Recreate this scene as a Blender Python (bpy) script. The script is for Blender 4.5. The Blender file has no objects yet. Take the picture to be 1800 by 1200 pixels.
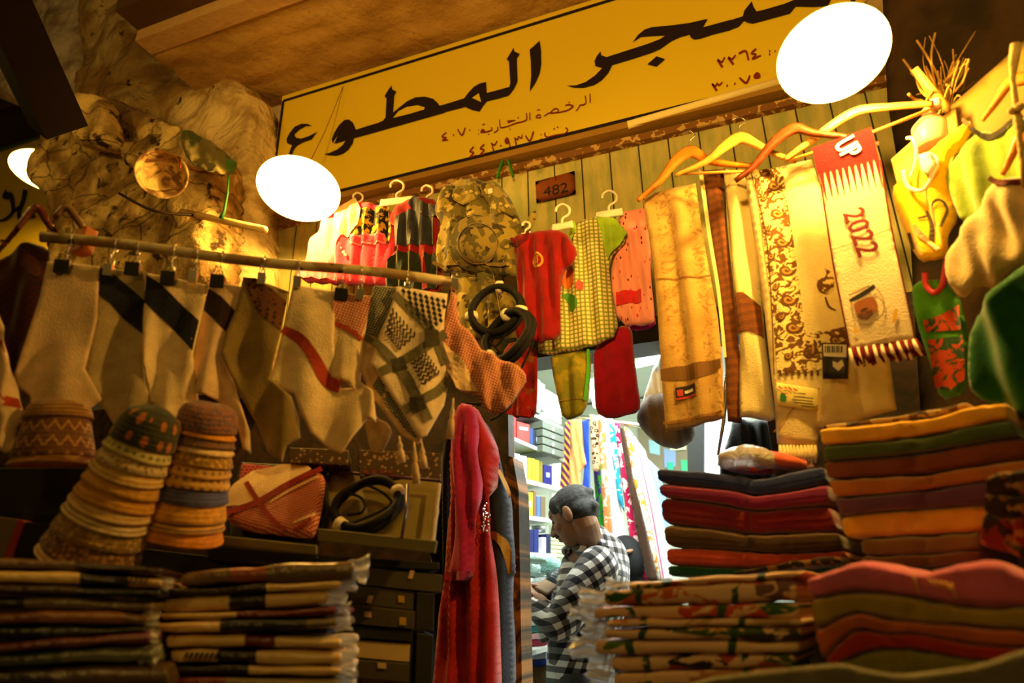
import bpy, bmesh, math, random
from mathutils import Vector, Matrix, noise, geometry
R = math.radians
SC = bpy.context.scene
COL = SC.collection
# ---------------------------------------------------------------- camera (1800x1200, 24 mm wide angle looking up)
FPX = 1200.0
CAM = Vector((0, 0, 1.30))
CROT = Matrix.Rotation(R(20.4), 3, 'Z') @ Matrix.Rotation(R(90 + 21.2), 3, 'X') @ Matrix.Rotation(R(-0.85), 3, 'Z')
cd = bpy.data.cameras.new('camera'); cam = bpy.data.objects.new('camera', cd); COL.objects.link(cam)
cam.matrix_world = Matrix.Translation(CAM) @ CROT.to_4x4()
cd.sensor_width = 36; cd.lens = FPX / 1800 * 36; cd.clip_start = .02; cd.clip_end = 60
cd.dof.use_dof = True; cd.dof.focus_distance = 2.3; cd.dof.aperture_fstop = 2.0
SC.camera = cam
SC.view_settings.view_transform = 'Standard'; SC.view_settings.look = 'None'
SC.view_settings.gamma = 1; SC.view_settings.use_curve_mapping = False
SC.view_settings.exposure = 0.0
# ---------------------------------------------------------------- light
W = bpy.data.worlds.new('world'); SC.world = W; W.use_nodes = True
W.node_tree.nodes['Background'].inputs[0].default_value = (1, .56, .14, 1)
W.node_tree.nodes['Background'].inputs[1].default_value = .035
WARM = (1, .57, .10)
def lamp_light(name, loc, power, col=WARM, kind='POINT', size=.04, rot=None, sx=None, sy=None, spot=None):
    l = bpy.data.lights.new(name, kind); l.energy = power; l.color = col
    if kind == 'AREA':
        l.shape = 'RECTANGLE'; l.size = sx; l.size_y = sy
    else: l.shadow_soft_size = size
    if spot: l.spot_size = R(spot); l.spot_blend = .6
    o = bpy.data.objects.new(name, l); COL.objects.link(o); o.location = loc
    if rot: o.rotation_euler = rot
    return o
# unseen souq alley lamps behind and above the photographer, plus two added fills
lamp_light('unseen_alley_light', (-1.3, .4, 3.35), 14, size=.1)
lamp_light('unseen_alley_light', (-2.7, .5, 3.1), 15, size=.1)  # fill added to brighten the limewashed wall at the upper left
lamp_light('unseen_alley_light', (1.2, .1, 3.25), 18, size=.1)
_d = Vector((-.25, 2.2, 3.5)) - Vector((-.1, -.3, 2.3))
lamp_light('sign_fill_spot', (-.1, -.3, 2.3), 190, kind='SPOT', size=.08, rot=_d.to_track_quat('-Z', 'Y').to_euler(), spot=88)  # unseen spot added to brighten the sign
lamp_light('unseen_alley_light', (.3, -2.3, 2.5), 31, size=.15)
# cool light of the shop's strip lamps, plus an added fill by the door
lamp_light('shop_interior_light', (.35, 3.5, 2.62), 88, (.93, 1, .93), 'AREA', sx=1.7, sy=.9)
lamp_light('shop_interior_light', (-.35, 2.62, 2.62), 60, (.93, 1, .93), 'AREA', sx=.8, sy=.6)  # added by the door to brighten the near side of the man
# ---------------------------------------------------------------- pixel -> place helpers
def ray(px, py):
    return (CROT @ Vector(((px - 900) / FPX, (600 - py) / FPX, -1)))
def PD(px, py, d): return CAM + ray(px, py) * d
class Pl:
    """a vertical (or tilted) plane standing in the place; pixels are looked up on it"""
    def __init__(s, px, py, d, yaw=0, tilt=0, y=None):
        if y is not None:
            r = ray(px, py); s.o = CAM + r * (y / r.y)
        else: s.o = PD(px, py, d)
        if yaw is None:
            v = CAM - s.o; yaw = math.degrees(math.atan2(v.x, -v.y))
        s.M = Matrix.Rotation(R(yaw), 3, 'Z') @ Matrix.Rotation(R(tilt), 3, 'X')
        s.e1 = s.M @ Vector((1, 0, 0)); s.e2 = s.M @ Vector((0, 0, 1)); s.n = s.M @ Vector((0, -1, 0))
    def pt(s, px, py):
        r = ray(px, py); return CAM + r * ((s.o - CAM).dot(s.n) / r.dot(s.n))
    def st(s, px, py):
        v = s.pt(px, py) - s.o; return (v.dot(s.e1), v.dot(s.e2))
    def w(s, a, b, h=0): return s.o + s.e1 * a + s.e2 * b + s.n * h
    def off(s, h):
        q = Pl.__new__(Pl); q.__dict__.update(s.__dict__); q.o = s.o + s.n * h; return q
def YP(y, px=900, py=600): return Pl(px, py, 0, 0, 0, y)
# ---------------------------------------------------------------- materials
def lin(c): return tuple(((v / 255) / 12.92 if v / 255 <= .04045 else ((v / 255 + .055) / 1.055) ** 2.4) for v in c)
class X:
    def __init__(s, t, k): s.t = t; s.k = k
    def _m(s, op, *a): return s.t.math(op, s, *a)
    def __add__(s, o): return s._m('ADD', o)
    __radd__ = __add__
    def __sub__(s, o): return s._m('SUBTRACT', o)
    def __rsub__(s, o): return s.t.math('SUBTRACT', o, s)
    def __mul__(s, o): return s._m('MULTIPLY', o)
    __rmul__ = __mul__
    def __truediv__(s, o): return s._m('DIVIDE', o)
    def sin(s): return s._m('SINE')
    def floor(s): return s._m('FLOOR')
    def fr(s): return s._m('FRACT')
    def gt(s, o): return s._m('GREATER_THAN', o)
    def lt(s, o): return s._m('LESS_THAN', o)
    def abs(s): return s._m('ABSOLUTE')
    def mx(s, o): return s._m('MAXIMUM', o)
    def mn(s, o): return s._m('MINIMUM', o)
    def mod(s, o): return s._m('FLOORED_MODULO', o)
    def pow(s, o): return s._m('POWER', o)
    def band(s, a, b): return s.gt(a) * s.lt(b)
    def inv(s): return 1 - s
    def sm(s, a, b):
        n = s.t.nt.nodes.new('ShaderNodeMapRange'); n.interpolation_type = 'SMOOTHSTEP'
        s.t.ln(s, n.inputs[0]); n.inputs[1].default_value = a; n.inputs[2].default_value = b
        return X(s.t, n.outputs[0])
class T:
    def __init__(s, nt):
        s.nt = nt; N = nt.nodes
        tc = N.new('ShaderNodeTexCoord'); sp = N.new('ShaderNodeSeparateXYZ'); nt.links.new(tc.outputs['UV'], sp.inputs[0])
        s.tc = tc; s.u = X(s, sp.outputs[0]); s.v = X(s, sp.outputs[1]); s.UV = X(s, tc.outputs['UV']); s.P = X(s, tc.outputs['Object'])
    def ln(s, v, inp):
        if isinstance(v, X): s.nt.links.new(v.k, inp)
        elif isinstance(v, (tuple, list)): inp.default_value = tuple(v)[:3] + (1,)
        else: inp.default_value = v
    def math(s, op, *a):
        n = s.nt.nodes.new('ShaderNodeMath'); n.operation = op
        for i, v in enumerate(a): s.ln(v, n.inputs[i])
        return X(s, n.outputs[0])
    def mix(s, f, a, b):
        n = s.nt.nodes.new('ShaderNodeMix'); n.data_type = 'RGBA'
        s.ln(f, n.inputs[0]); s.ln(a, n.inputs[6]); s.ln(b, n.inputs[7])
        return X(s, n.outputs[2])
    def vec(s, a, b, c=0):
        n = s.nt.nodes.new('ShaderNodeCombineXYZ')
        for i, v in enumerate((a, b, c)): s.ln(v, n.inputs[i])
        return X(s, n.outputs[0])
    def noise(s, scale, detail=3, at=None, rough=.55, dist=0):
        n = s.nt.nodes.new('ShaderNodeTexNoise'); n.inputs['Scale'].default_value = scale
        n.inputs['Detail'].default_value = detail; n.inputs['Roughness'].default_value = rough; n.inputs['Distortion'].default_value = dist
        s.nt.links.new((at or s.P).k, n.inputs['Vector']); return X(s, n.outputs[0])
    def vor(s, scale, at=None, out='Distance', feat='F1', rand=1):
        n = s.nt.nodes.new('ShaderNodeTexVoronoi'); n.inputs['Scale'].default_value = scale; n.feature = feat
        n.inputs['Randomness'].default_value = rand
        s.nt.links.new((at or s.P).k, n.inputs['Vector']); return X(s, n.outputs[out])
MATS = {}
def mat(name, col, rough=.85, bump=None, metal=0, spec=.3, emit=None, trans=0, alpha=1, sheen=0, bdist=.004, tl=0):
    if name in MATS: return MATS[name]
    m = bpy.data.materials.new(name); MATS[name] = m; m.use_nodes = True; nt = m.node_tree
    b = nt.nodes['Principled BSDF']; t = T(nt)
    c = col(t) if callable(col) else lin(col)
    t.ln(c, b.inputs['Base Color'])
    b.inputs['Roughness'].default_value = rough; b.inputs['Metallic'].default_value = metal
    b.inputs['Specular IOR Level'].default_value = spec
    b.inputs['Sheen Weight'].default_value = sheen
    if trans: b.inputs['Transmission Weight'].default_value = trans
    if alpha != 1: b.inputs['Alpha'].default_value = alpha
    if emit: b.inputs['Emission Color'].default_value = tuple(emit[:3]) + (1,); b.inputs['Emission Strength'].default_value = emit[3]
    if bump:
        h = bump(t); bn = nt.nodes.new('ShaderNodeBump'); bn.inputs['Distance'].default_value = bdist
        bn.inputs['Strength'].default_value = 1
        nt.links.new(h.k, bn.inputs['Height']); nt.links.new(bn.outputs[0], b.inputs['Normal'])
    return m
def weave(t): return t.noise(260, 2) + t.noise(18, 2) * .6
def cloth_mat(name, rgb, var=.16, bump=weave, rough=.92, sheen=.25):
    l = lin(rgb)
    def f(t):
        k = t.noise(22, 3).sm(.3, .72)
        return t.mix(k, tuple(v * (1 - var) for v in l), tuple(min(1, v * (1 + var)) for v in l))
    return mat(name, f, rough, bump, sheen=sheen, bdist=.0015, spec=.15)
# ---------------------------------------------------------------- object helpers
def tag(o, label=None, cat=None, group=None, kind=None):
    if label: o['label'] = label
    if cat: o['category'] = cat
    if group: o['group'] = group
    if kind: o['kind'] = kind
    return o
def root(name, loc, label, cat, group=None):
    o = bpy.data.objects.new(name, None); o.empty_display_size = .05; COL.objects.link(o)
    o.location = loc; WORLD[o.name] = Vector(loc)
    return tag(o, label, cat, group)
def mk(name, verts, faces, m, parent=None, smooth=True, uvs=None, org=None):
    """link one mesh; its origin sits at the centre of its verts (or at org)"""
    verts = [Vector(v) for v in verts]
    if org is None:
        lo = Vector([min(v[i] for v in verts) for i in range(3)]); hi = Vector([max(v[i] for v in verts) for i in range(3)])
        org = Vector(((lo.x + hi.x) / 2, (lo.y + hi.y) / 2, lo.z))
    me = bpy.data.meshes.new(name); me.from_pydata([v - org for v in verts], [], faces)
    if uvs:
        ul = me.uv_layers.new(name='UVMap')
        for l in me.loops: ul.data[l.index].uv = uvs[l.vertex_index]
    for ma in (m if isinstance(m, (list, tuple)) else [m]): me.materials.append(ma)
    if smooth:
        for p in me.polygons: p.use_smooth = True
    o = bpy.data.objects.new(name, me); COL.objects.link(o)
    WORLD[o.name] = Vector(org)
    if parent: o.parent = parent; o.location = org - WORLD[parent.name]
    else: o.location = org
    return o
WORLD = {}
def fixn(o):
    bm = bmesh.new(); bm.from_mesh(o.data); bmesh.ops.recalc_face_normals(bm, faces=bm.faces); bm.to_mesh(o.data); bm.free(); return o
class MB:
    """collects simple shapes into one mesh"""
    def __init__(s): s.v = []; s.f = []
    def add(s, vs, fs):
        b = len(s.v); s.v += [Vector(v) for v in vs]; s.f += [tuple(i + b for i in f) for f in fs]; return s
    def box(s, c, dx, dy, dz, M=None, bev=0):
        M = M or Matrix.Identity(3); c = Vector(c)
        if bev:
            bm = bmesh.new(); bmesh.ops.create_cube(bm, size=1)
            for v in bm.verts: v.co = Vector((v.co.x * dx, v.co.y * dy, v.co.z * dz))
            bmesh.ops.bevel(bm, geom=bm.edges[:], offset=bev, segments=2, affect='EDGES', profile=.5)
            bm.verts.index_update()
            s.add([c + M @ v.co for v in bm.verts], [[v.index for v in f.verts] for f in bm.faces]); bm.free(); return s
        vs = [c + M @ Vector((x * dx / 2, y * dy / 2, z * dz / 2)) for x in (-1, 1) for y in (-1, 1) for z in (-1, 1)]
        return s.add(vs, [(0, 1, 3, 2), (4, 6, 7, 5), (0, 4, 5, 1), (2, 3, 7, 6), (0, 2, 6, 4), (1, 5, 7, 3)])
    def tube(s, pts, r, n=8, cap=True):
        pts = [Vector(p) for p in pts]; rr = r if isinstance(r, (list, tuple)) else [r] * len(pts)
        up = Vector((0, 0, 1)); b = len(s.v); prev = None; vs = []
        for i, p in enumerate(pts):
            d = (pts[min(i + 1, len(pts) - 1)] - pts[max(i - 1, 0)]).normalized()
            if prev is None:
                a = d.cross(up);
                if a.length < .1: a = d.cross(Vector((1, 0, 0)))
            else: a = prev - d * prev.dot(d)
            a.normalize(); prev = a; c = d.cross(a)
            for k in range(n):
                th = 2 * math.pi * k / n; vs.append(p + (a * math.cos(th) + c * math.sin(th)) * rr[i])
        fs = [(i * n + k, i * n + (k + 1) % n, (i + 1) * n + (k + 1) % n, (i + 1) * n + k) for i in range(len(pts) - 1) for k in range(n)]
        if cap: fs += [tuple(range(n))[::-1], tuple((len(pts) - 1) * n + k for k in range(n))]
        return s.add(vs, fs)
    def lathe(s, c, axis, prof, n=32, close=False):
        axis = Vector(axis).normalized(); a = axis.cross(Vector((0, 1, 0.01))).normalized(); b_ = axis.cross(a); c = Vector(c)
        vs = [c + axis * h + (a * math.cos(2 * math.pi * k / n) + b_ * math.sin(2 * math.pi * k / n)) * r for (r, h) in prof for k in range(n)]
        m = len(prof)
        fs = [(i * n + k, i * n + (k + 1) % n, ((i + 1) % m) * n + (k + 1) % n, ((i + 1) % m) * n + k) for i in range(m if close else m - 1) for k in range(n)]
        return s.add(vs, fs)
    def build(s, name, m, parent=None, smooth=False, uvs=None):
        return fixn(mk(name, s.v, s.f, m, parent, smooth, uvs))
def cr(pts, n=6, closed=False):
    """Catmull-Rom through the points"""
    out = []; L = len(pts)
    for i in range(L if closed else L - 1):
        if closed: p = [pts[(i + k - 1) % L] for k in range(4)]
        else: p = [pts[max(0, min(L - 1, i + k - 1))] for k in range(4)]
        for j in range(n):
            t = j / n
            out.append(tuple(.5 * (2 * p[1][q] + (p[2][q] - p[0][q]) * t + (2 * p[0][q] - 5 * p[1][q] + 4 * p[2][q] - p[3][q]) * t * t + (3 * p[1][q] - p[0][q] - 3 * p[2][q] + p[3][q]) * t ** 3) for q in range(len(p[0]))))
    if not closed: out.append(tuple(pts[-1]))
    return out
def inside(p, poly):
    x, y = p; c = False; j = len(poly) - 1
    for i in range(len(poly)):
        xi, yi = poly[i]; xj, yj = poly[j]
        if (yi > y) != (yj > y) and x < (xj - xi) * (y - yi) / (yj - yi) + xi: c = not c
        j = i
    return c
def edist(p, poly):
    best = 1e9; x, y = p
    for i in range(len(poly)):
        ax, ay = poly[i - 1]; bx, by = poly[i]; dx, dy = bx - ax, by - ay; L = dx * dx + dy * dy
        t = 0 if L == 0 else max(0, min(1, ((x - ax) * dx + (y - ay) * dy) / L))
        d = (ax + t * dx - x) ** 2 + (ay + t * dy - y) ** 2
        if d < best: best = d
    return math.sqrt(best)
def chaikin(p):
    out = []
    for i in range(len(p)):
        a = p[i]; b = p[(i + 1) % len(p)]
        out += [tuple(.8 * a[k] + .2 * b[k] for k in (0, 1)), tuple(.2 * a[k] + .8 * b[k] for k in (0, 1))]
    return out
def folds(amp=.008, lam=.07, ph=0, slant=0, top=0, nz=.5, seed=0):
    """hanging folds: amp grows away from the top edge when top>0"""
    def f(a, b, H):
        k = 1 if not top else min(1, max(0, (H - b) / top))
        v = noise.noise(Vector((a * 3 + seed, b * 1.2, seed * 1.7)))
        return 1.1 * k * amp * (.55 + .9 * abs(v)) * (math.sin(2 * math.pi * (a + slant * b) / lam + ph + 4.5 * v) + .45 * math.sin(2 * math.pi * (a * 1.7 - slant * b) / lam + 1.3 + ph)) + amp * nz * noise.noise(Vector((a * 14, b * 9, seed)))
    return f
def cloth(name, out, pl, m, T_=.002, fold=None, parent=None, step=None, sm=0, w=None, holes=None, bow=0, org=None):
    """a closed textile body with the given outline standing on plane pl, soft edges and real thickness"""
    poly = [pl.st(*p) for p in out]
    for _ in range(sm): poly = chaikin(poly)
    xs = [p[0] for p in poly]; ys = [p[1] for p in poly]
    x0, x1, y0, y1 = min(xs), max(xs), min(ys), max(ys)
    step = step or max(.008, min(.03, math.sqrt((x1 - x0) * (y1 - y0)) / 34))
    def dens(poly):
        B = []
        for i in range(len(poly)):
            a = poly[i - 1]; b = poly[i]; L = math.hypot(b[0] - a[0], b[1] - a[1]); k = max(1, round(L / step))
            B += [(a[0] + (b[0] - a[0]) * j / k, a[1] + (b[1] - a[1]) * j / k) for j in range(k)]
        return B
    B = dens(poly); nb = len(B); I = []; y = y0 + step * .4; r = 0
    w = w or max(T_ * 1.6, step * .9)
    while y < y1:
        x = x0 + step * (.3 + .5 * (r % 2))
        while x < x1:
            if inside((x, y), B) and edist((x, y), B) > step * .45: I.append((x, y))
            x += step
        y += step * .87; r += 1
    if T_ < .0065:
        ar = sum(B[i - 1][0] * B[i][1] - B[i][0] * B[i - 1][1] for i in range(nb)); sg = 1 if ar > 0 else -1; ins = T_ * 1.3
        for i in range(nb):
            a, b = B[i - 1], B[(i + 1) % nb]; dx, dy = b[0] - a[0], b[1] - a[1]; L = math.hypot(dx, dy) or 1
            p = (B[i][0] - sg * dy / L * ins, B[i][1] + sg * dx / L * ins)
            if inside(p, B) and edist(p, B) > ins * .7: I.append(p)
        w = T_ * 1.3
    V, E, Fc = geometry.delaunay_2d_cdt([Vector(p) for p in B + I], [(i, (i + 1) % nb) for i in range(nb)], [], 1, 1e-6)[:3]
    n = len(V); bnd = {}
    ec = {}
    for f in Fc:
        for i in range(len(f)):
            k = tuple(sorted((f[i], f[(i + 1) % len(f)]))); ec[k] = ec.get(k, 0) + 1
    edge = set(i for k, c in ec.items() if c == 1 for i in k)
    fr_, bk = [], []; idx = {}
    verts = []; uv = []
    H = y1
    for i, v in enumerate(V):
        d = 0 if i in edge else edist((v.x, v.y), B)
        q = min(1, d / w); h = T_ * math.sqrt(max(0, 1 - (1 - q) ** 2))
        g = fold(v.x - x0, v.y - y0, y1 - y0) if fold else 0
        if bow: g -= bow * ((v.x - (x0 + x1) / 2) / ((x1 - x0) / 2)) ** 2
        verts.append(pl.w(v.x, v.y, g + h)); uv.append((v.x - x0, v.y - y0)); fr_.append(len(verts) - 1)
        if i in edge: bk.append(len(verts) - 1)
        else:
            verts.append(pl.w(v.x, v.y, g - h)); uv.append((v.x - x0, v.y - y0)); bk.append(len(verts) - 1)
    fs = []
    for f in Fc:
        fs.append([fr_[i] for i in f]); fs.append([bk[i] for i in reversed(f)])
    o = fixn(mk(name, verts, fs, m, parent, True, uv))
    o_h = lambda s, t: (fold(s - x0, t - y0, y1 - y0) if fold else 0) - (bow * ((s - (x0 + x1) / 2) / ((x1 - x0) / 2)) ** 2 if bow else 0) + T_
    SURF[o.name] = (pl, o_h); return o
SURF = {}
def decal(name, out, surf, m, parent, lift=.0015, step=.009, sm=0, smooth_pts=False):
    """a flat print lying on a cloth made by cloth() (or on a bare plane)"""
    if isinstance(surf, Pl): pl, hf = surf, (lambda a, b: 0)
    else: pl, hf = SURF[surf.name]
    poly = [pl.st(*p) for p in out]
    for _ in range(sm): poly = chaikin(poly)
    return flat(name, [poly], pl, hf, m, parent, lift, step)
def flat(name, polys, pl, hf, m, parent, lift=.0015, step=.012):
    verts, fs, uv = [], [], []
    for poly in polys:
        B = []
        for i in range(len(poly)):
            a = poly[i - 1]; b = poly[i]; k = max(1, round(math.hypot(b[0] - a[0], b[1] - a[1]) / step))
            B += [(a[0] + (b[0] - a[0]) * j / k, a[1] + (b[1] - a[1]) * j / k) for j in range(k)]
        I = []; xs = [p[0] for p in B]; ys = [p[1] for p in B]; y = min(ys) + step / 2
        if step < 1:
            while y < max(ys):
                x = min(xs) + step / 2
                while x < max(xs):
                    if inside((x, y), B) and edist((x, y), B) > step * .4: I.append((x, y))
                    x += step
                y += step
        nb = len(B)
        V, E, Fc = geometry.delaunay_2d_cdt([Vector(p) for p in B + I], [(i, (i + 1) % nb) for i in range(nb)], [], 1, 1e-7)[:3]
        b = len(verts)
        for v in V: verts.append(pl.w(v.x, v.y, hf(v.x, v.y) + lift)); uv.append((v.x, v.y))
        fs += [[i + b for i in f] for f in Fc]
    o = mk(name, verts, fs, m, parent, False, uv)
    # face towards the viewer side of the plane
    for p in o.data.polygons:
        if p.normal.dot(pl.n) < 0: p.flip()
    return o
def stroke(pts, n=5):
    """brush stroke (x, y, width) -> outline polygon in pixels"""
    c = cr(pts, n) if len(pts) > 2 else [tuple(p) for p in pts]; Lf, Rt = [], []
    for i, p in enumerate(c):
        a = c[max(0, i - 1)]; b = c[min(len(c) - 1, i + 1)]; dx, dy = b[0] - a[0], b[1] - a[1]; L = math.hypot(dx, dy) or 1
        nx, ny = -dy / L, dx / L; h = p[2] / 2; Lf.append((p[0] + nx * h, p[1] + ny * h)); Rt.append((p[0] - nx * h, p[1] - ny * h))
    return Lf + Rt[::-1]
def folded(name, top, bot, pl, L, m, parent=None, layers=2, M_=26, end=.5, crease=.004, mid=None):
    """one folded textile: front edge between two pixel curves on plane pl, running back by L"""
    top = [pl.pt(*p) for p in cr(top, 6)] if len(top) > 2 else [pl.pt(*p) for p in top]
    bot = [pl.pt(*p) for p in cr(bot, 6)] if len(bot) > 2 else [pl.pt(*p) for p in bot]
    def samp(P, f):
        x = f * (len(P) - 1); i = min(int(x), len(P) - 2); return P[i].lerp(P[i + 1], x - i)
    n = 28; verts, uv, fs = [], [], []
    ds = [0, .006, .02, .045] + [.045 + .91 * k / (M_ - 1) for k in range(1, M_ - 1)] + [.955, .98, .994, 1]
    sc = [.55, .82, .96, 1] + [1] * (M_ - 2) + [1, .96, .82, .55]
    back = -pl.n; fc = random.uniform(.40, .5)
    for f, s in zip(ds, sc):
        a = samp(top, f); b = samp(bot, f); c = (a + b) / 2; hz = max(.003, (a - b).length / 2); up = (a - b).normalized()
        cc = c + back * (L / 2)
        for k in range(n):
            th = 2 * math.pi * k / n; ct, st_ = math.cos(th), math.sin(th)
            e = .45; zz = math.copysign(abs(st_) ** .4, st_) * hz * s; yy = math.copysign(abs(ct) ** (.17 if L > hz * 3 else .5), ct)
            yd = -yy * (L / 2) * (1 - .02 * (1 - s) * 2)
            if yy > 0 and layers > 1:
                zz_n = (zz / hz + 1) / 2 * layers
                dd = abs(zz_n - round(zz_n))
                if 0 < round(zz_n) < layers and dd < .22: yd += crease * (1 - dd / .22)
            if yy > 0 and layers > 1: yd += .0055 * math.exp(-((f - fc) / .028) ** 2)
            wv = .003 * noise.noise(Vector((f * 5, k * .2, hz * 900)))
            verts.append(cc + back * yd + up * (zz + wv)); uv.append((f * (top[-1] - top[0]).length, zz + hz))
    N_ = len(ds)
    fs = [(i * n + k, i * n + (k + 1) % n, (i + 1) * n + (k + 1) % n, (i + 1) * n + k) for i in range(N_ - 1) for k in range(n)]
    fs += [tuple(range(n)), tuple((N_ - 1) * n + k for k in range(n))]
    return fixn(mk(name, verts, fs, m, parent, True, uv))
def struct(name, mb, m, smooth=False):
    o = mb.build(name, m, None, smooth); o['kind'] = 'structure'; return o
def copy_tree(o, parent=None):
    c = o.copy(); COL.objects.link(c); c.parent = parent
    for ch in o.children: copy_tree(ch, c)
    return c
random.seed(7)
# ================================================================ the setting
WY = 2.20                                    # shop front plane
WP = YP(WY)
def wz(px, py, y=WY): return WP.off(WY - y).pt(px, py)
ZL = wz(1130, 610).z                         # lintel underside
XD0 = wz(905, 900).x; XD1 = wz(1352, 760).x
ZS0 = wz(1000, 256).z; ZS1 = wz(1000, 24).z  # sign bottom / top
ZC = wz(800, 82).z                           # ceiling slab over the recess
def plank(t):
    n = t.noise(6, 4, t.vec(t.u * 4, t.v * .7)); s = t.noise(40, 3, t.vec(t.u * 6, t.v * .5))
    wood = t.mix(n.sm(.35, .7), lin((188, 172, 106)), lin((152, 152, 92)))
    wood = t.mix((s.sm(.6, .78)) * .6, wood, lin((120, 88, 48)))
    g = ((t.u / .112).fr() - .5).abs().gt(.475)
    return t.mix(g, wood, lin((52, 46, 28)))
M_plank = mat('painted planks', plank, .7, lambda t: t.noise(60, 3) * .4 + ((t.u / .112).fr() - .5).abs().lt(.47) * 1.0, bdist=.003)
def wallpart(name, x0, x1, z0, z1, y, m, th=.06):
    mb = MB().box(((x0 + x1) / 2, y + th / 2, (z0 + z1) / 2), x1 - x0, th, z1 - z0)
    o = mb.build(name, m, None, False, [(v.x - x0, v.z) for v in mb.v]); o['kind'] = 'structure'; return o
XL = wz(462, 420).x; XR = wz(1700, 300).x
wallpart('wall_front', XL - .6, XR + 3, ZL + .06, ZS0 + .03, WY, M_plank)
M_plaster = mat('old plaster', lambda t: t.mix(t.noise(3, 5).sm(.35, .65), lin((205, 185, 150)), lin((160, 130, 88))), .95,
                lambda t: t.noise(5, 6) * 2 + t.noise(45, 3) * .3, bdist=.02)
M_darkwood = mat('dark wood', lambda t: t.mix(t.noise(9, 4, dist=2).sm(.3, .7), lin((60, 38, 22)), lin((28, 18, 12))), .6, lambda t: t.noise(30, 3), bdist=.002)
wallpart('wall_front_left', XL - 2.6, XD0 - .02, 0, ZL + .06, WY, M_darkwood)
wallpart('wall_front_right', XD1, XR + 3, 0, ZL + .06, WY, M_darkwood)
wallpart('wall_front_top', XL - .6, XR + 3, ZS0, ZC + .3, WY + .03, M_plaster)
struct('trim_lintel', MB().box(((XD0 + XD1) / 2, WY + .03, ZL + .045), XD1 - XD0 + .06, .14, .09), mat('lintel paint', (60, 66, 60), .5))
def ceil_f(t):
    n = t.noise(2.2, 6, dist=.5); k = t.noise(30, 2)
    c = t.mix(n.sm(.3, .7), lin((190, 150, 84)), lin((150, 112, 56)))
    return t.mix(k.sm(.7, .76) * .5, c, lin((90, 66, 40)))
M_ceil = mat('ceiling plaster', ceil_f, .95, lambda t: t.noise(3.5, 5) * 2.4 + t.noise(30, 3) * .35, bdist=.02)
# front edge of the slab over the recess, from the pixels of its pale edge strip
def atz(px, py, z):
    r = ray(px, py); return CAM + r * ((z - CAM.z) / r.z)
ye = (atz(335, 68, ZC).y + atz(510, 6, ZC).y) / 2
mb = MB(); nx, ny = 60, 18; x0, x1 = XL - .35, XR + 3
vs = [(x0 + (x1 - x0) * i / nx, ye + (WY + .03 - ye) * j / ny, ZC + .022 * noise.noise(Vector((i * .25, j * .35, 2))) + .006 * noise.noise(Vector((i * .9, j * 1.1, 5)))) for i in range(nx + 1) for j in range(ny + 1)]
mb.add(vs, [(i * (ny + 1) + j, i * (ny + 1) + j + 1, (i + 1) * (ny + 1) + j + 1, (i + 1) * (ny + 1) + j) for i in range(nx) for j in range(ny)])
o = mk('ceiling', mb.v, mb.f, M_ceil, None, True); o['kind'] = 'structure'
struct('trim_ceiling_edge', MB().box(((x0 + x1) / 2, ye - .045, ZC + .02), x1 - x0, .09, .06), mat('pale edge', (190, 150, 100), .9, lambda t: t.noise(20, 4), bdist=.01))
struct('wall_fascia', MB().box(((x0 + x1) / 2, ye - .15, ZC + .55), x1 - x0, .12, 1.0), mat('fascia', lambda t: t.mix(t.noise(4, 4), lin((96, 66, 36)), lin((60, 40, 24))), .95))
# stone pier at the left of the recess
def stone(t):
    n = t.noise(5, 6, dist=.6); v = t.vor(3.2, t.vec(t.u + t.noise(3, 3) * .35, t.v * 1.7 + t.noise(4, 3) * .3), 'Distance', 'DISTANCE_TO_EDGE')
    c = t.mix(n.sm(.34, .62), lin((240, 204, 130)), lin((136, 104, 58)))
    c = t.mix(t.noise(13, 5).sm(.55, .66), c, lin((66, 48, 28)))
    return t.mix(v.lt(.012) * .6, c, lin((40, 28, 16)))
M_stone = mat('rough stone', stone, .95, lambda t: t.noise(6, 7) * 3 + t.vor(3.2, t.vec(t.u + t.noise(3, 3) * .35, t.v * 1.7 + t.noise(4, 3) * .3), 'Distance', 'DISTANCE_TO_EDGE').mn(.03) * 5, bdist=.03)
def pl2(t):
    n = t.noise(3.2, 7, dist=.8)
    c = t.mix(n.sm(.38, .6), lin((236, 208, 150)), lin((160, 124, 72)))
    c = t.mix(t.noise(12, 5).sm(.64, .7), c, lin((60, 44, 28)))
    return c
M_pl2 = mat('flaking plaster', pl2, .95, lambda t: t.noise(4, 7, dist=.8) * 3, bdist=.04)
def rough(amp, sc, seed=0): return lambda a, b, H: amp * noise.fractal(Vector((a * sc, b * sc, seed)), .9, 2, 4)
def block(name, out, y, T_, m, amp=.03, sc=5, seed=0, w=.06, step=.03):
    o = cloth(name, out, YP(y), m, T_, rough(amp, sc, seed), None, step, 1, w); o['kind'] = 'structure'; return o
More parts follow.
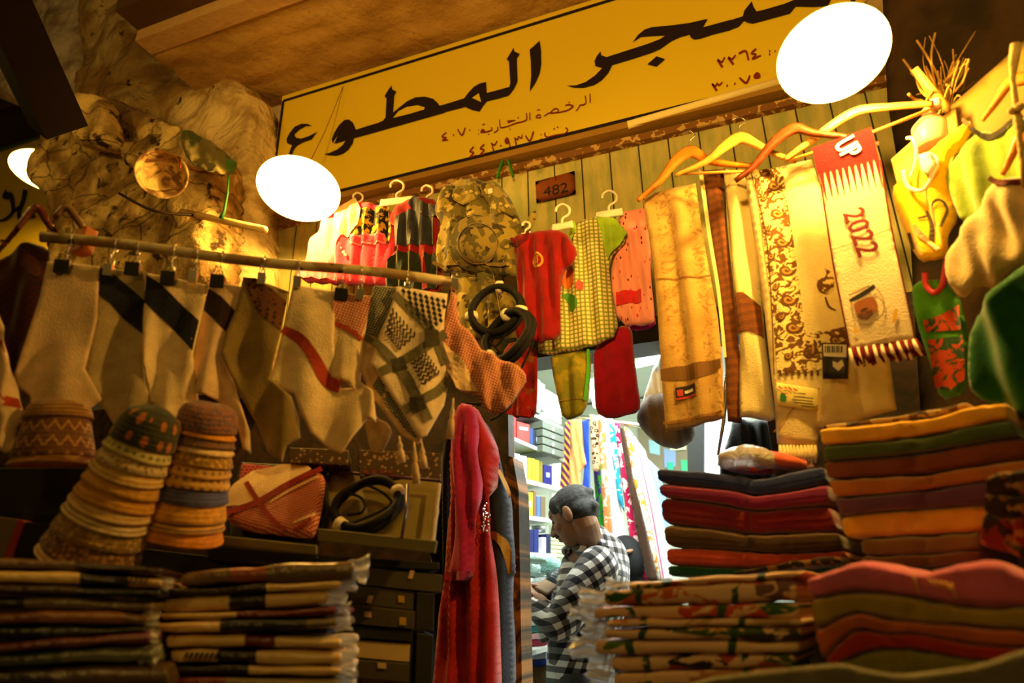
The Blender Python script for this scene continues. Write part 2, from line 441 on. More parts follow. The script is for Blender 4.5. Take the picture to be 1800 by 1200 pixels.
# plaster haunch running up into the vault
block('wall_left', [(172, -60), (330, -60), (352, 50), (412, 100), (458, 172), (478, 190), (476, 470), (474, 700), (340, 700), (320, 560), (110, 560), (110, 330), (150, 190)], 2.12, .12, M_pl2, .05, 2.6, 1, .06)
block('wall_left_pier', [(92, 222), (130, 190), (205, 176), (330, 236), (400, 268), (412, 300), (404, 330), (400, 560), (108, 560), (108, 420), (106, 356), (74, 334), (90, 285), (94, 250)], 1.9, .1, M_stone, .035, 5, 4, .03, .026)
block('wall_left_capital', [(134, 172), (196, 172), (202, 228), (208, 250), (196, 262), (150, 262), (134, 240)], 1.7, .06, M_stone, .02, 9, 9, .03, .014)
block('wall_left_ledge', [(214, 258), (300, 236), (330, 226), (392, 262), (414, 296), (396, 306), (300, 290), (226, 300)], 1.76, .035, M_stone, .02, 9, 12, .02, .014)
M_lime = mat('limewashed stone', lambda t: t.mix(t.noise(5, 6).sm(.4, .66), lin((246, 230, 214)), lin((170, 140, 116))), .95, lambda t: t.noise(7, 6) * 2, bdist=.03)
block('wall_left_upper', [(-40, -80), (190, -80), (176, 60), (160, 120), (176, 190), (120, 210), (-40, 160)], 2.3, .12, M_lime, .05, 4, 7, .08)
# iron/wood beam crossing the corner
b0 = PD(-30, -60, 1.75); b1 = PD(104, 222, 2.05)
Q = (b1 - b0).normalized(); m3 = Matrix((Q.cross(Vector((0, 1, 0))).normalized(), Q.cross(Q.cross(Vector((0, 1, 0)))).normalized(), Q)).transposed()
struct('beam', MB().box((b0 + b1) / 2, .12, .12, (b1 - b0).length, m3), mat('beam paint', (20, 9, 6), .95, spec=.1))
# the neighbouring shop further left: shutter, sign
M_shut = mat('roller shutter', lambda t: t.mix((t.v / .08).fr().gt(.85), lin((50, 34, 20)), lin((24, 15, 9))), .5)
wallpart('wall_neighbour', wz(-300, 300, 2.7).x, wz(200, 300, 2.7).x, .5, 6.0, 2.74, M_shut)
struct('trim_shutter_rail', MB().box(YP(2.6).pt(-30, 206), 1.0, .06, .06), mat('rail brown', (70, 40, 22), .5))
# shop interior
M_in = mat('interior paint', lambda t: t.mix(t.noise(2, 3), lin((214, 222, 208)), lin((190, 200, 186))), .8)
ZI = 2.72; XI0, XI1, YI = -1.5, 1.6, 4.9
struct('floor', MB().box((0, 2.2, -.03), 9, 7.5, .06), mat('tiles', (110, 96, 80), .5))
wallpart('wall_back', XI0 - .3, XI1 + .3, 0, ZI, YI, M_in)
struct('wall_interior_left', MB().box((XI0 - .03, (WY + .06 + YI) / 2, ZI / 2), .06, YI - WY - .08, ZI), M_in)
struct('wall_interior_right', MB().box((XI1 + .03, (WY + .06 + YI) / 2, ZI / 2), .06, YI - WY - .08, ZI), M_in)
struct('ceiling_interior', MB().box(((XI0 + XI1) / 2, (WY + .07 + YI) / 2, ZI + .04), XI1 - XI0 + .5, YI - WY - .1, .06), M_in)
# right side of the recess
M_rw = mat('dark brown board', lambda t: t.mix(t.noise(5, 5).sm(.35, .65), lin((62, 42, 20)), lin((34, 22, 12))), .9, lambda t: t.noise(20, 4), bdist=.006)
o = cloth('wall_right', [(1548, -70), (1960, -70), (1960, 1100), (1640, 1100), (1600, 420), (1560, 180)], Pl(1640, 100, 2.15, -30), M_rw, .03, None, None, .06); o['kind'] = 'structure'
# ================================================================ the big sign
SP = YP(WY - .035)
def Y_(a, b, f): return tuple(a[i] + (b[i] - a[i]) * f for i in range(2))
M_signy = mat('yellow sign sheet', lambda t: t.mix(t.noise(1.4, 3), lin((226, 196, 44)), lin((214, 184, 36))), .45, spec=.4)
M_ink = mat('sign black', (28, 18, 34), .5); M_red = mat('sign dark red', (120, 34, 14), .5)
sx0 = SP.pt(487, 235).x; sx1 = SP.pt(1522, 20).x
sign = root('shop_sign', (sx0, WY - .02, ZS0), 'large yellow sign board with black and dark red arabic lettering above the shop front', 'sign')
MB().box(((sx0 + sx1) / 2, WY - .015, (ZS0 + ZS1) / 2), sx1 - sx0, .036, ZS1 - ZS0).build('board', M_signy, sign)
bw = .014; yb = WY - .0355
b_ = MB(); zt, zb = ZS1 - .035, ZS0 + .028; xa, xb = sx0 + .012, sx1 - .03
for c, dx, dz in (((xa + xb) / 2, xb - xa, bw), ((xa + xb) / 2, xb - xa, bw)): pass
b_.box(((xa + xb) / 2, yb, zt), xb - xa, .003, bw); b_.box(((xa + xb) / 2, yb, zb), xb - xa, .003, bw)
b_.box((xa, yb, (zt + zb) / 2), bw, .003, zt - zb); b_.box((xb, yb, (zt + zb) / 2), bw, .003, zt - zb)
b_.build('border', M_ink, sign)
z6 = lambda ox, oy: (lambda pts: [(ox + p[0] / 6, oy + p[1] / 6) + tuple(v / 6 for v in p[2:]) for p in pts])
A = z6(480, 120); B = z6(740, 40); Cc = z6(980, 0); D = z6(1220, 0); E_ = z6(760, 150)
big = [
 A([(160, 940), (185, 860), (205, 815), (150, 790), (145, 750), (175, 690), (230, 620), (300, 588), (370, 590), (415, 612), (350, 612), (280, 650), (228, 700), (245, 735), (300, 745), (380, 718), (470, 672), (440, 710), (412, 752), (330, 780), (260, 815), (222, 860), (195, 935)]),
 # waw with its eye left open, built as two bodies
 A([(630, 795), (622, 750), (650, 680), (700, 600), (755, 550), (800, 542), (845, 575), (868, 625), (878, 655), (878, 735), (855, 740), (845, 790), (800, 860), (740, 905), (670, 925), (590, 920), (545, 908), (600, 895), (680, 860), (740, 810), (770, 765), (700, 785), (650, 798), (690, 700), (775, 690), (790, 668), (760, 640), (720, 650), (690, 700)]),
 A([(868, 655), (1000, 612), (1110, 580), (1165, 555), (1190, 520), (1200, 320), (1178, 300), (1215, 235), (1252, 185), (1262, 228), (1305, 250), (1282, 290), (1270, 470), (1330, 420), (1420, 350), (1500, 312), (1600, 302), (1690, 325), (1740, 370), (1760, 402), (1820, 386), (1820, 470), (1500, 560), (1200, 645), (868, 738)] ) ,
 B([(200, 880), (330, 842), (460, 800), (500, 745), (560, 680), (620, 645), (690, 630), (698, 745), (830, 710), (935, 680), (945, 640), (930, 410), (906, 390), (980, 268), (990, 310), (1045, 332), (1015, 378), (1022, 620), (985, 700), (930, 770), (800, 808), (700, 830), (660, 880), (620, 940), (540, 922), (470, 890), (440, 898), (240, 950), (60, 1000), (60, 920)]),
 B([(1148, 290), (1255, 195), (1270, 300), (1272, 440), (1255, 540), (1210, 640), (1150, 728), (1165, 560), (1160, 400)]),
 Cc([(100, 908), (200, 905), (300, 870), (400, 800), (475, 722), (400, 700), (392, 650), (415, 600), (455, 548), (465, 590), (520, 608), (700, 550), (950, 470), (1080, 420), (1145, 380), (1000, 385), (880, 395), (795, 452), (850, 375), (920, 318), (1000, 292), (1200, 275), (1400, 248), (1585, 205), (1535, 295), (1830, 215), (1830, 322), (1640, 370), (1500, 415), (1440, 422), (1405, 400), (1395, 370), (1300, 395), (1200, 440), (1090, 520), (1000, 560), (800, 625), (580, 690), (540, 770), (470, 850), (390, 900), (280, 930), (180, 930)]),
 Cc([(950, 685), (1045, 600), (1135, 630), (1045, 708)]),
 D([(370, 225), (515, 180), (530, 120), (610, 20), (628, 80), (660, 130), (760, 105), (950, 50), (1060, 5), (1110, -60), (1470, -60), (1440, 10), (1410, 72), (1250, 80), (1070, 75), (1010, 150), (760, 218), (620, 255), (560, 245), (528, 225), (470, 290), (370, 325)]),
]
hole_ta = A([(1272, 530), (1330, 460), (1420, 415), (1530, 398), (1605, 420), (1600, 442), (1430, 492)])
hole_mim = B([(545, 800), (615, 750), (640, 845)])
eye = mat('sign yellow eye', (220, 190, 40), .45)
for i, o_ in enumerate(big):
    flat('lettering', [[SP.st(*p) for p in o_]], SP, lambda a, b: 0, M_ink, sign, .003 + .0002 * i, 9)
for h in (hole_ta, hole_mim): flat('letter_counter', [[SP.st(*p) for p in h]], SP, lambda a, b: 0, M_signy, sign, .0055, 9)
sm_ = [
 # license line, right to left
 [(1665, 95, 12), (1668, 190, 12)], [(1615, 115, 12), (1622, 185, 12), (1600, 208, 12), (1560, 215, 12), (1545, 245, 12), (1515, 275, 8)],
 [(1490, 222, 14), (1440, 208, 14), (1402, 218, 10)], [(1490, 225, 12), (1440, 262, 14), (1380, 280, 12), (1330, 290, 12), (1330, 260, 12), (1290, 252, 12), (1250, 290, 12), (1225, 300, 12), (1180, 330, 9)], [(1330, 288, 12), (1250, 300, 12)],
 [(1442, 178, 10), (1450, 190, 10)], [(1140, 345, 9), (1100, 345, 12), (1110, 320, 12), (1140, 318, 10), (1145, 350, 9)], [(1105, 265, 9), (1140, 262, 9)],
 [(1030, 290, 12), (1032, 370, 12)], [(995, 295, 12), (998, 360, 12), (960, 385, 12), (880, 405, 12), (800, 435, 10), (735, 450, 12), (718, 440, 12), (712, 365, 10)], [(915, 345, 9), (900, 348, 9)], [(880, 375, 9), (790, 380, 10)], [(860, 372, 10), (800, 400, 10)], [(820, 462, 10), (828, 470, 10)],
 [(690, 440, 12), (692, 478, 12), (650, 505, 9)], [(625, 445, 12), (628, 475, 12), (570, 495, 12), (515, 498, 12), (535, 468, 10), (560, 490, 9)], [(590, 520, 9), (605, 518, 9)], [(530, 420, 9), (560, 412, 9)], [(488, 472, 10), (492, 480, 10)], [(490, 515, 10), (494, 522, 10)],
 [(395, 470, 14), (402, 482, 14)], [(270, 465, 12), (315, 530, 16), (350, 450, 12)], [(222, 520, 14), (232, 532, 14)], [(150, 500, 12), (105, 545, 14), (150, 555, 12), (108, 585, 14), (170, 578, 10)],
]
sm2 = [
 [(1410, 450, 14), (1430, 480, 14), (1395, 515, 14), (1300, 530, 14), (1220, 550, 14), (1190, 530, 14), (1192, 500, 10)], [(1280, 465, 12), (1295, 458, 12)], [(1315, 448, 12), (1330, 442, 12)], [(1145, 520, 13), (1152, 528, 13)], [(1148, 566, 13), (1154, 572, 13)],
 [(985, 535, 14), (1032, 590, 18), (1070, 490, 14)], [(890, 640, 18), (875, 570, 14), (870, 555, 10)], [(870, 560, 12), (905, 575, 14), (910, 545, 12), (945, 560, 12), (948, 522, 10)],
 [(825, 655, 14), (805, 580, 14), (790, 560, 14), (770, 590, 14), (785, 615, 14), (812, 605, 12)], [(720, 635, 16), (730, 645, 16)], [(650, 695, 16), (628, 610, 14)], [(625, 615, 12), (660, 632, 14), (685, 590, 12)],
 [(550, 625, 14), (510, 670, 16), (550, 685, 14), (512, 735, 16), (575, 718, 12)], [(440, 650, 14), (400, 700, 16), (440, 712, 14), (402, 762, 16), (465, 742, 12)],
]
D2 = [[(248, 640, 20), (300, 715, 26)], [(250, 630, 18), (290, 660, 20), (325, 610, 14)], [(360, 615, 20), (415, 685, 26)], [(362, 605, 18), (400, 630, 20), (440, 585, 14)], [(470, 572, 18), (545, 545, 22), (575, 640, 20)], [(655, 520, 18), (605, 570, 18), (655, 580, 16), (615, 628, 20), (705, 590, 14)], [(790, 545, 20), (805, 543, 20)], [(790, 578, 20), (805, 576, 20)], [(850, 545, 22), (858, 550, 22)],
      [(190, 890, 18), (240, 960, 24)], [(192, 890, 18), (225, 915, 18), (245, 885, 16), (265, 905, 16), (300, 870, 12)], [(345, 905, 24), (355, 912, 24)], [(425, 885, 24), (437, 892, 24)], [(480, 825, 18), (550, 880, 24), (590, 800, 16)], [(690, 790, 16), (665, 775, 16), (640, 800, 18), (640, 825, 18), (690, 820, 18), (690, 785, 14)]]
polys = [[SP.st(*p) for p in stroke(E_(s))] for s in sm_ + sm2] + [[SP.st(*p) for p in stroke(D(s))] for s in D2]
flat('small_lettering', polys, SP, lambda a, b: 0, M_red, sign, .004, 9)
# ledge under the sign, conduit on it
struct('trim_sign_ledge', MB().box(((sx0 + sx1) / 2, WY - .035, ZS0 - .022), sx1 - sx0 + .1, .07, .028), mat('ledge', (150, 110, 40), .7, lambda t: t.noise(30, 3), bdist=.003))
struct('trim_plank_head', MB().box(((sx0 + sx1) / 2, WY - .015, ZS0 - .062), sx1 - sx0 + .1, .03, .03), mat('ledge2', lambda t: t.mix(t.noise(30, 3).gt(.55), lin((120, 78, 36)), lin((190, 150, 90))), .8))
ca = SP.off(.03).pt(1104, 220); cb = SP.off(.03).pt(1440, 124)
tag(MB().tube([ca, cb], .016, 8).build('cable_conduit', mat('conduit', (236, 214, 150), .5), None, True), 'pale conduit running along the lower edge of the yellow sign', 'conduit')
# timber post at the left of the doorway
pc = wz(912, 1000, WY - .05)
def post_f(t):
    n = t.noise(5, 6, t.vec(t.u * 2, t.v * 1.2), dist=1.5)
    return t.mix(n.sm(.45, .62), lin((36, 22, 14)), lin((150, 96, 40)))
M_post = mat('scuffed varnish', post_f, .45, lambda t: t.noise(30, 3), bdist=.002)
pl_ = YP(WY - .06)
q = [pl_.pt(896, 1230), pl_.pt(922, 1230)]; xw = q[1].x - q[0].x; xc = (q[0].x + q[1].x) / 2
mb = MB().box((xc, WY - .03, 1.0), xw, .1, 2.0)
zt = pl_.pt(905, 800).z; mb = MB().add([(xc - xw / 2, WY - .08, 0), (xc + xw / 2, WY - .08, 0), (xc + xw / 2, WY - .08, zt - .12), (xc + xw * .1, WY - .08, zt - .01), (xc - xw / 2, WY - .08, zt), (xc - xw / 2, WY + .02, 0), (xc + xw / 2, WY + .02, 0), (xc + xw / 2, WY + .02, zt - .12), (xc + xw * .1, WY + .02, zt - .01), (xc - xw / 2, WY + .02, zt)],
   [(0, 1, 2, 3, 4), (9, 8, 7, 6, 5), (0, 5, 6, 1), (1, 6, 7, 2), (2, 7, 8, 3), (3, 8, 9, 4), (4, 9, 5, 0)])
o = mb.build('trim_door_post', M_post, None, False, [(v.x, v.z) for v in mb.v]); o['kind'] = 'structure'
# ================================================================ lamps
M_en = mat('white enamel', (250, 250, 248), .35)
M_bulb = mat('bulb', (255, 255, 255), .5, emit=(1, .55, .14, 60))
def lamp(px, py, d, rad, nrm, power, label):
    c = PD(px, py, d); ax = Vector(nrm).normalized()          # ax: up the stem, away from the opening
    r_ = root('pendant_lamp', c, label, 'lamp', 'dish shaped street lamps')
    h = rad * .42
    out = [(rad, 0), (rad * 1.0, .004), (rad * .9, h * .3), (rad * .6, h * .72), (rad * .3, h * .95), (.035, h * 1.05), (.03, h * 1.5), (.012, h * 1.6), (.0, h * 1.6)]
    inn = [(.0, h * 1.0), (.03, h * .98), (rad * .3, h * .87), (rad * .58, h * .65), (rad * .88, h * .25), (rad * .985, .003)]
    MB().lathe(c, ax, [p for p in out[::-1]] + inn[::-1] , 48).build('shade', M_en, r_, True)
    MB().lathe(c, ax, [(.0, -.035), (.012, -.032), (.022, -.02), (.027, 0), (.024, h * .4), (.014, h * .7), (.012, h * 1.0)], 20).build('bulb', M_bulb, r_, True)
    l = lamp_light('bulb_light', c - ax * .042, power, size=.03)
    return c, ax
M_wire = mat('wire', (40, 30, 24), .5)
EXTRA_LAMPS = []
def mixdir(px, py, k, side=(0, 0, 0)):
    v = -ray(px, py).normalized(); n = -(Vector((0, 0, -1)) * k + v * (1 - k)) + Vector(side); return n
c1, a1 = lamp(525, 334, 2.6, .157, mixdir(525, 334, .66, (0.10, .05, 0)), 46, 'dish street lamp hanging in front of the left end of the yellow sign')
c2, a2 = lamp(1464, 99, 1.60, .124, mixdir(1464, 96, .62, (-.06, .0, 0)), 58, 'large dish street lamp above the hangers, at the right end of the yellow sign')
c3, a3 = lamp(84, 303, 3.9, .19, mixdir(60, 300, .8, (.1, 0, 0)), 50, 'dish street lamp half hidden behind the stone pier beside the neighbouring sign')
for i_, (c, a, tgt, hh, lab) in enumerate(((c1, a1, SP.off(.01).pt(603, 152), .157, 'thin cable holding up the dish lamp before the left end of the sign'), (c2, a2, PD(1560, -60, 1.9), .124, 'thin cable of the large dish lamp at the right end of the sign'), (c3, a3, PD(70, 150, 4.0), .18, 'thin cable of the dish lamp behind the stone pier'))):
    p0 = c + a * (hh * .42 * 1.6 + .001); o = MB().tube(cr([tuple(p0), tuple(p0.lerp(tgt, .5) + Vector((0, 0, -.03))), tuple(tgt)], 6), .0022, 6).build('lamp_cable', mat('cable tan', (150, 110, 50), .6), None, True); tag(o, lab, 'cable')
# ================================================================ textile patterns
def weave2(t): return t.noise(220, 2)
def M_(name, f, rough=.9, **k): return mat(name, f, rough, k.pop('bump', weave2), bdist=k.pop('bdist', .0015), sheen=.2, spec=.15, **k)
def checkf(s, a, b, rot=0, duty=.5):
    def f(t):
        c_, s_ = math.cos(rot), math.sin(rot); u = t.u * c_ + t.v * s_; v = t.v * c_ - t.u * s_
        k = (u / s).fr().gt(duty) * (v / s).fr().gt(duty)
        return t.mix(k, lin(a), lin(b))
    return f
def netf(s, a, b, rot=0, wd=.28):
    """woven fish-net / houndstooth like weave of two colours"""
    def f(t):
        c_, s_ = math.cos(rot), math.sin(rot); u = t.u * c_ + t.v * s_; v = t.v * c_ - t.u * s_
        p = ((u + v) / s).fr(); q = ((u - v) / s).fr(); k = (p.lt(wd) + q.lt(wd)).mn(1)
        return t.mix(k, lin(b), lin(a))
    return f
def camo_f(a, b, c, d, k=1.0):
    def f(t):
        v = t.vec(t.u, t.v); n = t.noise(9 * k, 2, v); m = t.noise(11 * k, 2, t.vec(t.u + 5, t.v)); q = t.noise(14 * k, 2, t.vec(t.u, t.v + 9))
        x = t.mix(n.sm(.5, .51), lin(a), lin(b)); x = t.mix(m.sm(.56, .57), x, lin(c)); return t.mix(q.sm(.62, .63), x, lin(d))
    return f
C_cream = cloth_mat('cream cotton', (222, 186, 140)); C_tan = cloth_mat('beige cotton', (176, 152, 108)); C_khaki = cloth_mat('khaki wool', (142, 116, 58))
C_white = cloth_mat('white cotton', (244, 210, 158)); C_navy = cloth_mat('navy band', (22, 20, 38)); C_maroonb = cloth_mat('dark maroon band', (44, 20, 20))
C_brownb = M_('brown embroidered band', lambda t: t.mix(t.vor(90, t.vec(t.u, t.v)).sm(.25, .5), lin((52, 28, 16)), lin((110, 66, 30))))
M_redcheck = M_('red and white weave', netf(.011, (160, 30, 24), (232, 214, 190), .3, .34))
M_redcheck2 = M_('red and white weave fine', netf(.009, (176, 56, 38), (228, 190, 150), .5, .36))
M_darkcheck = M_('dark red check', netf(.016, (70, 22, 20), (44, 30, 24), .2, .4))
M_blackcheck = M_('black and white weave', netf(.008, (40, 38, 32), (190, 180, 150), .4, .42))
C_redband = cloth_mat('brick red band', (178, 62, 32)); C_greyband = cloth_mat('grey olive band', (116, 106, 78)); C_ink = cloth_mat('black print', (34, 28, 28))
M_steel = mat('bright steel', (225, 215, 190), .25, metal=1); M_blackmetal = mat('black metal', (26, 24, 24), .4)
# ================================================================ rail with head scarves
RA, RB = PD(72, 416, 1.42), PD(806, 496, 1.62); RD = (RB - RA).normalized(); RYAW = math.degrees(math.atan2(RD.y, RD.x))
def rail_f(t):
    k = t.noise(9, 4); c = t.mix(k.sm(.42, .5), lin((196, 176, 130)), lin((150, 120, 74)))
    return t.mix(t.noise(16, 3).sm(.57, .6), c, lin((52, 40, 30)))
pts_ = [RA.lerp(RB, k / 10) + Vector((0, 0, .004 * math.sin(k))) for k in range(11)]
tag(MB().tube(pts_, .0115, 12).build('clothes_rail', mat('chipped paint rail', rail_f, .5), None, True), 'long chipped metal rail carrying the row of clipped head scarves', 'clothes rail')
def rp(px, off=0):
    """vertical plane under the rail at this pixel column"""
    f = (px - 72) / (806 - 72); d = 1.42 + .2 * f
    return Pl(px, 416 + 80 * f, d, RYAW).off(off)
GS = 'head scarves clipped along the rail'
GR = 'clips on the rail'
def band(out, o, m, name='band', lift=.0012, sm=0): return decal(name, out, o, m, o, lift, .014, sm)
# (outline, plane offset, material, label)
k0 = cloth('head_scarf', [(-40, 500), (0, 452), (30, 432), (84, 428), (86, 470), (66, 560), (46, 640), (24, 700), (-10, 740), (-50, 720)], rp(20, -.03), M_darkcheck, .004, folds(.012, .09, 1, .3), None, None, 1)
tag(k0, 'dark red checked head scarf at the far rail end beside the plain cream one', 'head scarf', GS)
k0b = cloth('head_scarf', [(-30, 520), (4, 560), (14, 620), (30, 690), (40, 735), (26, 752), (28, 790), (6, 800), (-6, 770), (0, 742), (-14, 690), (-40, 640)], rp(-20, .012), C_cream, .004, folds(.01, .05, 0, .2), None, None, 1)
tag(k0b, 'pale head scarf ending in a knotted tassel, hanging before the dark red checked one', 'head scarf', GS)
band([(-30, 590), (8, 600), (14, 622), (-30, 618)], k0b, C_redband); band([(-20, 690), (32, 700), (36, 716), (-20, 712)], k0b, C_redband)
k1 = cloth('head_scarf', [(83, 459), (175, 468), (172, 560), (152, 650), (178, 700), (150, 722), (105, 712), (54, 720), (50, 694), (21, 672), (22, 655), (50, 580), (70, 520)], rp(110, .004), C_cream, .003, folds(.009, .16, 0, -.35, .2, .9, 2), None, None, 0)
tag(k1, 'plain cream head scarf without any band on the rail', 'head scarf', GS)
k2 = cloth('head_scarf', [(175, 468), (257, 478), (254, 590), (256, 670), (270, 722), (240, 746), (200, 748), (180, 715), (150, 680), (153, 640), (165, 560)], rp(200, -.004), C_tan, .003, folds(.011, .11, 2, -.1, .2, .7, 3), None, None, 0)
tag(k2, 'beige head scarf with a navy band, beside the plain cream one', 'head scarf', GS)
band([(175, 470), (192, 475), (225, 503), (256, 531), (253, 589), (216, 559), (195, 535), (170, 517)], k2, C_navy)
k3 = cloth('head_scarf', [(258, 480), (366, 500), (353, 570), (341, 625), (345, 680), (350, 730), (330, 770), (305, 745), (285, 728), (262, 700), (254, 640), (251, 570), (252, 530)], rp(300, .006), C_white, .003, folds(.013, .075, 1, -.15, .2, .6, 4), None, None, 0)
tag(k3, 'off white deeply folded head scarf, the paler of the two with navy bands', 'head scarf', GS)
band([(258, 484), (280, 498), (303, 520), (351, 566), (340, 620), (306, 580), (279, 556), (254, 532)], k3, C_navy)
k4 = cloth('head_scarf', [(366, 498), (425, 503), (412, 580), (400, 640), (420, 700), (440, 760), (442, 800), (428, 790), (415, 735), (380, 702), (340, 692), (331, 665), (345, 600), (358, 545)], rp(385, -.002), C_cream, .003, folds(.012, .09, 3, 0, .2, .6, 5), None, None, 0)
tag(k4, 'cream head scarf with a short dark maroon band', 'head scarf', GS)
band([(367, 508), (390, 524), (413, 547), (402, 589), (380, 568), (358, 545)], k4, C_maroonb)
k5 = cloth('head_scarf', [(427, 485), (508, 512), (493, 590), (475, 665), (513, 700), (526, 740), (528, 770), (505, 785), (497, 816), (470, 792), (452, 745), (425, 700), (388, 622), (395, 590), (415, 540)], rp(455, .008), C_khaki, .003, folds(.013, .12, 1, .1, .2, .7, 6), None, None, 0)
tag(k5, 'khaki head scarf with a brown embroidered band', 'head scarf', GS)
band([(427, 487), (450, 490), (478, 510), (505, 532), (493, 582), (470, 566), (453, 550), (437, 520)], k5, C_brownb)
k6 = cloth('head_scarf', [(515, 498), (592, 511), (586, 600), (600, 680), (640, 682), (648, 735), (620, 770), (600, 799), (575, 785), (545, 760), (530, 728), (517, 693), (473, 668), (481, 640), (498, 570)], rp(560, .012), C_white, .003, folds(.013, .15, 0, -.2, .25, .8, 7), None, None, 0)
tag(k6, 'large cream head scarf with a brick red band and a pointed lower corner', 'head scarf', GS)
band(stroke([(496, 578, 14), (527, 598, 18), (553, 632, 20), (573, 666, 24), (598, 678, 22)]), k6, C_redband)
k7 = cloth('head_scarf', [(586, 512), (657, 520), (641, 595), (634, 668), (656, 690), (662, 742), (640, 735), (630, 695), (610, 672), (580, 660), (582, 600)], rp(620, .016), C_white, .003, folds(.008, .06, 2, 0, .2, .6, 8), None, None, 0)
tag(k7, 'narrow head scarf with red checked top and cream lower half', 'head scarf', GS)
band([(587, 514), (655, 522), (636, 592), (584, 556)], k7, M_redcheck2); band(stroke([(586, 566, 8), (612, 580, 8), (637, 598, 8)]), k7, C_redband, lift=.002)
k7b = cloth('head_scarf', [(636, 690), (662, 735), (684, 745), (690, 762), (670, 800), (652, 796), (640, 740)], rp(660, -.03), C_tan, .003, folds(.008, .06, 2, 0, .2), None, None, 1)
tag(k7b, 'small beige corner of a head scarf showing below the red checked one', 'head scarf', GS)
k8 = cloth('head_scarf', [(657, 503), (702, 505), (690, 560), (665, 640), (692, 690), (728, 750), (742, 774), (735, 782), (700, 760), (652, 692), (632, 650), (636, 600), (646, 550)], rp(670, .012), C_cream, .003, folds(.008, .07, 1, .2, .2, .6, 9), None, None, 0)
tag(k8, 'head scarf with a fine black weave, half hidden behind the big black and white one', 'head scarf', GS)
band([(658, 505), (698, 507), (670, 600), (640, 585), (648, 548)], k8, M_blackcheck); band(stroke([(640, 590, 10), (668, 612, 10)]), k8, C_greyband, lift=.002)
band([(668, 655), (700, 705), (736, 770), (728, 772), (690, 728), (655, 678)], k8, M_blackcheck)
k9 = cloth('head_scarf', [(697, 503), (787, 517), (781, 560), (778, 620), (790, 665), (782, 710), (750, 766), (736, 772), (700, 712), (673, 672), (650, 640), (666, 590), (685, 545)], rp(730, .024), cloth_mat('warm white cotton', (240, 212, 174)), .003, folds(.007, .13, 2, -.1, .2, .7, 10), None, .012, 0)
tag(k9, 'large white head scarf with black wavy print and grey crossing bands', 'head scarf', GS)
z3 = lambda pts: [(400 + p[0] / 3, 400 + p[1] / 3) + tuple(v / 3 for v in p[2:]) for p in pts]
C_gb2 = cloth_mat('dark crossing', (66, 58, 44))
for i, s in enumerate([[(872, 350, 40), (950, 420, 48), (1030, 500, 50), (1095, 590, 54), (1150, 720, 50)], [(800, 770, 46), (900, 715, 52), (1030, 640, 54), (1150, 560, 50)], [(925, 965, 46), (1020, 915, 50), (1110, 860, 50), (1168, 790, 44)], [(770, 600, 36), (850, 680, 50), (930, 770, 54), (985, 880, 54), (1060, 1020, 50)]]):
    band(stroke(z3(s)), k9, C_greyband, 'grey_band', .0012 + .0004 * i)
for q in [[(1035, 540), (1110, 545), (1120, 620), (1040, 640)], [(860, 700), (930, 680), (950, 745), (880, 765)], [(955, 900), (1030, 895), (1045, 960), (975, 985)]]: band(z3(q), k9, C_gb2, 'crossing', .0032)
pl9, hf9 = SURF[k9.name]
def wavy(a, b, c, d, rows, n, w):
    P = []
    for r in range(rows):
        f = (r + .5) / rows; pts = []
        for i in range(n * 2 + 1):
            g = i / (n * 2); x = (a[0] * (1 - f) + d[0] * f) * (1 - g) + (b[0] * (1 - f) + c[0] * f) * g; y = (a[1] * (1 - f) + d[1] * f) * (1 - g) + (b[1] * (1 - f) + c[1] * f) * g
            nx, ny = (d[0] - a[0]), (d[1] - a[1]); L = math.hypot(nx, ny); s = (1 if i % 2 else -1) * 5
            pts.append((x + nx / L * s, y + ny / L * s, w))
        P.append([pl9.st(*p) for p in stroke(z3(pts), 3)])
    return P
polys = [] 
for (A0, A1, B0, B1, rows) in (((830, 560), (900, 655), (865, 430), (1000, 575), 7), ((965, 715), (1025, 850), (1040, 670), (1125, 770), 6)):
    for r in range(rows):
        f = (r + .4) / rows; p = (A0[0] + (A1[0] - A0[0]) * f, A0[1] + (A1[1] - A0[1]) * f); q = (B0[0] + (B1[0] - B0[0]) * f, B0[1] + (B1[1] - B0[1]) * f)
        pts = [(p[0] + (q[0] - p[0]) * i / 8 + (4 if i % 2 else -4), p[1] + (q[1] - p[1]) * i / 8 + (8 if i % 2 else -8), 9) for i in range(9)]
        polys.append([pl9.st(*s) for s in stroke(z3(pts), 2)])
flat('wavy_print', polys, pl9, hf9, C_ink, k9, .0045, .02)
polys = []
for i in range(9):
    for j in range(9):
        x = 925 + i * 30 + j * 4; y = 340 + j * 27 + i * 8
        if inside((x, y), [(905, 330), (1140, 368), (1140, 480), (1075, 545), (1000, 470)]): polys.append([pl9.st(*s) for s in z3([(x - 13, y - 2), (x, y - 15), (x + 13, y + 3), (x + 2, y + 15)])])
flat('check_print', polys, pl9, hf9, C_ink, k9, .0045, .02)
k10 = cloth('head_scarf', [(795, 500), (803, 520), (806, 562), (832, 590), (852, 618), (905, 640), (930, 662), (908, 700), (882, 730), (850, 722), (836, 694), (800, 684), (778, 640), (779, 585)], rp(800, .01), M_redcheck2, .006, folds(.010, .06, 1, -.3, .15, .8, 11), None, .012, 1)
tag(k10, 'orange red checked head scarf behind the black rope headbands at the rail end', 'head scarf', GS)
band([(779, 600), (800, 620), (822, 650), (838, 690), (800, 684), (778, 640)], k10, C_cream)
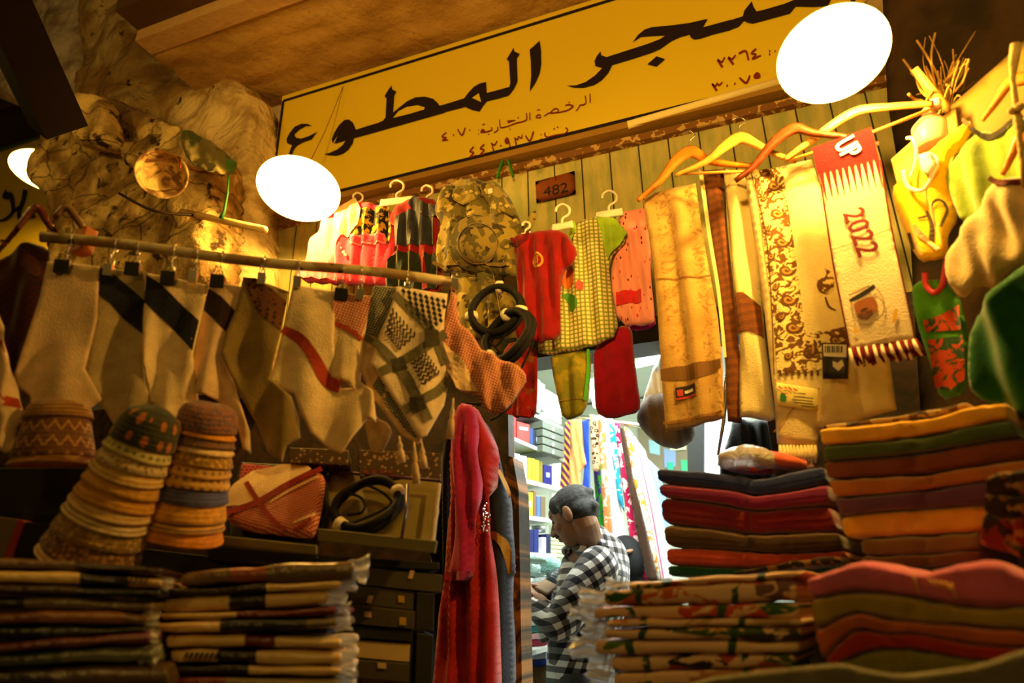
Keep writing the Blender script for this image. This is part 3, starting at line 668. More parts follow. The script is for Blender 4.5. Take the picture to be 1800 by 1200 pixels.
# tassels of the black and white scarf
for i, (x, y0, y1) in enumerate([(702, 766, 812), (728, 776, 850), (741, 776, 822), (797, 700, 770)]):
    p0 = rp(x, .02).pt(x, y0); p1 = rp(x, .02).pt(x + (4 if i != 3 else -6), y1); q = p0.lerp(p1, .38)
    MB().tube([p0, p0.lerp(p1, .2), q, q.lerp(p1, .15), p0.lerp(p1, .6), p1], [.002, .0025, .006, .004, .007, .0085], 8).build('tassel', C_cream, k9 if i != 3 else k10, True)
# clips
def clip(px, py, kind, label):
    pl = rp(px, .03); c = pl.pt(px, py); top = RA + RD * ((c - RA).dot(RD)); sc = 1.0
    up = Vector((0, 0, 1)); e = pl.e1; n = pl.n; m = M_blackmetal if kind == 'b' else M_steel
    w, h = (.014, .017) if kind == 'b' else (.008, .016)
    mb = MB(); v = [c + e * (a * w) + up * z + n * (d - .012) for z, dd in ((-h, .004), (h * .5, .011)) for a, d in ((-1, -dd), (1, -dd), (1, dd), (-1, dd))]
    mb.add(v, [(0, 1, 2, 3), (7, 6, 5, 4), (0, 4, 5, 1), (1, 5, 6, 2), (2, 6, 7, 3), (3, 7, 4, 0)])
    r_ = root('binder_clip' if kind == 'b' else 'spring_clip', c, label, 'clip', GR)
    mb.build('jaw', m, r_)
    for s in (-1, 1):
        z1 = h * 1.7
        MB().tube([c + e * -w * .7 + n * (s * .008 - .012) + up * h * .4, c + e * -w * .35 + up * z1 + n * (s * .012 - .012), c + e * w * .35 + up * z1 + n * (s * .012 - .012), c + e * w * .7 + up * h * .4 + n * (s * .008 - .012)], .0011, 5).build('wire_handle', M_steel, r_, True)
    t = top - up * 0; R0 = .0135
    ring = [t + up * (R0 * math.cos(a)) + n * (R0 * math.sin(a)) for a in [x * math.pi / 7 for x in range(15)]]
    MB().tube(ring + [c + up * h * 1.2 - n * .012], .0011, 5).build('hook', M_steel, r_, True)
for a in [(107, 462, 'b', 'black clip on the plain cream scarf'), (188, 468, 's', 'steel clip on the beige scarf with the navy band'), (231, 466, 'b', 'black clip on the beige scarf with the navy band'), (294, 482, 'b', 'black clip on the off white scarf with the navy band'),
          (338, 480, 's', 'steel clip on the off white scarf with the navy band'), (381, 488, 'b', 'black clip on the cream scarf with the maroon band'), (459, 484, 's', 'steel clip on the khaki scarf'), (522, 490, 's', 'steel clip on the large cream scarf with the red band'),
          (600, 512, 'b', 'dark clip between the cream scarf and the red checked one'), (633, 512, 's', 'steel clip on the narrow red checked scarf'), (716, 508, 's', 'shiny clip on the big black and white scarf'), (800, 494, 's', 'shiny clip at the open end of the rail on the orange red scarf')]: clip(*a)
# wood and stick behind the rail, pier hooks
tag(MB().tube([PD(320, 372, 2.78), PD(466, 404, 2.5)], .014, 10).build('wooden_stick', mat('pale wood stick', (222, 180, 110), .6, lambda t: t.noise(30, 3), bdist=.002), None, True), 'pale round stick reaching out from the stone pier above the rail', 'stick')
tag(MB().tube(cr([tuple(PD(210, 340, 2.75)), tuple(PD(270, 370, 2.66)), tuple(PD(340, 378, 2.72))], 5), .006, 6).build('twig', M_darkwood, None, True), 'thin dark twig stuck along the stone pier behind the pale stick', 'twig')
o = MB().box(PD(148, 425, 1.47), .035, .03, .06, bev=.004).build('wooden_block', mat('orange wood', (196, 110, 36), .5)); tag(o, 'orange wooden block wedged against the dark end of the rail', 'block')
# wooden hanger at the far end of the rail
def arms(name, pts, pl, m, label, cat='clothes hanger', T_=.006, group=None, hook=None, bar=None, root_=None):
    o_ = cloth('shoulder_bar', stroke(pts), pl, m, T_, None, None, .012, 0, .006)
    c = WORLD[o_.name]; r_ = root(name, c, label, cat, group); o_.parent = r_; o_.location = (0, 0, 0); 
    if hook:
        P = [pl.pt(*p) for p in hook]; MB().tube(cr([tuple(p) for p in P], 5), .0018, 6).build('hook', M_steel if m != M_whitep else M_whitep, r_, True)
    if bar: MB().tube([pl.off(-.006).pt(*p) for p in bar], .004, 8).build('trouser_bar', m, r_, True)
    return r_
M_whitep = mat('white plastic', (240, 226, 205), .4)
M_hw = mat('pale hanger wood', lambda t: t.mix(t.noise(14, 3, dist=1), lin((226, 172, 84)), lin((204, 140, 56))), .4)
M_ho = mat('orange hanger wood', (206, 120, 32), .4); M_hd = mat('dark hanger wood', (104, 44, 18), .35)
arms('wooden_hanger', [(-20, 460, 9), (20, 415, 10), (62, 365, 16), (84, 392, 12), (100, 410, 8)], rp(20, .0), M_hd, 'dark wooden hanger at the far end of the rail beside the neighbouring sign', group='wooden clothes hangers')
arms('wooden_hanger', [(84, 400, 8), (104, 372, 12), (120, 366, 14), (142, 395, 12), (160, 420, 8)], rp(110, -.02), mat('grey hanger wood', (120, 84, 50), .5), 'grey brown wooden hanger standing above the dark end of the rail', group='wooden clothes hangers')
# round bowl-like hat on the pier
hc = PD(284, 305, 2.62); ax = (ray(284, 305).normalized() * -1 + Vector((0, -.2, -.3))).normalized()
hat = MB().lathe(hc, ax, [(.0, -.07), (.036, -.07), (.067, -.055), (.082, -.02), (.088, .0), (.096, .0), (.094, -.022), (.078, -.065), (.036, -.082), (0, -.082)], 32)
o = hat.build('woven_bowl', mat('woven straw', lambda t: t.mix(t.noise(14, 4, dist=1.5).sm(.4, .6), lin((224, 190, 120)), lin((120, 84, 44))), .8, lambda t: t.noise(60, 3), bdist=.004), None, True); tag(o, 'round pale woven bowl hanging on the stone pier', 'bowl')
MB().tube([hc + ax * .0 + Vector((math.cos(a) * .092, 0, math.sin(a) * .092)) for a in [x * .3 for x in range(4)]], .004, 5).build('rim_band', mat('rim', (120, 50, 30), .6), o, True)
gl = cloth('green_cloth', [(320, 226), (368, 246), (414, 284), (416, 300), (380, 308), (330, 282), (316, 250)], Pl(360, 270, 2.58, None), M_('faded green cloth', camo_f((104, 92, 50), (70, 72, 34), (60, 100, 30), (120, 100, 56), .7)), .012, rough(.03, 12, 5), None, None, 1); tag(gl, 'faded green cloth draped over the ledge of the stone pier', 'cloth')
tag(MB().tube([tuple(PD(x, y, 2.6)) for x, y in ((402, 306), (400, 340), (394, 372), (388, 384))], [.003, .004, .006, .009], 6).build('green_rope', mat('green cord', (30, 84, 30), .6), None, True), 'dark green cord hanging down from the green cloth on the pier', 'cord')
tag(MB().tube([tuple(WP.off(.05).pt(x, y)) for x, y in ((874, 312), (884, 280), (892, 276), (902, 310))], .006, 6).build('green_ribbon', mat('green ribbon', (40, 120, 30), .6), None, True), 'green ribbon tied over the ledge below the telephone number', 'ribbon')
# neighbour's sign
NP = YP(2.66)
ns = root('neighbour_sign', NP.pt(20, 390), 'yellow neighbouring shop sign with black arabic letters beyond the stone pier', 'sign')
a = NP.pt(-160, 318); b = NP.pt(130, 318); zb = NP.pt(30, 470).z
MB().box(((a.x + b.x) / 2, 2.68, (a.z + zb) / 2), b.x - a.x, .03, a.z - zb).build('board', M_signy, ns)
MB().box(((a.x + b.x) / 2, 2.66, a.z), b.x - a.x, .012, .02).build('border', mat('green edge', (60, 90, 40), .5), ns)
z4 = lambda pts: [(p[0] / 4.2875, 180 + p[1] / 4.2875) + tuple(v / 4.2875 for v in p[2:]) for p in pts]
P = [stroke(z4(s)) for s in ([(50, 660, 10), (45, 710, 48), (80, 700, 46), (100, 760, 30), (100, 830, 26), (50, 880, 24), (0, 895, 14)], [(195, 660, 34), (180, 740, 32), (150, 820, 30), (150, 870, 28)], [(140, 870, 30), (200, 866, 34), (270, 855, 30)], [(95, 830, 22), (150, 790, 22)], [(10, 1040, 16), (70, 1052, 14)])]
flat('lettering', [[NP.st(*p) for p in q] for q in P], NP, lambda a, b: 0, M_ink, ns, .006, 9)
# ================================================================ clothes on the ledge, over the doorway
def hook_hanger(px, py, pl, s=1.0, m=None, label='', yo=0, wbar=20, name='plastic_hanger'):
    """small plastic hanger: question-mark hook over a flat bar; s scales pixels"""
    m = m or M_whitep; f = lambda x, y: (px + x * s, py + y * s)
    c = pl.pt(px, py); r_ = root(name, c, label, 'clothes hanger', 'plastic clothes hangers')
    P = [tuple(pl.pt(*f(x, y))) for x, y in ((0, 0), (1, -8), (12, -16), (12, -27), (1, -33), (-9, -28), (-11, -20))]
    MB().tube(cr(P, 6), .0042, 8).build('hook', m, r_, True)
    cloth('bar', [f(-wbar, 16), f(-wbar + 3, 2), f(wbar - 2, -5), f(wbar + 1, 8)], pl, m, .004, parent=r_, step=.01, w=.004)
    return r_
GC = 'children clothes hanging over the doorway'
def gar(name, label, out, pl, m, T_=.014, fold=None, sm=1, cat='clothes', group=GC, step=None, parent=None):
    o = cloth(name, out, pl, m, T_, fold or folds(.008, .07, .4, .08, .08, .9, len(SURF)), parent, step, sm)
    if not parent: tag(o, label, cat, group)
    return o
y_ = lambda y, px=900, py=500: YP(y, px, py)
# pink dress by the lamp
C_pink = cloth_mat('hot pink', (226, 60, 96)); C_rose = cloth_mat('rose', (236, 120, 140)); C_red = cloth_mat('red jersey', (138, 12, 12))
M_leaf = M_('black and gold print', lambda t: t.mix(t.noise(34, 3).sm(.5, .56), lin((30, 22, 14)), lin((196, 148, 40))))
g = gar('childs_dress', 'pink child dress with a black and gold bodice hanging just right of the left lamp', [(548, 430), (566, 396), (600, 364), (640, 352), (690, 366), (696, 420), (690, 470), (694, 505), (600, 500), (525, 496), (538, 455)], y_(1.97), C_pink, .02, folds(.012, .06, 0, .1, .1, .8, 31), cat='dress')
decal('bodice', [(626, 372), (690, 368), (694, 412), (688, 430), (622, 432), (612, 410)], g, M_leaf, g, .003)
decal('belt', [(622, 418), (680, 414), (682, 432), (624, 436)], g, C_rose, g, .006); decal('belt_inlay', [(626, 422), (678, 418), (679, 428), (627, 432)], g, C_pink, g, .008)
decal('side_panel', [(550, 432), (568, 398), (598, 368), (612, 400), (600, 440), (590, 494), (530, 490)], g, C_rose, g, .003)
decal('front_bib', [(598, 372), (632, 354), (640, 372), (634, 400), (620, 424), (600, 410), (592, 392)], g, C_white, g, .009)
for x, y in ((598, 436), (604, 443), (600, 410), (607, 448)):
    p = y_(1.945).pt(x, y); MB().lathe(p, (0, -1, 0), [(0, .004), (.005, .003), (.007, 0), (.006, -.004)], 12).build('button', mat('pearl', (250, 235, 210), .2), g, True)
hook_hanger(697, 348, y_(1.93), .95, mat('pink plastic', (246, 200, 180), .4), 'pinkish plastic hanger with a wide clip, right of the left lamp', wbar=32)
hook_hanger(628, 362, y_(1.96), .7, M_whitep, 'small white plastic hanger of the pink dress next to the left lamp', wbar=16)
# red and black dress
C_blackj = cloth_mat('black satin', (38, 36, 46), rough=.5)
g = gar('childs_dress', 'red and black child dress with puffed sleeves and a dark skirt', [(684, 392), (692, 368), (716, 352), (735, 345), (772, 352), (778, 400), (770, 440), (785, 505), (750, 520), (680, 515), (676, 480), (700, 430), (700, 400)], y_(1.94), C_red, .02, folds(.010, .05, 2, .1, .15, .8, 33), cat='dress')
decal('bodice', [(702, 386), (722, 372), (768, 378), (768, 434), (698, 436), (698, 400)], g, C_blackj, g, .003)
decal('skirt', [(698, 446), (770, 450), (782, 505), (750, 516), (682, 510), (680, 482)], g, cloth_mat('dark green tulle', (34, 38, 26)), g, .003)
decal('collar', stroke([(728, 356, 18), (748, 372, 22), (775, 378, 20)]), g, C_blackj, g, .006)
decal('sash', [(742, 446), (752, 446), (758, 512), (748, 514)], g, C_red, g, .006)
hook_hanger(750, 352, y_(1.95), .8, mat('pink plastic', (246, 200, 180), .4), 'pinkish plastic hanger of the red and black child dress', wbar=16)
# camouflage suit
M_camo = M_('camouflage cloth', camo_f((150, 128, 56), (104, 90, 44), (66, 54, 30), (190, 164, 90), 1.6))
cp = y_(1.90)
g = gar('camouflage_jacket', 'camouflage child jacket with raised collar hanging at the middle of the ledge', [(768, 345), (790, 330), (800, 318), (850, 314), (872, 318), (900, 352), (918, 400), (944, 372), (948, 388), (922, 420), (918, 440), (925, 492), (890, 486), (860, 478), (820, 482), (768, 474), (766, 420), (774, 392), (762, 372)], cp, M_camo, .03, folds(.012, .1, 0, .2, 0, 1.2, 35), cat='jacket')
for pts in ([(800, 330), (838, 318), (846, 345), (820, 362), (795, 352)], [(846, 322), (872, 322), (896, 356), (905, 378), (872, 372), (850, 350)]):
    q = cloth('collar_flap', pts, cp.off(.035), M_camo, .006, folds(.012, .08, 1), g, None, 1)
MB().box(cp.off(.04).pt(862, 336), .016, .004, .02).build('neck_label', mat('label white', (240, 230, 210), .6), g)
decal('hem_cord', stroke([(768, 468, 6), (800, 472, 6), (850, 466, 6), (905, 476, 6)]), g, C_khaki, g, .004)
hc = cp.off(.065).pt(840, 428); nn = (CAM - hc).normalized()
hatm = MB().lathe(hc, nn, [(0, .04), (.03, .038), (.055, .026), (.066, .006), (.07, -.004), (.094, -.018), (.096, -.021), (.07, -.012), (.06, 0), (.0, .03)], 36).build('camouflage_hat', M_('camouflage print', lambda t: camo_f((140, 120, 60), (92, 78, 42), (52, 42, 28), (176, 156, 104), 1.0)(t) if 0 else t.mix(t.noise(26, 2).sm(.5, .52), t.mix(t.noise(20, 2).sm(.56, .57), lin((140, 118, 56)), lin((60, 46, 30))), lin((92, 82, 44)))), None, True)
tag(hatm, 'round camouflage child hat pinned on the front of the camouflage jacket', 'hat')
MB().lathe(hc, nn, [(.066, .012), (.0675, .012), (.069, .001), (.0675, .0)], 36, True).build('hat_band', C_khaki, hatm, True)
g = gar('camouflage_trousers', 'camouflage child trousers hanging below the camouflage jacket behind the black headbands', [(802, 484), (868, 488), (902, 520), (918, 545), (900, 566), (884, 590), (846, 602), (806, 584), (804, 540), (798, 510)], y_(1.93), M_camo, .022, folds(.01, .06, 0, .1, 0, 1, 36), cat='trousers')
# red shirt set
rp_ = y_(1.86)
g = gar('red_shirt', 'small red short sleeved shirt with a round badge', [(901, 420), (915, 412), (940, 408), (980, 402), (998, 412), (1016, 442), (1008, 466), (989, 474), (986, 540), (984, 596), (940, 604), (904, 600), (912, 520), (905, 460)], rp_, C_red, .018, folds(.011, .055, 0, .12, .06, .9, 37), cat='shirt')
p0 = SURF[g.name][0]
decal('collar', stroke([(903, 424, 5), (912, 434, 6), (926, 426, 6), (932, 412, 5)]), g, cloth_mat('dark red rib', (96, 10, 12)), g, .004)
for k, (rr, m) in enumerate(((11, mat('badge gold', (196, 140, 40), .6)), (7.5, C_red), (3.5, mat('badge gold', (196, 140, 40), .6)))):
    decal('badge', [(948 + rr * math.cos(a), 462 + rr * 1.2 * math.sin(a)) for a in [x * math.pi / 8 for x in range(16)]], g, m, g, .003 + .0008 * k)
g = gar('red_trousers', 'small dark red patterned trousers hanging behind the headbands below the red shirt', [(898, 600), (944, 604), (947, 680), (941, 736), (895, 732), (882, 680), (884, 620)], y_(1.90), M_('dark red print', lambda t: t.mix(t.noise(30, 2).sm(.56, .62), lin((140, 18, 14)), lin((128, 72, 26)))), .014, folds(.008, .05, 0, .05, .05, .8, 38), cat='trousers')
decal('cuff', [(884, 716), (944, 720), (941, 735), (896, 731)], g, C_red, g, .003)
# gingham set
def gingham(t):
    a = (t.u / .014).fr().gt(.62); b = (t.v / .014).fr().gt(.62)
    c = t.mix(a, lin((222, 206, 140)), lin((150, 128, 80))); return t.mix(b * .85, c, lin((116, 132, 30)))
M_ging = M_('green gingham', gingham)
C_lime = cloth_mat('lime jersey', (152, 186, 40))
gp = y_(1.93)
g = gar('gingham_tunic', 'green and cream gingham child tunic with a lime sleeve', [(1010, 394), (1030, 384), (1050, 382), (1084, 386), (1107, 414), (1069, 463), (1074, 505), (1089, 588), (1040, 611), (948, 627), (945, 598), (960, 540), (990, 480), (1004, 440)], gp, M_ging, .016, folds(.008, .07, 1, .1, .1, .7, 39), cat='tunic')
decal('sleeve', [(1050, 384), (1083, 388), (1105, 414), (1070, 460), (1064, 440), (1058, 410)], g, C_lime, g, .002); decal('left_sleeve', [(1006, 400), (1012, 392), (1016, 404), (1008, 436), (1000, 450)], g, C_lime, g, .002)
decal('flower_patch', stroke([(995, 520, 10), (1010, 535, 18), (1006, 550, 8)]), g, mat('print green', (70, 130, 40), .8), g, .003)
decal('flower_patch', [(1000 + (12 + 3 * (k % 2)) * math.cos(k * .63), 492 + (16 + 4 * (k % 2)) * math.sin(k * .63)) for k in range(10)], g, mat('print orange', (206, 110, 40), .8), g, .003)
decal('flower_patch', [(1022 + (6 + 2 * (k % 2)) * math.cos(k * .63), 506 + (8 + 3 * (k % 2)) * math.sin(k * .63)) for k in range(10)], g, mat('print rose', (210, 80, 70), .8), g, .004)
g = gar('green_trousers', 'olive green child trousers with bright green piping hanging in the doorway', [(968, 622), (1039, 612), (1037, 660), (1033, 712), (1022, 732), (990, 738), (981, 700), (972, 655)], y_(1.95), M_('olive print', lambda t: t.mix(t.noise(16, 3).sm(.5, .62), lin((122, 118, 34)), lin((160, 140, 40)))), .014, folds(.006, .06, 0, .05, .05, .8, 40), cat='trousers')
decal('piping', stroke([(1036, 616, 5), (1035, 660, 5), (1030, 705, 5)]), g, mat('piping green', (70, 170, 40), .8), g, .003); decal('cuff_seam', stroke([(984, 708, 2), (1005, 703, 2), (1028, 702, 2)]), g, C_khaki, g, .003)
hook_hanger(988, 392, rp_.off(.0), 1.0, M_whitep, 'white plastic hanger above the red shirt with the badge', wbar=20)
hook_hanger(1070, 370, gp.off(.0), 1.05, M_whitep, 'white plastic hanger above the gingham tunic', wbar=25)
hook_hanger(924, 408, rp_.off(-.01), .55, M_whitep, 'small white plastic hanger half hidden between the camouflage jacket and the red shirt', wbar=18)
# pink pyjamas
def sprinkle(t):
    v = t.vor(75, t.vec(t.u * 1.0, t.v * .45)); c = t.vor(75, t.vec(t.u * 1.0, t.v * .45), 'Color'); s = v.lt(.2)
    n = t.nt.nodes.new('ShaderNodeSeparateColor'); t.nt.links.new(c.k, n.inputs[0]); r = X(t, n.outputs[0])
    k = t.mix(r.gt(.5), lin((96, 24, 30)), lin((206, 50, 96))); return t.mix(s, lin((240, 150, 140)), k)
M_spr = M_('pink print', sprinkle)
pp = y_(1.96)
g = gar('pink_pyjama_top', 'pink printed child pyjama top with a red pocket', [(1086, 390), (1094, 372), (1130, 366), (1161, 364), (1176, 396), (1174, 431), (1146, 433), (1144, 480), (1152, 562), (1146, 572), (1088, 573), (1072, 490), (1080, 420)], pp, M_spr, .02, folds(.009, .05, 0, .1, .1, .7, 41), cat='pyjama top')
decal('sleeve_edge', stroke([(1158, 372, 4), (1170, 396, 5), (1171, 426, 5)]), g, C_rose, g, .003)
decal('pocket', [(1085, 517), (1130, 514), (1131, 536), (1086, 540)], g, cloth_mat('pocket red', (214, 40, 50)), g, .003)
gar('magenta_vest', 'magenta hem showing under the pink printed pyjama top', [(1100, 560), (1152, 556), (1154, 574), (1110, 584)], y_(1.99), cloth_mat('magenta', (190, 30, 130)), .008, cat='vest')
gar('crimson_trousers', 'crimson child trousers hanging over the doorway below the pink pyjama top', [(1043, 612), (1088, 572), (1111, 575), (1114, 620), (1120, 670), (1127, 714), (1115, 728), (1070, 737), (1048, 726), (1045, 670)], y_(1.97), cloth_mat('crimson', (150, 10, 38)), .016, folds(.006, .08, 0, .05, .1, .7, 42), cat='trousers')
# number plate on the planks
np_ = WP.off(.012)
pb = root('number_plaque', np_.pt(975, 328), 'small brown wooden plaque with the number 482 on the green planks', 'plaque')
q = [np_.pt(x, y) for x, y in ((942, 322), (1010, 300), (1012, 340), (943, 357))]
M_plq = mat('plaque wood', lambda t: t.mix(t.noise(30, 3, dist=1), lin((140, 70, 24)), lin((104, 48, 18))), .6)
cloth('board', [(941, 319), (1010, 300), (1012, 340), (943, 357)], np_, M_plq, .012, parent=pb, step=.02, w=.003)
def text_polys(body, font=None):
    cu = bpy.data.curves.new('t', 'FONT'); cu.body = body; cu.align_x = 'CENTER'; cu.align_y = 'CENTER'; cu.resolution_u = 3
    o = bpy.data.objects.new('t', cu); COL.objects.link(o); dg = bpy.context.evaluated_depsgraph_get(); me = bpy.data.meshes.new_from_object(o.evaluated_get(dg))
    V = [v.co.copy() for v in me.vertices]; Fs = [tuple(p.vertices) for p in me.polygons]
    bpy.data.objects.remove(o); bpy.data.curves.remove(cu); bpy.data.meshes.remove(me); return V, Fs
def text(name, body, surf, px, py, size, m, parent, rot=0, lift=.002, sx=1.0, bold=0, offs=((0, 0),)):
    if isinstance(surf, Pl): pl, hf = surf, (lambda a, b: 0)
    else: pl, hf = SURF[surf.name]
    V, Fs = text_polys(body); c0 = pl.st(px, py); c_, s_ = math.cos(R(rot)), math.sin(R(rot)); vs, fs = [], []
    for k, (ox, oy) in enumerate(offs):
        b = len(vs)
        for v in V:
            x, y = (v.x * sx + ox) * size, (v.y + oy) * size; a, e = c0[0] + x * c_ - y * s_, c0[1] + x * s_ + y * c_
            vs.append(pl.w(a, e, hf(a, e) + lift + k * .0001))
        fs += [[i + b for i in f] for f in Fs]
    o = mk(name, vs, fs, m, parent, False)
    for p in o.data.polygons:
        if p.normal.dot(pl.n) < 0: p.flip()
    return o
text('number', '482', np_.off(.013), 977, 334, .062, mat('burnt black', (30, 16, 8), .7), pb, 0, .002, 1.1); text('number', '1', np_.off(.013), 977, 314, .03, mat('burnt black', (30, 16, 8), .7), pb, 0, .002)
# ================================================================ black headbands hanging from a string
M_cord = mat('black wool cord', (20, 18, 20), .8, lambda t: t.noise(200, 2), bdist=.002)
def agal(name, label, c, n, R0, r, wraps, tails, wrapc=(236, 220, 190)):
    """doubled black rope ring with pale wrappings and thin tail cords"""
    r_ = root(name, c, label, 'headband', 'black rope headbands'); n = n.normalized(); a = n.cross(Vector((0, 0, 1))).normalized(); b = a.cross(n) * -1
    for k in (0, 1):
        cc = c + n * (r * 1.6 * (k - .5)); Rk = R0 * (1 - .06 * k)
        P = [cc + (a * math.cos(t) + b * math.sin(t) * .98) * Rk + n * .004 * math.sin(3 * t + k) for t in [x * 2 * math.pi / 40 for x in range(41)]]
        MB().tube(P, r, 10, False).build('rope_ring', M_cord, r_, True)
    for t in wraps:
        t = R(t); P = [c + (a * math.cos(t + d) + b * math.sin(t + d)) * R0 * .97 for d in (-.11, .11)]
        MB().tube(P, r * 1.9, 12).build('pale_wrapping', mat('wrapping', wrapc, .7), r_, True)
    for T__ in tails: MB().tube(cr([tuple(p) for p in T__], 6), .0034, 6).build('tail_cord', M_cord, r_, True)
    return r_
ap = y_(1.74)
c = ap.pt(872, 545)
agal('rope_headband', 'upper black rope headband with pale wrappings hanging before the camouflage trousers', c, Vector((.1, -1, .05)), .080, .0105, [8, 172, 262], [[ap.pt(x, y) for x, y in L] for L in ([(842, 575), (855, 620), (874, 660), (872, 690), (845, 708), (820, 708)], [(850, 580), (866, 640), (878, 680), (862, 706), (838, 712)], [(905, 560), (880, 600), (868, 610)])])
c = y_(1.71).pt(893, 590)
agal('rope_headband', 'lower black rope headband tangled below the upper one beside the red shirt', c, Vector((-.35, -1, .25)), .084, .0105, [42, 285], [[y_(1.72).pt(x, y) for x, y in L] for L in ([(938, 600), (920, 640), (905, 670), (900, 700), (880, 728), (862, 738)], [(885, 640), (900, 660), (906, 672), (898, 712), (872, 734)], [(860, 600), (888, 630), (905, 662)])])
tag(MB().tube([y_(1.9).pt(866, 476), ap.pt(872, 508), ap.off(.02).pt(880, 556)], .0012, 5).build('string', mat('string', (150, 120, 70), .7), None, True), 'thin string from which the black headbands hang', 'string')
# ================================================================ long dresses at the door post
dp = y_(1.95)
g = cloth('navy_jacket', [(838, 735), (858, 745), (872, 775), (886, 830), (897, 880), (900, 950), (904, 1008), (899, 1012), (903, 1240), (872, 1240), (864, 950), (850, 850)], dp, cloth_mat('navy velvet', (34, 44, 70)), .03, folds(.018, .07, 0, .02, .2, .8, 51), None, None, 1); tag(g, 'navy blue long garment with gold trim hanging against the door post', 'garment')
decal('gold_trim', stroke([(862, 942, 12), (880, 944, 14), (894, 962, 12), (902, 1008, 9)]), g, mat('gold trim', (170, 130, 50), .6), g, .003); decal('price_tag', [(884, 830), (888, 828), (903, 872), (899, 878)], g, M_whitep, g, .006)
g = cloth('black_abaya', [(800, 712), (812, 760), (806, 900), (796, 950), (776, 1240), (735, 1240), (766, 1000), (742, 905), (768, 830), (785, 765)], y_(1.93), cloth_mat('black crepe', (22, 18, 20)), .02, folds(.014, .06, 0, .02, .2, .8, 52), None, None, 1); tag(g, 'black long garment hanging behind the magenta sleeve', 'garment')
C_redg = cloth_mat('red chiffon', (168, 18, 18), rough=.6)
g = cloth('red_gown', [(836, 712), (860, 756), (876, 795), (873, 850), (862, 880), (864, 930), (873, 1010), (880, 1100), (881, 1240), (762, 1240), (772, 1100), (784, 1000), (786, 930), (792, 850), (793, 780), (812, 720)], y_(1.89), C_redg, .03, folds(.016, .055, 1, .03, .25, .8, 53), None, .013, 1); tag(g, 'long red gown with a sequined waist hanging beside the doorway', 'gown')
g2 = mat('sequins', (235, 225, 215), .15, metal=.8); mb = MB(); pls, hfs = SURF[g.name]; random.seed(3)
for k in range(150):
    x = 836 + random.random() * 34; y = 878 + random.random() * 58
    if (y - 878) / 58 > 1.02 - (x - 836) / 34 * 1.0 and (x < 866 + (y > 900) * 2): 
        s, t_ = pls.st(x, y); mb.lathe(pls.w(s, t_, hfs(s, t_) + .0008), pls.n, [(0, .003), (.0022, .002), (.003, 0)], 6)
sq = mb.build('sequin_waistband', g2, g); sq['kind'] = 'stuff'
g = cloth('magenta_cardigan', [(806, 708), (834, 711), (843, 760), (840, 800), (849, 862), (836, 930), (831, 1012), (822, 1022), (788, 1021), (795, 960), (800, 900), (791, 800), (797, 740)], y_(1.83), cloth_mat('magenta knit', (170, 28, 84)), .022, folds(.012, .05, 2, .05, .15, .7, 54), None, .012, 1); tag(g, 'magenta cardigan sleeve hanging in front of the long red gown', 'cardigan')
decal('cuff', [(789, 1006), (830, 1004), (829, 1008), (822, 1020), (789, 1019)], g, cloth_mat('magenta rib', (140, 26, 64)), g, .003)
# ================================================================ scarves on wooden hangers, right of the doorway
def hp(px, py, d, yaw=-12): return Pl(px, py, d, yaw)
GH = 'wooden clothes hangers'
arms('wooden_hanger', [(1120, 353, 8), (1160, 318, 12), (1186, 284, 18), (1215, 266, 22), (1240, 280, 16), (1275, 288, 12), (1332, 292, 9)], hp(1215, 280, 1.96), M_ho, 'orange wooden hanger carrying the tan patterned shawl', group=GH, hook=[(1210, 262), (1214, 246), (1222, 238), (1212, 230), (1198, 236)])
arms('wooden_hanger', [(1186, 308, 8), (1240, 284, 12), (1275, 256, 18), (1302, 242, 22), (1330, 254, 16), (1360, 270, 12), (1400, 284, 9)], hp(1302, 260, 1.84), M_hw, 'pale wooden hanger carrying the brown and cream shawls', group=GH, hook=[(1298, 240), (1300, 222), (1312, 214), (1300, 206), (1286, 212)], bar=[(1190, 306), (1330, 300)])
arms('wooden_hanger', [(1292, 318, 9), (1325, 292, 12), (1360, 250, 17), (1396, 226, 20), (1430, 234, 14), (1480, 240, 11), (1545, 252, 8)], hp(1396, 240, 1.72), M_hd, 'dark brown wooden hanger over the cream paisley shawl', group=GH)
r_ = arms('wooden_hanger', [(1378, 282, 9), (1430, 244, 14), (1500, 198, 17), (1560, 188, 14), (1642, 182, 12)], hp(1500, 220, 1.665), M_hw, 'long pale wooden hanger whose trouser bar carries the maroon and white 2022 scarf', group=GH, bar=[(1380, 284), (1500, 246), (1640, 190)])
GSh = 'shawls hanging from the wooden hangers'
def shawl(label, out, pl, m, T_=.006, fold=None, step=None, group=GSh, name='shawl', sm=0, cat='shawl'):
    o = cloth(name, out, pl, m, T_, fold or folds(.006, .11, 0, .03, .2, .6, len(SURF)), None, step, sm); tag(o, label, cat, group); return o
def orn(a, b, sc):
    def f(t):
        v = t.vec(t.u * 1.0, t.v * 1.0); n = t.noise(34 * sc, 2, v, dist=1.8); w = t.vor(60 * sc, v)
        k = n.sm(.47, .53) * w.sm(.1, .2); return t.mix(k, lin(a), lin(b))
    return f
M_tan = cloth_mat('tan shawl wool', (190, 148, 80)); 
def tanp(t):
    base = t.mix(t.noise(20, 3).sm(.3, .7), lin((196, 156, 86)), lin((176, 134, 70)))
    n = t.noise(30, 2, t.vec(t.u, t.v), dist=2); col = (t.u / .045).fr(); z = (t.u / .09).fr().gt(.45)
    return t.mix(n.sm(.52, .58) * z * .55, base, lin((130, 84, 36)))
M_tanp = M_('tan embroidered shawl', tanp)
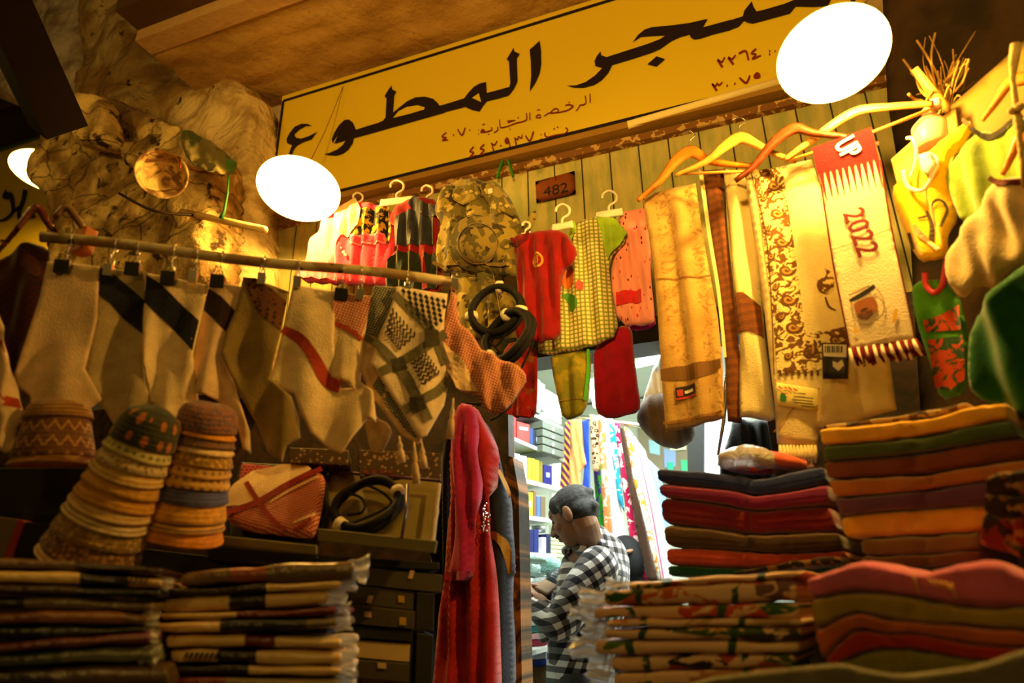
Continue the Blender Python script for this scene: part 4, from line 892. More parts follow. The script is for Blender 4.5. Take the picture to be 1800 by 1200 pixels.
M_cre = cloth_mat('cream wool', (236, 214, 150), var=.06); M_brw = M_('brown woven band', lambda t: t.mix((t.v * 260).sin().gt(0) * .4 + t.noise(60, 2) * .3, lin((120, 66, 24)), lin((78, 40, 16))))
sp1 = hp(1200, 500, 1.90)
s1 = shawl('tan embroidered shawl with a dark border stripe and a small dark label', [(1130, 352), (1150, 338), (1223, 322), (1233, 400), (1246, 470), (1262, 560), (1270, 640), (1272, 734), (1230, 748), (1172, 760), (1166, 690), (1152, 500), (1141, 410)], sp1, M_tanp, .012, folds(.008, .09, 0, 0, .1, .5, 61))
decal('border_stripe', [(1165, 652), (1268, 632), (1270, 648), (1232, 668), (1166, 672)], s1, mat('border brown', (112, 76, 36), .9), s1, .002)
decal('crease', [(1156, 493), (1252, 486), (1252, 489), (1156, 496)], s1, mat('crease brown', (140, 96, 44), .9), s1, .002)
lb = decal('label', [(1190, 684), (1226, 676), (1228, 698), (1192, 706)], s1, mat('label black', (30, 22, 26), .6), s1, .003)
decal('label_mark', [(1193, 688), (1203, 686), (1204, 697), (1194, 699)], s1, mat('label red', (190, 60, 40), .6), lb, .0042); decal('label_writing', [(1206, 689), (1222, 685), (1223, 690), (1207, 694)], s1, mat('label white', (220, 200, 180), .6), lb, .0042); decal('label_edge', [(1192, 702), (1228, 694), (1228, 698), (1192, 706)], s1, mat('label red', (190, 60, 40), .6), lb, .0046)
decal('lower_hem', [(1171, 744), (1229, 733), (1270, 722), (1272, 726), (1230, 738), (1171, 749)], s1, mat('crease brown', (140, 96, 44), .9), s1, .002)
s2 = shawl('narrow dark brown shawl edge with a cream selvedge, right of the tan embroidered shawl', [(1231, 300), (1271, 296), (1278, 400), (1290, 500), (1302, 640), (1304, 744), (1280, 742), (1275, 640), (1262, 520), (1245, 410)], hp(1265, 500, 1.87), M_brw, .012, folds(.006, .05, 0, 0, .1, .5, 62))
decal('cream_selvedge', stroke([(1234, 302, 7), (1248, 410, 6), (1266, 520, 6), (1277, 630, 5)]), s2, M_cre, s2, .002)
s3 = shawl('plain cream shawl with one broad brown band', [(1271, 296), (1309, 306), (1328, 400), (1343, 578), (1364, 738), (1352, 741), (1320, 734), (1302, 735), (1296, 567), (1283, 410)], hp(1310, 500, 1.82), M_cre, .016, folds(.007, .07, 1, 0, .1, .5, 63))
decal('brown_band', [(1291, 520), (1310, 518), (1339, 540), (1345, 595), (1320, 586), (1297, 588)], s3, M_brw, s3, .002)
sp4 = hp(1400, 500, 1.70)
s4 = shawl('cream shawl with a brown paisley border and fringe, behind the 2022 scarf', [(1309, 306), (1376, 292), (1427, 280), (1442, 330), (1500, 590), (1562, 620), (1576, 720), (1500, 742), (1440, 752), (1436, 786), (1366, 780), (1360, 700), (1340, 520), (1322, 400)], sp4, M_cre, .007, folds(.005, .12, 0, 0, .2, .4, 64), .014)
M_pais = M_('paisley print', orn((236, 210, 140), (104, 66, 26), 1.15))
decal('paisley_border', [(1327, 303), (1376, 296), (1398, 440), (1417, 588), (1450, 584), (1486, 574), (1493, 604), (1491, 640), (1441, 652), (1368, 660), (1360, 560), (1340, 400)], s4, M_pais, s4, .002, .014)
M_pd = mat('paisley dark', (92, 58, 24), .9); M_pm = mat('paisley mid', (176, 130, 66), .9)
def paisley(cx, cy, s, a=0):
    P = [(0, -1.1), (.45, -.8), (.62, -.2), (.5, .4), (.05, .75), (-.45, .6), (-.6, .1), (-.4, -.3), (-.05, -.4), (.15, -.65)]
    c_, s_ = math.cos(a), math.sin(a); return [(cx + (x * c_ - y * s_) * s, cy + (x * s_ + y * c_) * s) for x, y in P]
for cx, cy, s, a in [(1362, 330, 15, 1.2), (1368, 378, 16, 1.2), (1376, 428, 16, 1.2), (1384, 478, 17, 1.2), (1388, 530, 18, 1.2), (1396, 578, 18, 1.2), (1425, 618, 20, .3), (1470, 600, 14, 1.5), (1345, 352, 9, .5), (1352, 405, 9, .5), (1358, 455, 10, .5), (1366, 508, 10, .5), (1376, 560, 10, .5), (1388, 628, 12, .5)]:
    decal('paisley', paisley(cx, cy, s, a), s4, M_pd, s4, .003, .02, 1); decal('paisley_heart', paisley(cx, cy, s * .62, a), s4, M_pm, s4, .0036, .02, 1); decal('paisley_heart', paisley(cx, cy, s * .3, a), s4, M_pd, s4, .004, .02, 1)
decal('paisley', paisley(1452, 500, 26, -.1), s4, M_pais, s4, .003, .014, 1); decal('paisley', stroke([(1452, 524, 3), (1458, 540, 4), (1470, 546, 2)]), s4, M_pd, s4, .003)
decal('side_stripe', stroke([(1322, 306, 2), (1352, 440, 2), (1362, 660, 2)]), s4, M_pd, s4, .003)
for k in range(7): decal('fringe_print', [(1370 + k * 11, 652), (1375 + k * 11, 652), (1376 + k * 11, 662), (1371 + k * 11, 662)], s4, M_pd, s4, .003)
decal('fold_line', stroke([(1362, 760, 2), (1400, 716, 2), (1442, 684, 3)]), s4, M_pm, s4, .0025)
for k in range(11):
    x = 1371 + k * 6.2; p = [sp4.off(.004).pt(x, 782), sp4.off(.006).pt(x + 1, 800), sp4.off(.003).pt(x + (k % 3) - 1, 814 + (k * 7 % 5))]
    MB().tube([tuple(v) for v in p], [.003, .0045, .002], 6).build('fringe', M_cre, s4, True)
cardp = sp4.off(.016)
cd_ = root('care_card', cardp.pt(1400, 700), 'yellowish paper card with red and green writing at the foot of the paisley shawl', 'card')
cloth('paper', [(1365, 672), (1438, 684), (1438, 722), (1366, 712)], cardp, mat('card paper', (238, 216, 130), .6), .0012, parent=cd_, step=.02, w=.001)
M_cr, M_cg, M_ck = mat('card red', (200, 60, 40), .6), mat('card green', (40, 110, 50), .6), mat('card dark', (90, 80, 40), .6)
cq = cardp.off(.0022)
flat('red_writing', [[cq.st(*p) for p in stroke(s)] for s in ([(1369, 678, 2.5), (1372, 682, 2.5), (1376, 682, 2)], [(1379, 680, 2.5), (1384, 683, 2)], [(1386, 680, 2.5), (1392, 686, 2.5)], [(1395, 683, 2.5), (1402, 687, 2.5)], [(1372, 690, 1.6), (1386, 692, 1.6)])], cq, lambda a, b: 0, M_cr, cd_, .001, 9)
flat('green_mark', [[cq.st(*p) for p in ((1371, 694), (1375, 690), (1380, 692), (1383, 698), (1382, 706), (1372, 705))]], cq, lambda a, b: 0, M_cg, cd_, .001, 9)
flat('small_writing', [[cq.st(*p) for p in ((x0, y), (x1, y + (x1 - x0) * .1), (x1, y + (x1 - x0) * .1 + 1.8), (x0, y + 1.8))] for x0, x1, y in ((1402, 1416, 690), (1395, 1430, 696), (1392, 1428, 701), (1396, 1430, 706), (1408, 1432, 712))], cq, lambda a, b: 0, M_ck, cd_, .001, 9)
tagp = sp4.off(.03)
tg = root('price_tag', tagp.pt(1468, 634), 'black and white cardboard tag hanging beside the lower corner of the 2022 scarf', 'tag')
cloth('cardboard', [(1444, 602), (1490, 603), (1491, 666), (1446, 666)], tagp, mat('tag dark', (34, 28, 30), .4), .0015, parent=tg, step=.02, w=.001)
tq = tagp.off(.0025)
flat('white_panel', [[tq.st(*p) for p in ((1447, 605), (1488, 606), (1488, 628), (1448, 626))]], tq, lambda a, b: 0, mat('tag white', (226, 214, 190), .5), tg, .001, 9)
flat('logo', [[tq.st(*p) for p in ((1464, 634), (1472, 638), (1480, 632), (1484, 642), (1474, 652), (1464, 644))]], tq, lambda a, b: 0, mat('tag white', (226, 214, 190), .5), tg, .001, 9)
flat('barcode', [[tq.st(*p) for p in ((1450 + 4 * k, 608), (1452 + 4 * k + k % 2, 608), (1452 + 4 * k + k % 2, 620), (1450 + 4 * k, 620))] for k in range(8)], tq, lambda a, b: 0, mat('tag dark', (34, 28, 30), .4), tg, .002, 9)
# the 2022 scarf
sp5 = hp(1520, 400, 1.53)
M_mar = cloth_mat('maroon knit', (88, 6, 14), sheen=0); M_scw = cloth_mat('white knit', (238, 214, 178), var=.05)
s5 = shawl('maroon and white football scarf with 2022 and a portrait, over the wooden bar', [(1428, 262), (1480, 243), (1532, 226), (1549, 283), (1568, 400), (1597, 533), (1611, 598), (1560, 606), (1493, 614), (1478, 540), (1463, 458), (1443, 335)], sp5, M_scw, .004, folds(.004, .13, 0, 0, .3, .5, 65), .012, name='football_scarf', cat='scarf')
decal('maroon_end', [(1428, 262), (1480, 243), (1532, 226), (1545, 279), (1438, 308)], s5, M_mar, s5, .0015)
ax0, ax1 = (1439, 306), (1546, 278)
for k in range(10):
    f0, f1 = k / 10, (k + 1) / 10; x = lambda f: ax0[0] + (ax1[0] - ax0[0]) * f; yv = lambda f: ax0[1] + (ax1[1] - ax0[1]) * f
    L = lambda f, d: (x(f) + d * .2, yv(f) + d); fm = (f0 + f1) / 2
    decal('maroon_tooth', [L(f0 + .006, -2), L(f1 - .006, -2), L(fm + .02, 22), L(fm + .005, 48), L(fm - .005, 48), L(fm - .02, 22)], s5, M_mar, s5, .0018, .03)
for pts in ([(1444, 326, 3), (1464, 458, 3), (1480, 540, 3), (1494, 610, 3)], [(1548, 283, 3), (1567, 400, 3), (1596, 533, 3), (1609, 596, 3)]): decal('edge_piping', stroke(pts), s5, M_mar, s5, .0025)
MH = .045
text('number', '2022', s5, 1512, 411, .061, mat('maroon print', (110, 24, 34), .85), s5, -84, .0035, 1.0, 0, ((0, 0), (.02, 0), (0, .02), (-.02, 0), (0, -.02)))
text('lettering', 'UP', s5, 1489, 262, .066, mat('white print', (244, 232, 214), .8), s5, -76, .005, .62, 0, ((0, 0), (.05, 0)))
M_skinp = mat('printed skin', (150, 84, 44), .85); M_blk = mat('printed black', (26, 22, 26), .85)
z5 = lambda pts: [(1280 + p[0] / 2.4, 200 + p[1] / 2.4) + tuple(v / 2.4 for v in p[2:]) for p in pts]
decal('portrait_scarf', stroke(z5([(520, 800, 5), (530, 850, 4), (548, 880, 4), (590, 890, 4), (650, 860, 5), (660, 800, 5), (630, 745, 5)])), s5, mat('printed grey', (150, 130, 100), .85), s5, .0028)
decal('portrait_face', z5([(530, 800), (600, 775), (625, 790), (638, 830), (610, 850), (590, 868), (565, 872), (548, 850), (535, 825)]), s5, M_skinp, s5, .003, .02, 1)
decal('portrait_beard', z5([(545, 845), (570, 850), (592, 838), (612, 832), (612, 850), (590, 870), (565, 874), (550, 862)]), s5, mat('printed beard', (90, 50, 30), .85), s5, .0036, .02, 1)
decal('portrait_cord', stroke(z5([(514, 792, 14), (550, 775, 20), (590, 755, 22), (622, 735, 18)])), s5, M_blk, s5, .0038)
decal('portrait_cord', stroke(z5([(510, 768, 6), (560, 748, 9), (600, 732, 7)])), s5, mat('printed grey', (150, 130, 100), .85), s5, .0036)
decal('portrait_moustache', stroke(z5([(560, 838, 6), (575, 830, 8), (592, 826, 5)])), s5, M_blk, s5, .0042)
for q in ([(700, 835), (718, 828), (712, 870), (698, 892), (696, 865)], [(530, 910), (545, 906), (550, 925), (536, 930)]): decal('gold_mark', z5(q), s5, mat('gold print', (226, 176, 60), .85), s5, .003, .03)
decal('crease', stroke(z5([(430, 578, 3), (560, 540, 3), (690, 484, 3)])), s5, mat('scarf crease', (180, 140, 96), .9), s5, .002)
random.seed(5)
for k in range(26):
    f = k / 25; x = 1494 + f * 116; y = 613 - f * 17; p = sp5.off(.004); dx = 6 + random.random() * 6 + f * 6
    MB().tube([tuple(p.pt(x, y)), tuple(p.off(random.uniform(0, .012)).pt(x + dx * .4, y + 16)), tuple(p.off(random.uniform(-.004, .014)).pt(x + dx, y + 27 + random.random() * 7))], [.003, .0042, .0026], 6).build('fringe', M_mar if k % 3 else M_scw, s5, True)
# ================================================================ right edge: t-shirts on hangers
rg = lambda px, py, d, yaw=-38: Pl(px, py, d, yaw)
GR_ = 'shirts hanging at the right edge'
bd = cloth('wooden_board', [(1671, 186), (1755, 112), (1812, 60), (1900, 60), (1900, 260), (1700, 300), (1680, 230)], rg(1740, 180, 1.55), mat('olive board', lambda t: t.mix(t.noise(8, 3), lin((130, 104, 32)), lin((104, 86, 30))), .7), .008, None, None, .04); tag(bd, 'flat olive yellow board standing behind the shirts at the right edge', 'board')
bd = cloth('cardboard_sheet', [(1566, 280), (1600, 250), (1640, 215), (1680, 190), (1690, 250), (1660, 330), (1600, 420), (1580, 340)], rg(1620, 280, 1.62), mat('cardboard', (206, 160, 70), .8), .004, None, None, .04); tag(bd, 'tan cardboard sheet behind the yellow child top', 'cardboard')
M_straw = mat('dry palm fibre', lambda t: t.mix(t.noise(40, 2), lin((206, 160, 70)), lin((120, 84, 36))), .9)
random.seed(11); mb = MB()
knot = PD(1655, 190, 1.66)
for k in range(46):
    e = PD(1655 + random.uniform(-70, 60), 190 - abs(random.gauss(50, 40)) - 8, 1.66 + random.uniform(-.05, .12)); m_ = knot.lerp(e, .5) + Vector((random.uniform(-.02, .02), random.uniform(-.02, .02), random.uniform(0, .03)))
    mb.tube(cr([tuple(knot + Vector((random.uniform(-.02, .02), 0, random.uniform(-.02, .02)))), tuple(m_), tuple(e)], 4), random.uniform(.0012, .0035), 5)
o = mb.build('palm_fibre_bundle', M_straw, None, True); tag(o, 'frayed bundle of dry palm fibre tied above the hangers at the right', 'palm fibre', kind='stuff')
tag(MB().tube([PD(1608, 120, 1.64), PD(1655, 178, 1.64), PD(1672, 196, 1.64)], [.008, .010, .012], 8).build('bamboo_stick', M_hw, None, True), 'short pale stick tied into the palm fibre bundle', 'stick')
bt = root('hanging_bottle', PD(1640, 215, 1.6), 'pinkish white plastic bottle hanging under the palm fibre bundle', 'bottle')
MB().lathe(PD(1640, 262, 1.6), (.12, 0, 1), [(0, 0), (.035, .0), (.04, .01), (.04, .06), (.022, .085), (.014, .095), (.014, .11), (0, .11)], 20).build('body', mat('bottle pink', (236, 180, 140), .35), bt, True)
MB().lathe(PD(1645, 190, 1.6), (.12, 0, 1), [(0, 0), (.013, .0), (.013, .02), (0, .02)], 16).build('cap', M_whitep, bt, True)
C_yel = cloth_mat('yellow jersey', (240, 186, 16)); C_grn = cloth_mat('leaf green jersey', (126, 146, 44)); C_gry = cloth_mat('greyish jersey', (188, 164, 118)); C_dgr = cloth_mat('dark green jersey', (8, 78, 30)); C_bgr = cloth_mat('bright green', (72, 140, 20))
py = rg(1640, 360, 1.52)
g = gar('yellow_child_top', 'yellow child top with a dark print on a white plastic hanger', [(1572, 338), (1596, 302), (1640, 262), (1672, 232), (1702, 209), (1714, 224), (1692, 252), (1668, 290), (1674, 340), (1682, 382), (1666, 440), (1640, 463), (1612, 458), (1594, 428), (1580, 385)], py, C_yel, .016, folds(.01, .07, 0, .1, .1, .8, 71), group=GR_, cat='top')
decal('strap_end', [(1700, 210), (1712, 222), (1704, 228), (1696, 214)], g, mat('brown end', (120, 60, 20), .8), g, .003)
for s in ([(1632, 372, 5), (1640, 395, 8), (1642, 430, 6)], [(1650, 400, 4), (1652, 370, 4), (1662, 356, 4), (1672, 372, 4), (1668, 405, 4)], [(1604, 412, 8), (1608, 440, 7)], [(1622, 388, 3), (1634, 380, 4)]): decal('dark_print', stroke(s), g, mat('print dark', (50, 40, 24), .8), g, .003)
decal('pink_print', stroke([(1618, 400, 6), (1628, 416, 9), (1640, 428, 6)]), g, mat('print mauve', (190, 130, 90), .8), g, .0035); decal('pale_print', stroke([(1640, 428, 6), (1652, 440, 7)]), g, M_scw, g, .004)
hr = root('plastic_hanger', py.off(.03).pt(1620, 290), 'white plastic hanger with a looped neck holding the yellow child top', 'clothes hanger', 'plastic clothes hangers')
ph = py.off(.03)
MB().tube(cr([tuple(ph.pt(*p)) for p in ((1594, 243), (1604, 244), (1611, 262), (1608, 290), (1600, 312))], 5), .004, 8).build('hook', M_whitep, hr, True)
MB().tube(cr([tuple(ph.pt(*p)) for p in ((1588, 300), (1596, 328), (1622, 334), (1640, 306), (1648, 282), (1634, 270))], 5), .0045, 8).build('yoke', M_whitep, hr, True)
cloth('size_cube', [(1614, 272), (1634, 266), (1646, 288), (1632, 312), (1618, 300)], ph.off(.008), M_whitep, .005, parent=hr, step=.012)
pg_ = rg(1740, 300, 1.42)
g = gar('green_tshirt', 'leaf green t-shirt with a dark collar on a wooden hanger', [(1656, 305), (1672, 282), (1700, 246), (1722, 228), (1760, 236), (1810, 200), (1900, 195), (1900, 420), (1750, 430), (1690, 390), (1672, 350)], pg_, C_grn, .016, folds(.014, .08, 0, .12, .05, .8, 72), group=GR_, cat='t-shirt')
decal('collar', stroke([(1712, 228, 8), (1735, 243, 10), (1765, 240, 10), (1805, 208, 8)]), g, mat('collar black', (30, 24, 14), .9), g, .003)
arms('wooden_hanger', [(1726, 212, 9), (1750, 180, 14), (1772, 148, 20), (1790, 140, 24), (1840, 132, 22), (1900, 150, 12)], rg(1780, 160, 1.41), M_ho, 'curved orange wooden hanger of the leaf green t-shirt', group=GH)
pr = rg(1740, 400, 1.34)
g = gar('raglan_shirt', 'greyish white shirt with a maroon collar hanging at the right edge', [(1748, 320), (1775, 310), (1870, 300), (1870, 440), (1792, 465), (1748, 508), (1722, 500), (1696, 530), (1668, 495), (1662, 442), (1700, 388)], pr, C_gry, .016, folds(.012, .07, 0, .2, .05, .8, 73), group=GR_, cat='shirt')
decal('collar', stroke([(1748, 318, 9), (1765, 326, 11), (1800, 322, 11), (1850, 316, 9)]), g, cloth_mat('collar maroon', (86, 22, 18)), g, .003)
arms('wooden_hanger', [(1762, 308, 9), (1778, 272, 18), (1792, 244, 22), (1820, 252, 18), (1880, 290, 10)], rg(1790, 270, 1.33), M_ho, 'wooden hanger of the greyish white shirt with the maroon collar', group=GH)
pb_ = rg(1650, 600, 1.50)
g = gar('green_cloth_bag', 'bright green cloth bag with a pink handle and red print', [(1602, 505), (1622, 492), (1660, 492), (1702, 540), (1704, 690), (1656, 706), (1640, 645), (1612, 565)], pb_, C_bgr, .014, folds(.008, .08, 0, .1, .05, .8, 74), group=None, cat='bag')
MB().tube(cr([tuple(pb_.off(.015).pt(*p)) for p in ((1626, 480), (1628, 502), (1642, 514), (1656, 502), (1662, 470), (1664, 448))], 6), .0065, 8).build('handle', mat('pink handle', (214, 60, 70), .5), g, True)
M_pr = M_('red green print', lambda t: t.mix(t.noise(34, 3, dist=1).sm(.48, .54), lin((190, 66, 24)), lin((40, 70, 40))))
decal('printed_panel', [(1632, 566), (1680, 545), (1698, 540), (1698, 580), (1636, 586)], g, M_pr, g, .003); decal('printed_panel', [(1640, 600), (1698, 590), (1699, 668), (1680, 690), (1655, 684)], g, M_pr, g, .003)
pd_ = rg(1760, 600, 1.24)
g = gar('dark_green_tshirt', 'dark green t-shirt hanging lowest at the right edge', [(1784, 478), (1810, 462), (1900, 440), (1900, 740), (1800, 742), (1768, 712), (1735, 708), (1709, 684), (1703, 562), (1740, 520)], pd_, C_dgr, .018, folds(.014, .1, 0, .1, .05, .8, 75), group=GR_, cat='t-shirt')
# knotted rope
rope = [(1786, 78), (1782, 110), (1780, 140), (1784, 168), (1786, 190), (1790, 215), (1792, 245), (1797, 290), (1800, 330)]
o = MB().tube([tuple(Pl(1785, 180, 1.28, -38).pt(*p)) for p in rope], [.010, .009, .005, .0055, .006, .0085, .005, .0045, .004], 8).build('knotted_rope', mat('rope', lambda t: t.mix(t.noise(50, 2), lin((210, 180, 110)), lin((130, 100, 56))), .9, lambda t: t.noise(120, 2), bdist=.003), None, True); tag(o, 'knotted beige rope hanging in front of the shirts at the right edge', 'rope')
for x, y in ((1780, 194), (1792, 188)): MB().lathe(Pl(1785, 180, 1.27, -38).pt(x, y), (0, -1, .2), [(0, -.008), (.007, -.005), (.009, 0), (.007, .005), (0, .008)], 10).build('knot', mat('rope', (0, 0, 0)), o, True)
# ================================================================ counters carrying the goods
M_cnt = mat('dark counter wood', (34, 24, 16), .6)
def zat(px, py, d): return PD(px, py, d).z
def counter(label, x0, x1, y0, y1, z):
    o = root('display_counter', Vector(((x0 + x1) / 2, (y0 + y1) / 2, 0)), label, 'counter')
    MB().box(((x0 + x1) / 2, (y0 + y1) / 2, z - .02), x1 - x0, y1 - y0, .04, bev=.004).build('top', M_cnt, o)
    MB().box(((x0 + x1) / 2, (y0 + y1) / 2 + .01, (z - .04) / 2), x1 - x0 - .04, y1 - y0 - .05, z - .04).build('cabinet', M_cnt, o)
    return o
# towels: (colour, bottom curve) stacked from the top down; each lies on the next
def stack(top, rows, pl, L, group, name='folded_towel', cat='towel', dx=None, layers=2):
    out = []
    for i, (rgb, bot, label, *opt) in enumerate(rows):
        t = opt[0] if opt else top
        m = rgb if not isinstance(rgb, tuple) else cloth_mat('terry %d %d %d' % rgb, rgb, .14, lambda t: t.noise(420, 2) * 1.2 + t.noise(12, 2) * .8, .95, .5)
        jit = random.uniform(-.004, .004)
        o = folded(name, t, bot, pl.off(jit), L, m, None, layers); tag(o, label, cat, group); out.append(o); top = bot
    return out
random.seed(21)
pA = Pl(1310, 900, 1.50, -14)
towA = stack([(1153, 822), (1245, 828), (1302, 836), (1338, 840), (1380, 830), (1447, 818)], [
    ((30, 46, 120), [(1156, 848), (1260, 858), (1300, 864), (1335, 869), (1410, 858), (1454, 849)], 'navy folded towel, topmost of the left towel stack'),
    ((132, 18, 88), [(1160, 872), (1260, 884), (1300, 892), (1335, 896), (1400, 890), (1455, 887)], 'raspberry red folded towel just under the navy one'),
    ((122, 10, 40), [(1164, 920), (1260, 930), (1300, 936), (1335, 939), (1400, 936), (1473, 934)], 'deep red folded towel under the raspberry one'),
    ((76, 50, 26), [(1170, 961), (1260, 964), (1300, 967), (1365, 972), (1420, 970), (1480, 967)], 'dark brown folded towel between the deep red and coral ones'),
    ((206, 74, 50), [(1172, 992), (1240, 996), (1300, 998), (1365, 996), (1420, 990), (1484, 982)], 'coral folded towel near the bottom of the left towel stack'),
    ((20, 84, 60), [(1175, 1013), (1240, 1014), (1300, 1016), (1365, 1014), (1420, 1010), (1484, 1004)], 'dark green folded towel, lowest of the left towel stack')], pA, .30, 'towels of the left towel stack')
pB = Pl(1600, 850, 1.22, -26)
stack([(1438, 752), (1520, 744), (1640, 730), (1709, 711), (1768, 708)], [
    ((232, 172, 34), [(1445, 783), (1540, 776), (1640, 762), (1710, 748), (1772, 736)], 'yellow folded towel, topmost of the right towel stack'),
    ((58, 80, 14), [(1447, 810), (1540, 802), (1631, 793), (1710, 778), (1795, 768)], 'dark green folded towel under the top yellow one'),
    ((110, 48, 14), [(1454, 842), (1540, 838), (1640, 831), (1720, 818), (1815, 806)], 'red brown folded towel in the right towel stack'),
    ((160, 94, 28), [(1467, 874), (1540, 868), (1640, 858), (1720, 846), (1815, 838)], 'orange brown folded towel above the purple one'),
    ((84, 44, 84), [(1476, 908), (1540, 898), (1640, 891), (1727, 884), (1815, 874)], 'dull purple folded towel in the middle of the right stack'),
    ((214, 154, 36), [(1486, 946), (1540, 944), (1600, 941), (1680, 938), (1728, 934)], 'golden yellow folded towel below the purple one'),
    ((120, 84, 44), [(1516, 976), (1580, 976), (1640, 973), (1690, 969), (1722, 965)], 'taupe folded towel below the golden yellow one', [(1512, 948), (1580, 943), (1640, 940), (1690, 938), (1720, 935)]),
    ((112, 66, 30), [(1512, 994), (1580, 997), (1640, 994), (1690, 990), (1722, 985)], 'brown folded towel, lowest of the right towel stack')], pB, .26, 'towels of the right towel stack')
pC = Pl(1600, 1080, .93, -20)
towC = stack([(1416, 1016), (1450, 1004), (1506, 986), (1553, 991), (1600, 1004), (1640, 1002), (1683, 990), (1748, 983), (1800, 1010), (1890, 1050)], [
    ((204, 96, 132), [(1424, 1050), (1450, 1048), (1488, 1042), (1540, 1042), (1600, 1048), (1640, 1058), (1683, 1066), (1748, 1070), (1800, 1068), (1890, 1080)], 'pink folded towel, topmost of the nearest towel pile'),
    ((160, 132, 36), [(1430, 1106), (1450, 1100), (1480, 1084), (1512, 1079), (1562, 1091), (1620, 1096), (1683, 1100), (1748, 1106), (1800, 1108), (1890, 1118)], 'olive yellow folded towel under the pink one'),
    ((186, 88, 30), [(1446, 1162), (1462, 1140), (1490, 1114), (1516, 1106), (1545, 1113), (1590, 1112), (1640, 1118), (1700, 1130), (1800, 1138), (1890, 1144)], 'orange folded towel curving over the red one'),
    ((170, 36, 16), [(1468, 1168), (1490, 1158), (1523, 1146), (1560, 1142), (1597, 1141), (1640, 1148), (1701, 1160), (1748, 1163), (1800, 1164), (1890, 1168)], 'red folded towel second from the bottom of the nearest pile'),
    ((134, 122, 30), [(1474, 1176), (1500, 1180), (1540, 1186), (1597, 1190), (1640, 1190), (1701, 1188), (1748, 1190), (1800, 1192), (1890, 1196)], 'green folded towel at the bottom of the nearest pile')], pC, .24, 'towels of the nearest pile')
# woven border marks on the pink towel
M_gold = mat('pale thread', (226, 176, 84), .8)
for pts in ([(1604, 1006), (1610, 1022), (1614, 1046)], [(1660, 1022), (1676, 1038), (1680, 1054)]):
    P = [tuple(pC.off(.0025).pt(*p)) for p in pts]; MB().tube(P, .0013, 5).build('woven_line', M_gold, towC[0], True)
for k in range(5):
    P = [tuple(pC.off(.0025).pt(1632 + k * 10, 1016 + k * 2)), tuple(pC.off(.0025).pt(1646 + k * 8, 1034 + k * 2))]; MB().tube(P, .001, 4).build('woven_line', M_gold, towC[0], True)
# patterned piles at the right edge
M_dkp = M_('dark floral cotton', camo_f((40, 26, 14), (120, 86, 36), (20, 14, 12), (150, 110, 50), 3)); M_rdp = M_('red floral cotton', camo_f((110, 20, 12), (40, 20, 12), (150, 90, 30), (60, 60, 20), 3))
stack([(1732, 838), (1760, 828), (1800, 824), (1860, 822)], [
    (M_dkp, [(1732, 868), (1760, 868), (1800, 868), (1860, 866)], 'brown and black floral folded cloth at the right edge, uppermost'),
    (M_dkp, [(1728, 900), (1760, 908), (1800, 906), (1860, 900)], 'crumpled brown floral folded cloth at the right edge, in the middle of three'),
    (M_rdp, [(1720, 958), (1760, 968), (1800, 984), (1860, 990)], 'dark red floral folded cloth at the right edge, lowest of three')], Pl(1780, 900, 1.02, -30), .16, 'floral cloths at the right edge', 'folded_cloth', 'folded cloth')
o = folded('folded_cloth', [(1444, 748), (1520, 738), (1600, 726), (1660, 716), (1700, 706)], [(1446, 754), (1520, 746), (1600, 736), (1660, 726), (1702, 714)], Pl(1580, 740, 1.27, -26), .18, M_('pale stripe', camo_f((190, 160, 110), (110, 80, 50), (60, 50, 60), (200, 180, 130), 3)), None, 1)
tag(o, 'thin pale patterned cloth lying on the top yellow towel', 'folded cloth')
M_film = mat('clear film', (235, 232, 225), .2, trans=.5, spec=.6, bump=lambda t: t.noise(60, 4, dist=1.5), bdist=.01)
o = folded('folded_cloth', [(1290, 1006), (1360, 992), (1420, 982), (1476, 976)], [(1290, 1012), (1360, 1002), (1420, 996), (1480, 990)], Pl(1390, 990, 1.30, -14), .1, M_dkp, None, 1); tag(o, 'thin dark patterned cloth lying on the top printed package, against the coral towel', 'folded cloth')
# wrapped goods on the navy towel
M_red2 = cloth_mat('orange red silk', (196, 60, 26), rough=.5)
pw = Pl(1320, 810, 1.58, -14)
for out, m, lab, nm in (([(1262, 796), (1300, 780), (1340, 784), (1366, 800), (1370, 822), (1320, 828), (1262, 824)], M_film, 'crumpled clear plastic bag on the navy towel', 'plastic_bag'),
                    ([(1268, 816), (1300, 808), (1345, 816), (1372, 832), (1330, 836), (1280, 828)], M_red2, 'shiny orange red folded cloth on the navy towel', 'folded_cloth'),
                    ([(1320, 786), (1380, 796), (1440, 818), (1400, 828), (1350, 822), (1322, 806)], cloth_mat('pink orange cloth', (200, 92, 60)), 'pinkish orange folded cloth in clear wrap lying at the foot of the paisley shawl', 'folded_cloth')):
    o = cloth(nm, out, pw.off(.02 if m is M_film else 0), m, .035, rough(.012, 30, 3), None, .012, 1, .03); tag(o, lab, 'bag' if nm == 'plastic_bag' else 'folded cloth')
# grey cover sheet at the bottom right
M_greyc = cloth_mat('grey sheet', (110, 104, 84))
gs = cloth('cover_sheet', [(1150, 1230), (1240, 1190), (1330, 1180), (1440, 1168), (1480, 1165), (1530, 1178), (1580, 1186), (1650, 1178), (1720, 1168), (1800, 1140), (1900, 1120), (1900, 1290), (1150, 1290)], Pl(1520, 1190, .84, -14), M_greyc, .004, folds(.004, .2, 0, .5), None, None, 1); tag(gs, 'grey cover sheet along the front edge of the right counter', 'sheet')
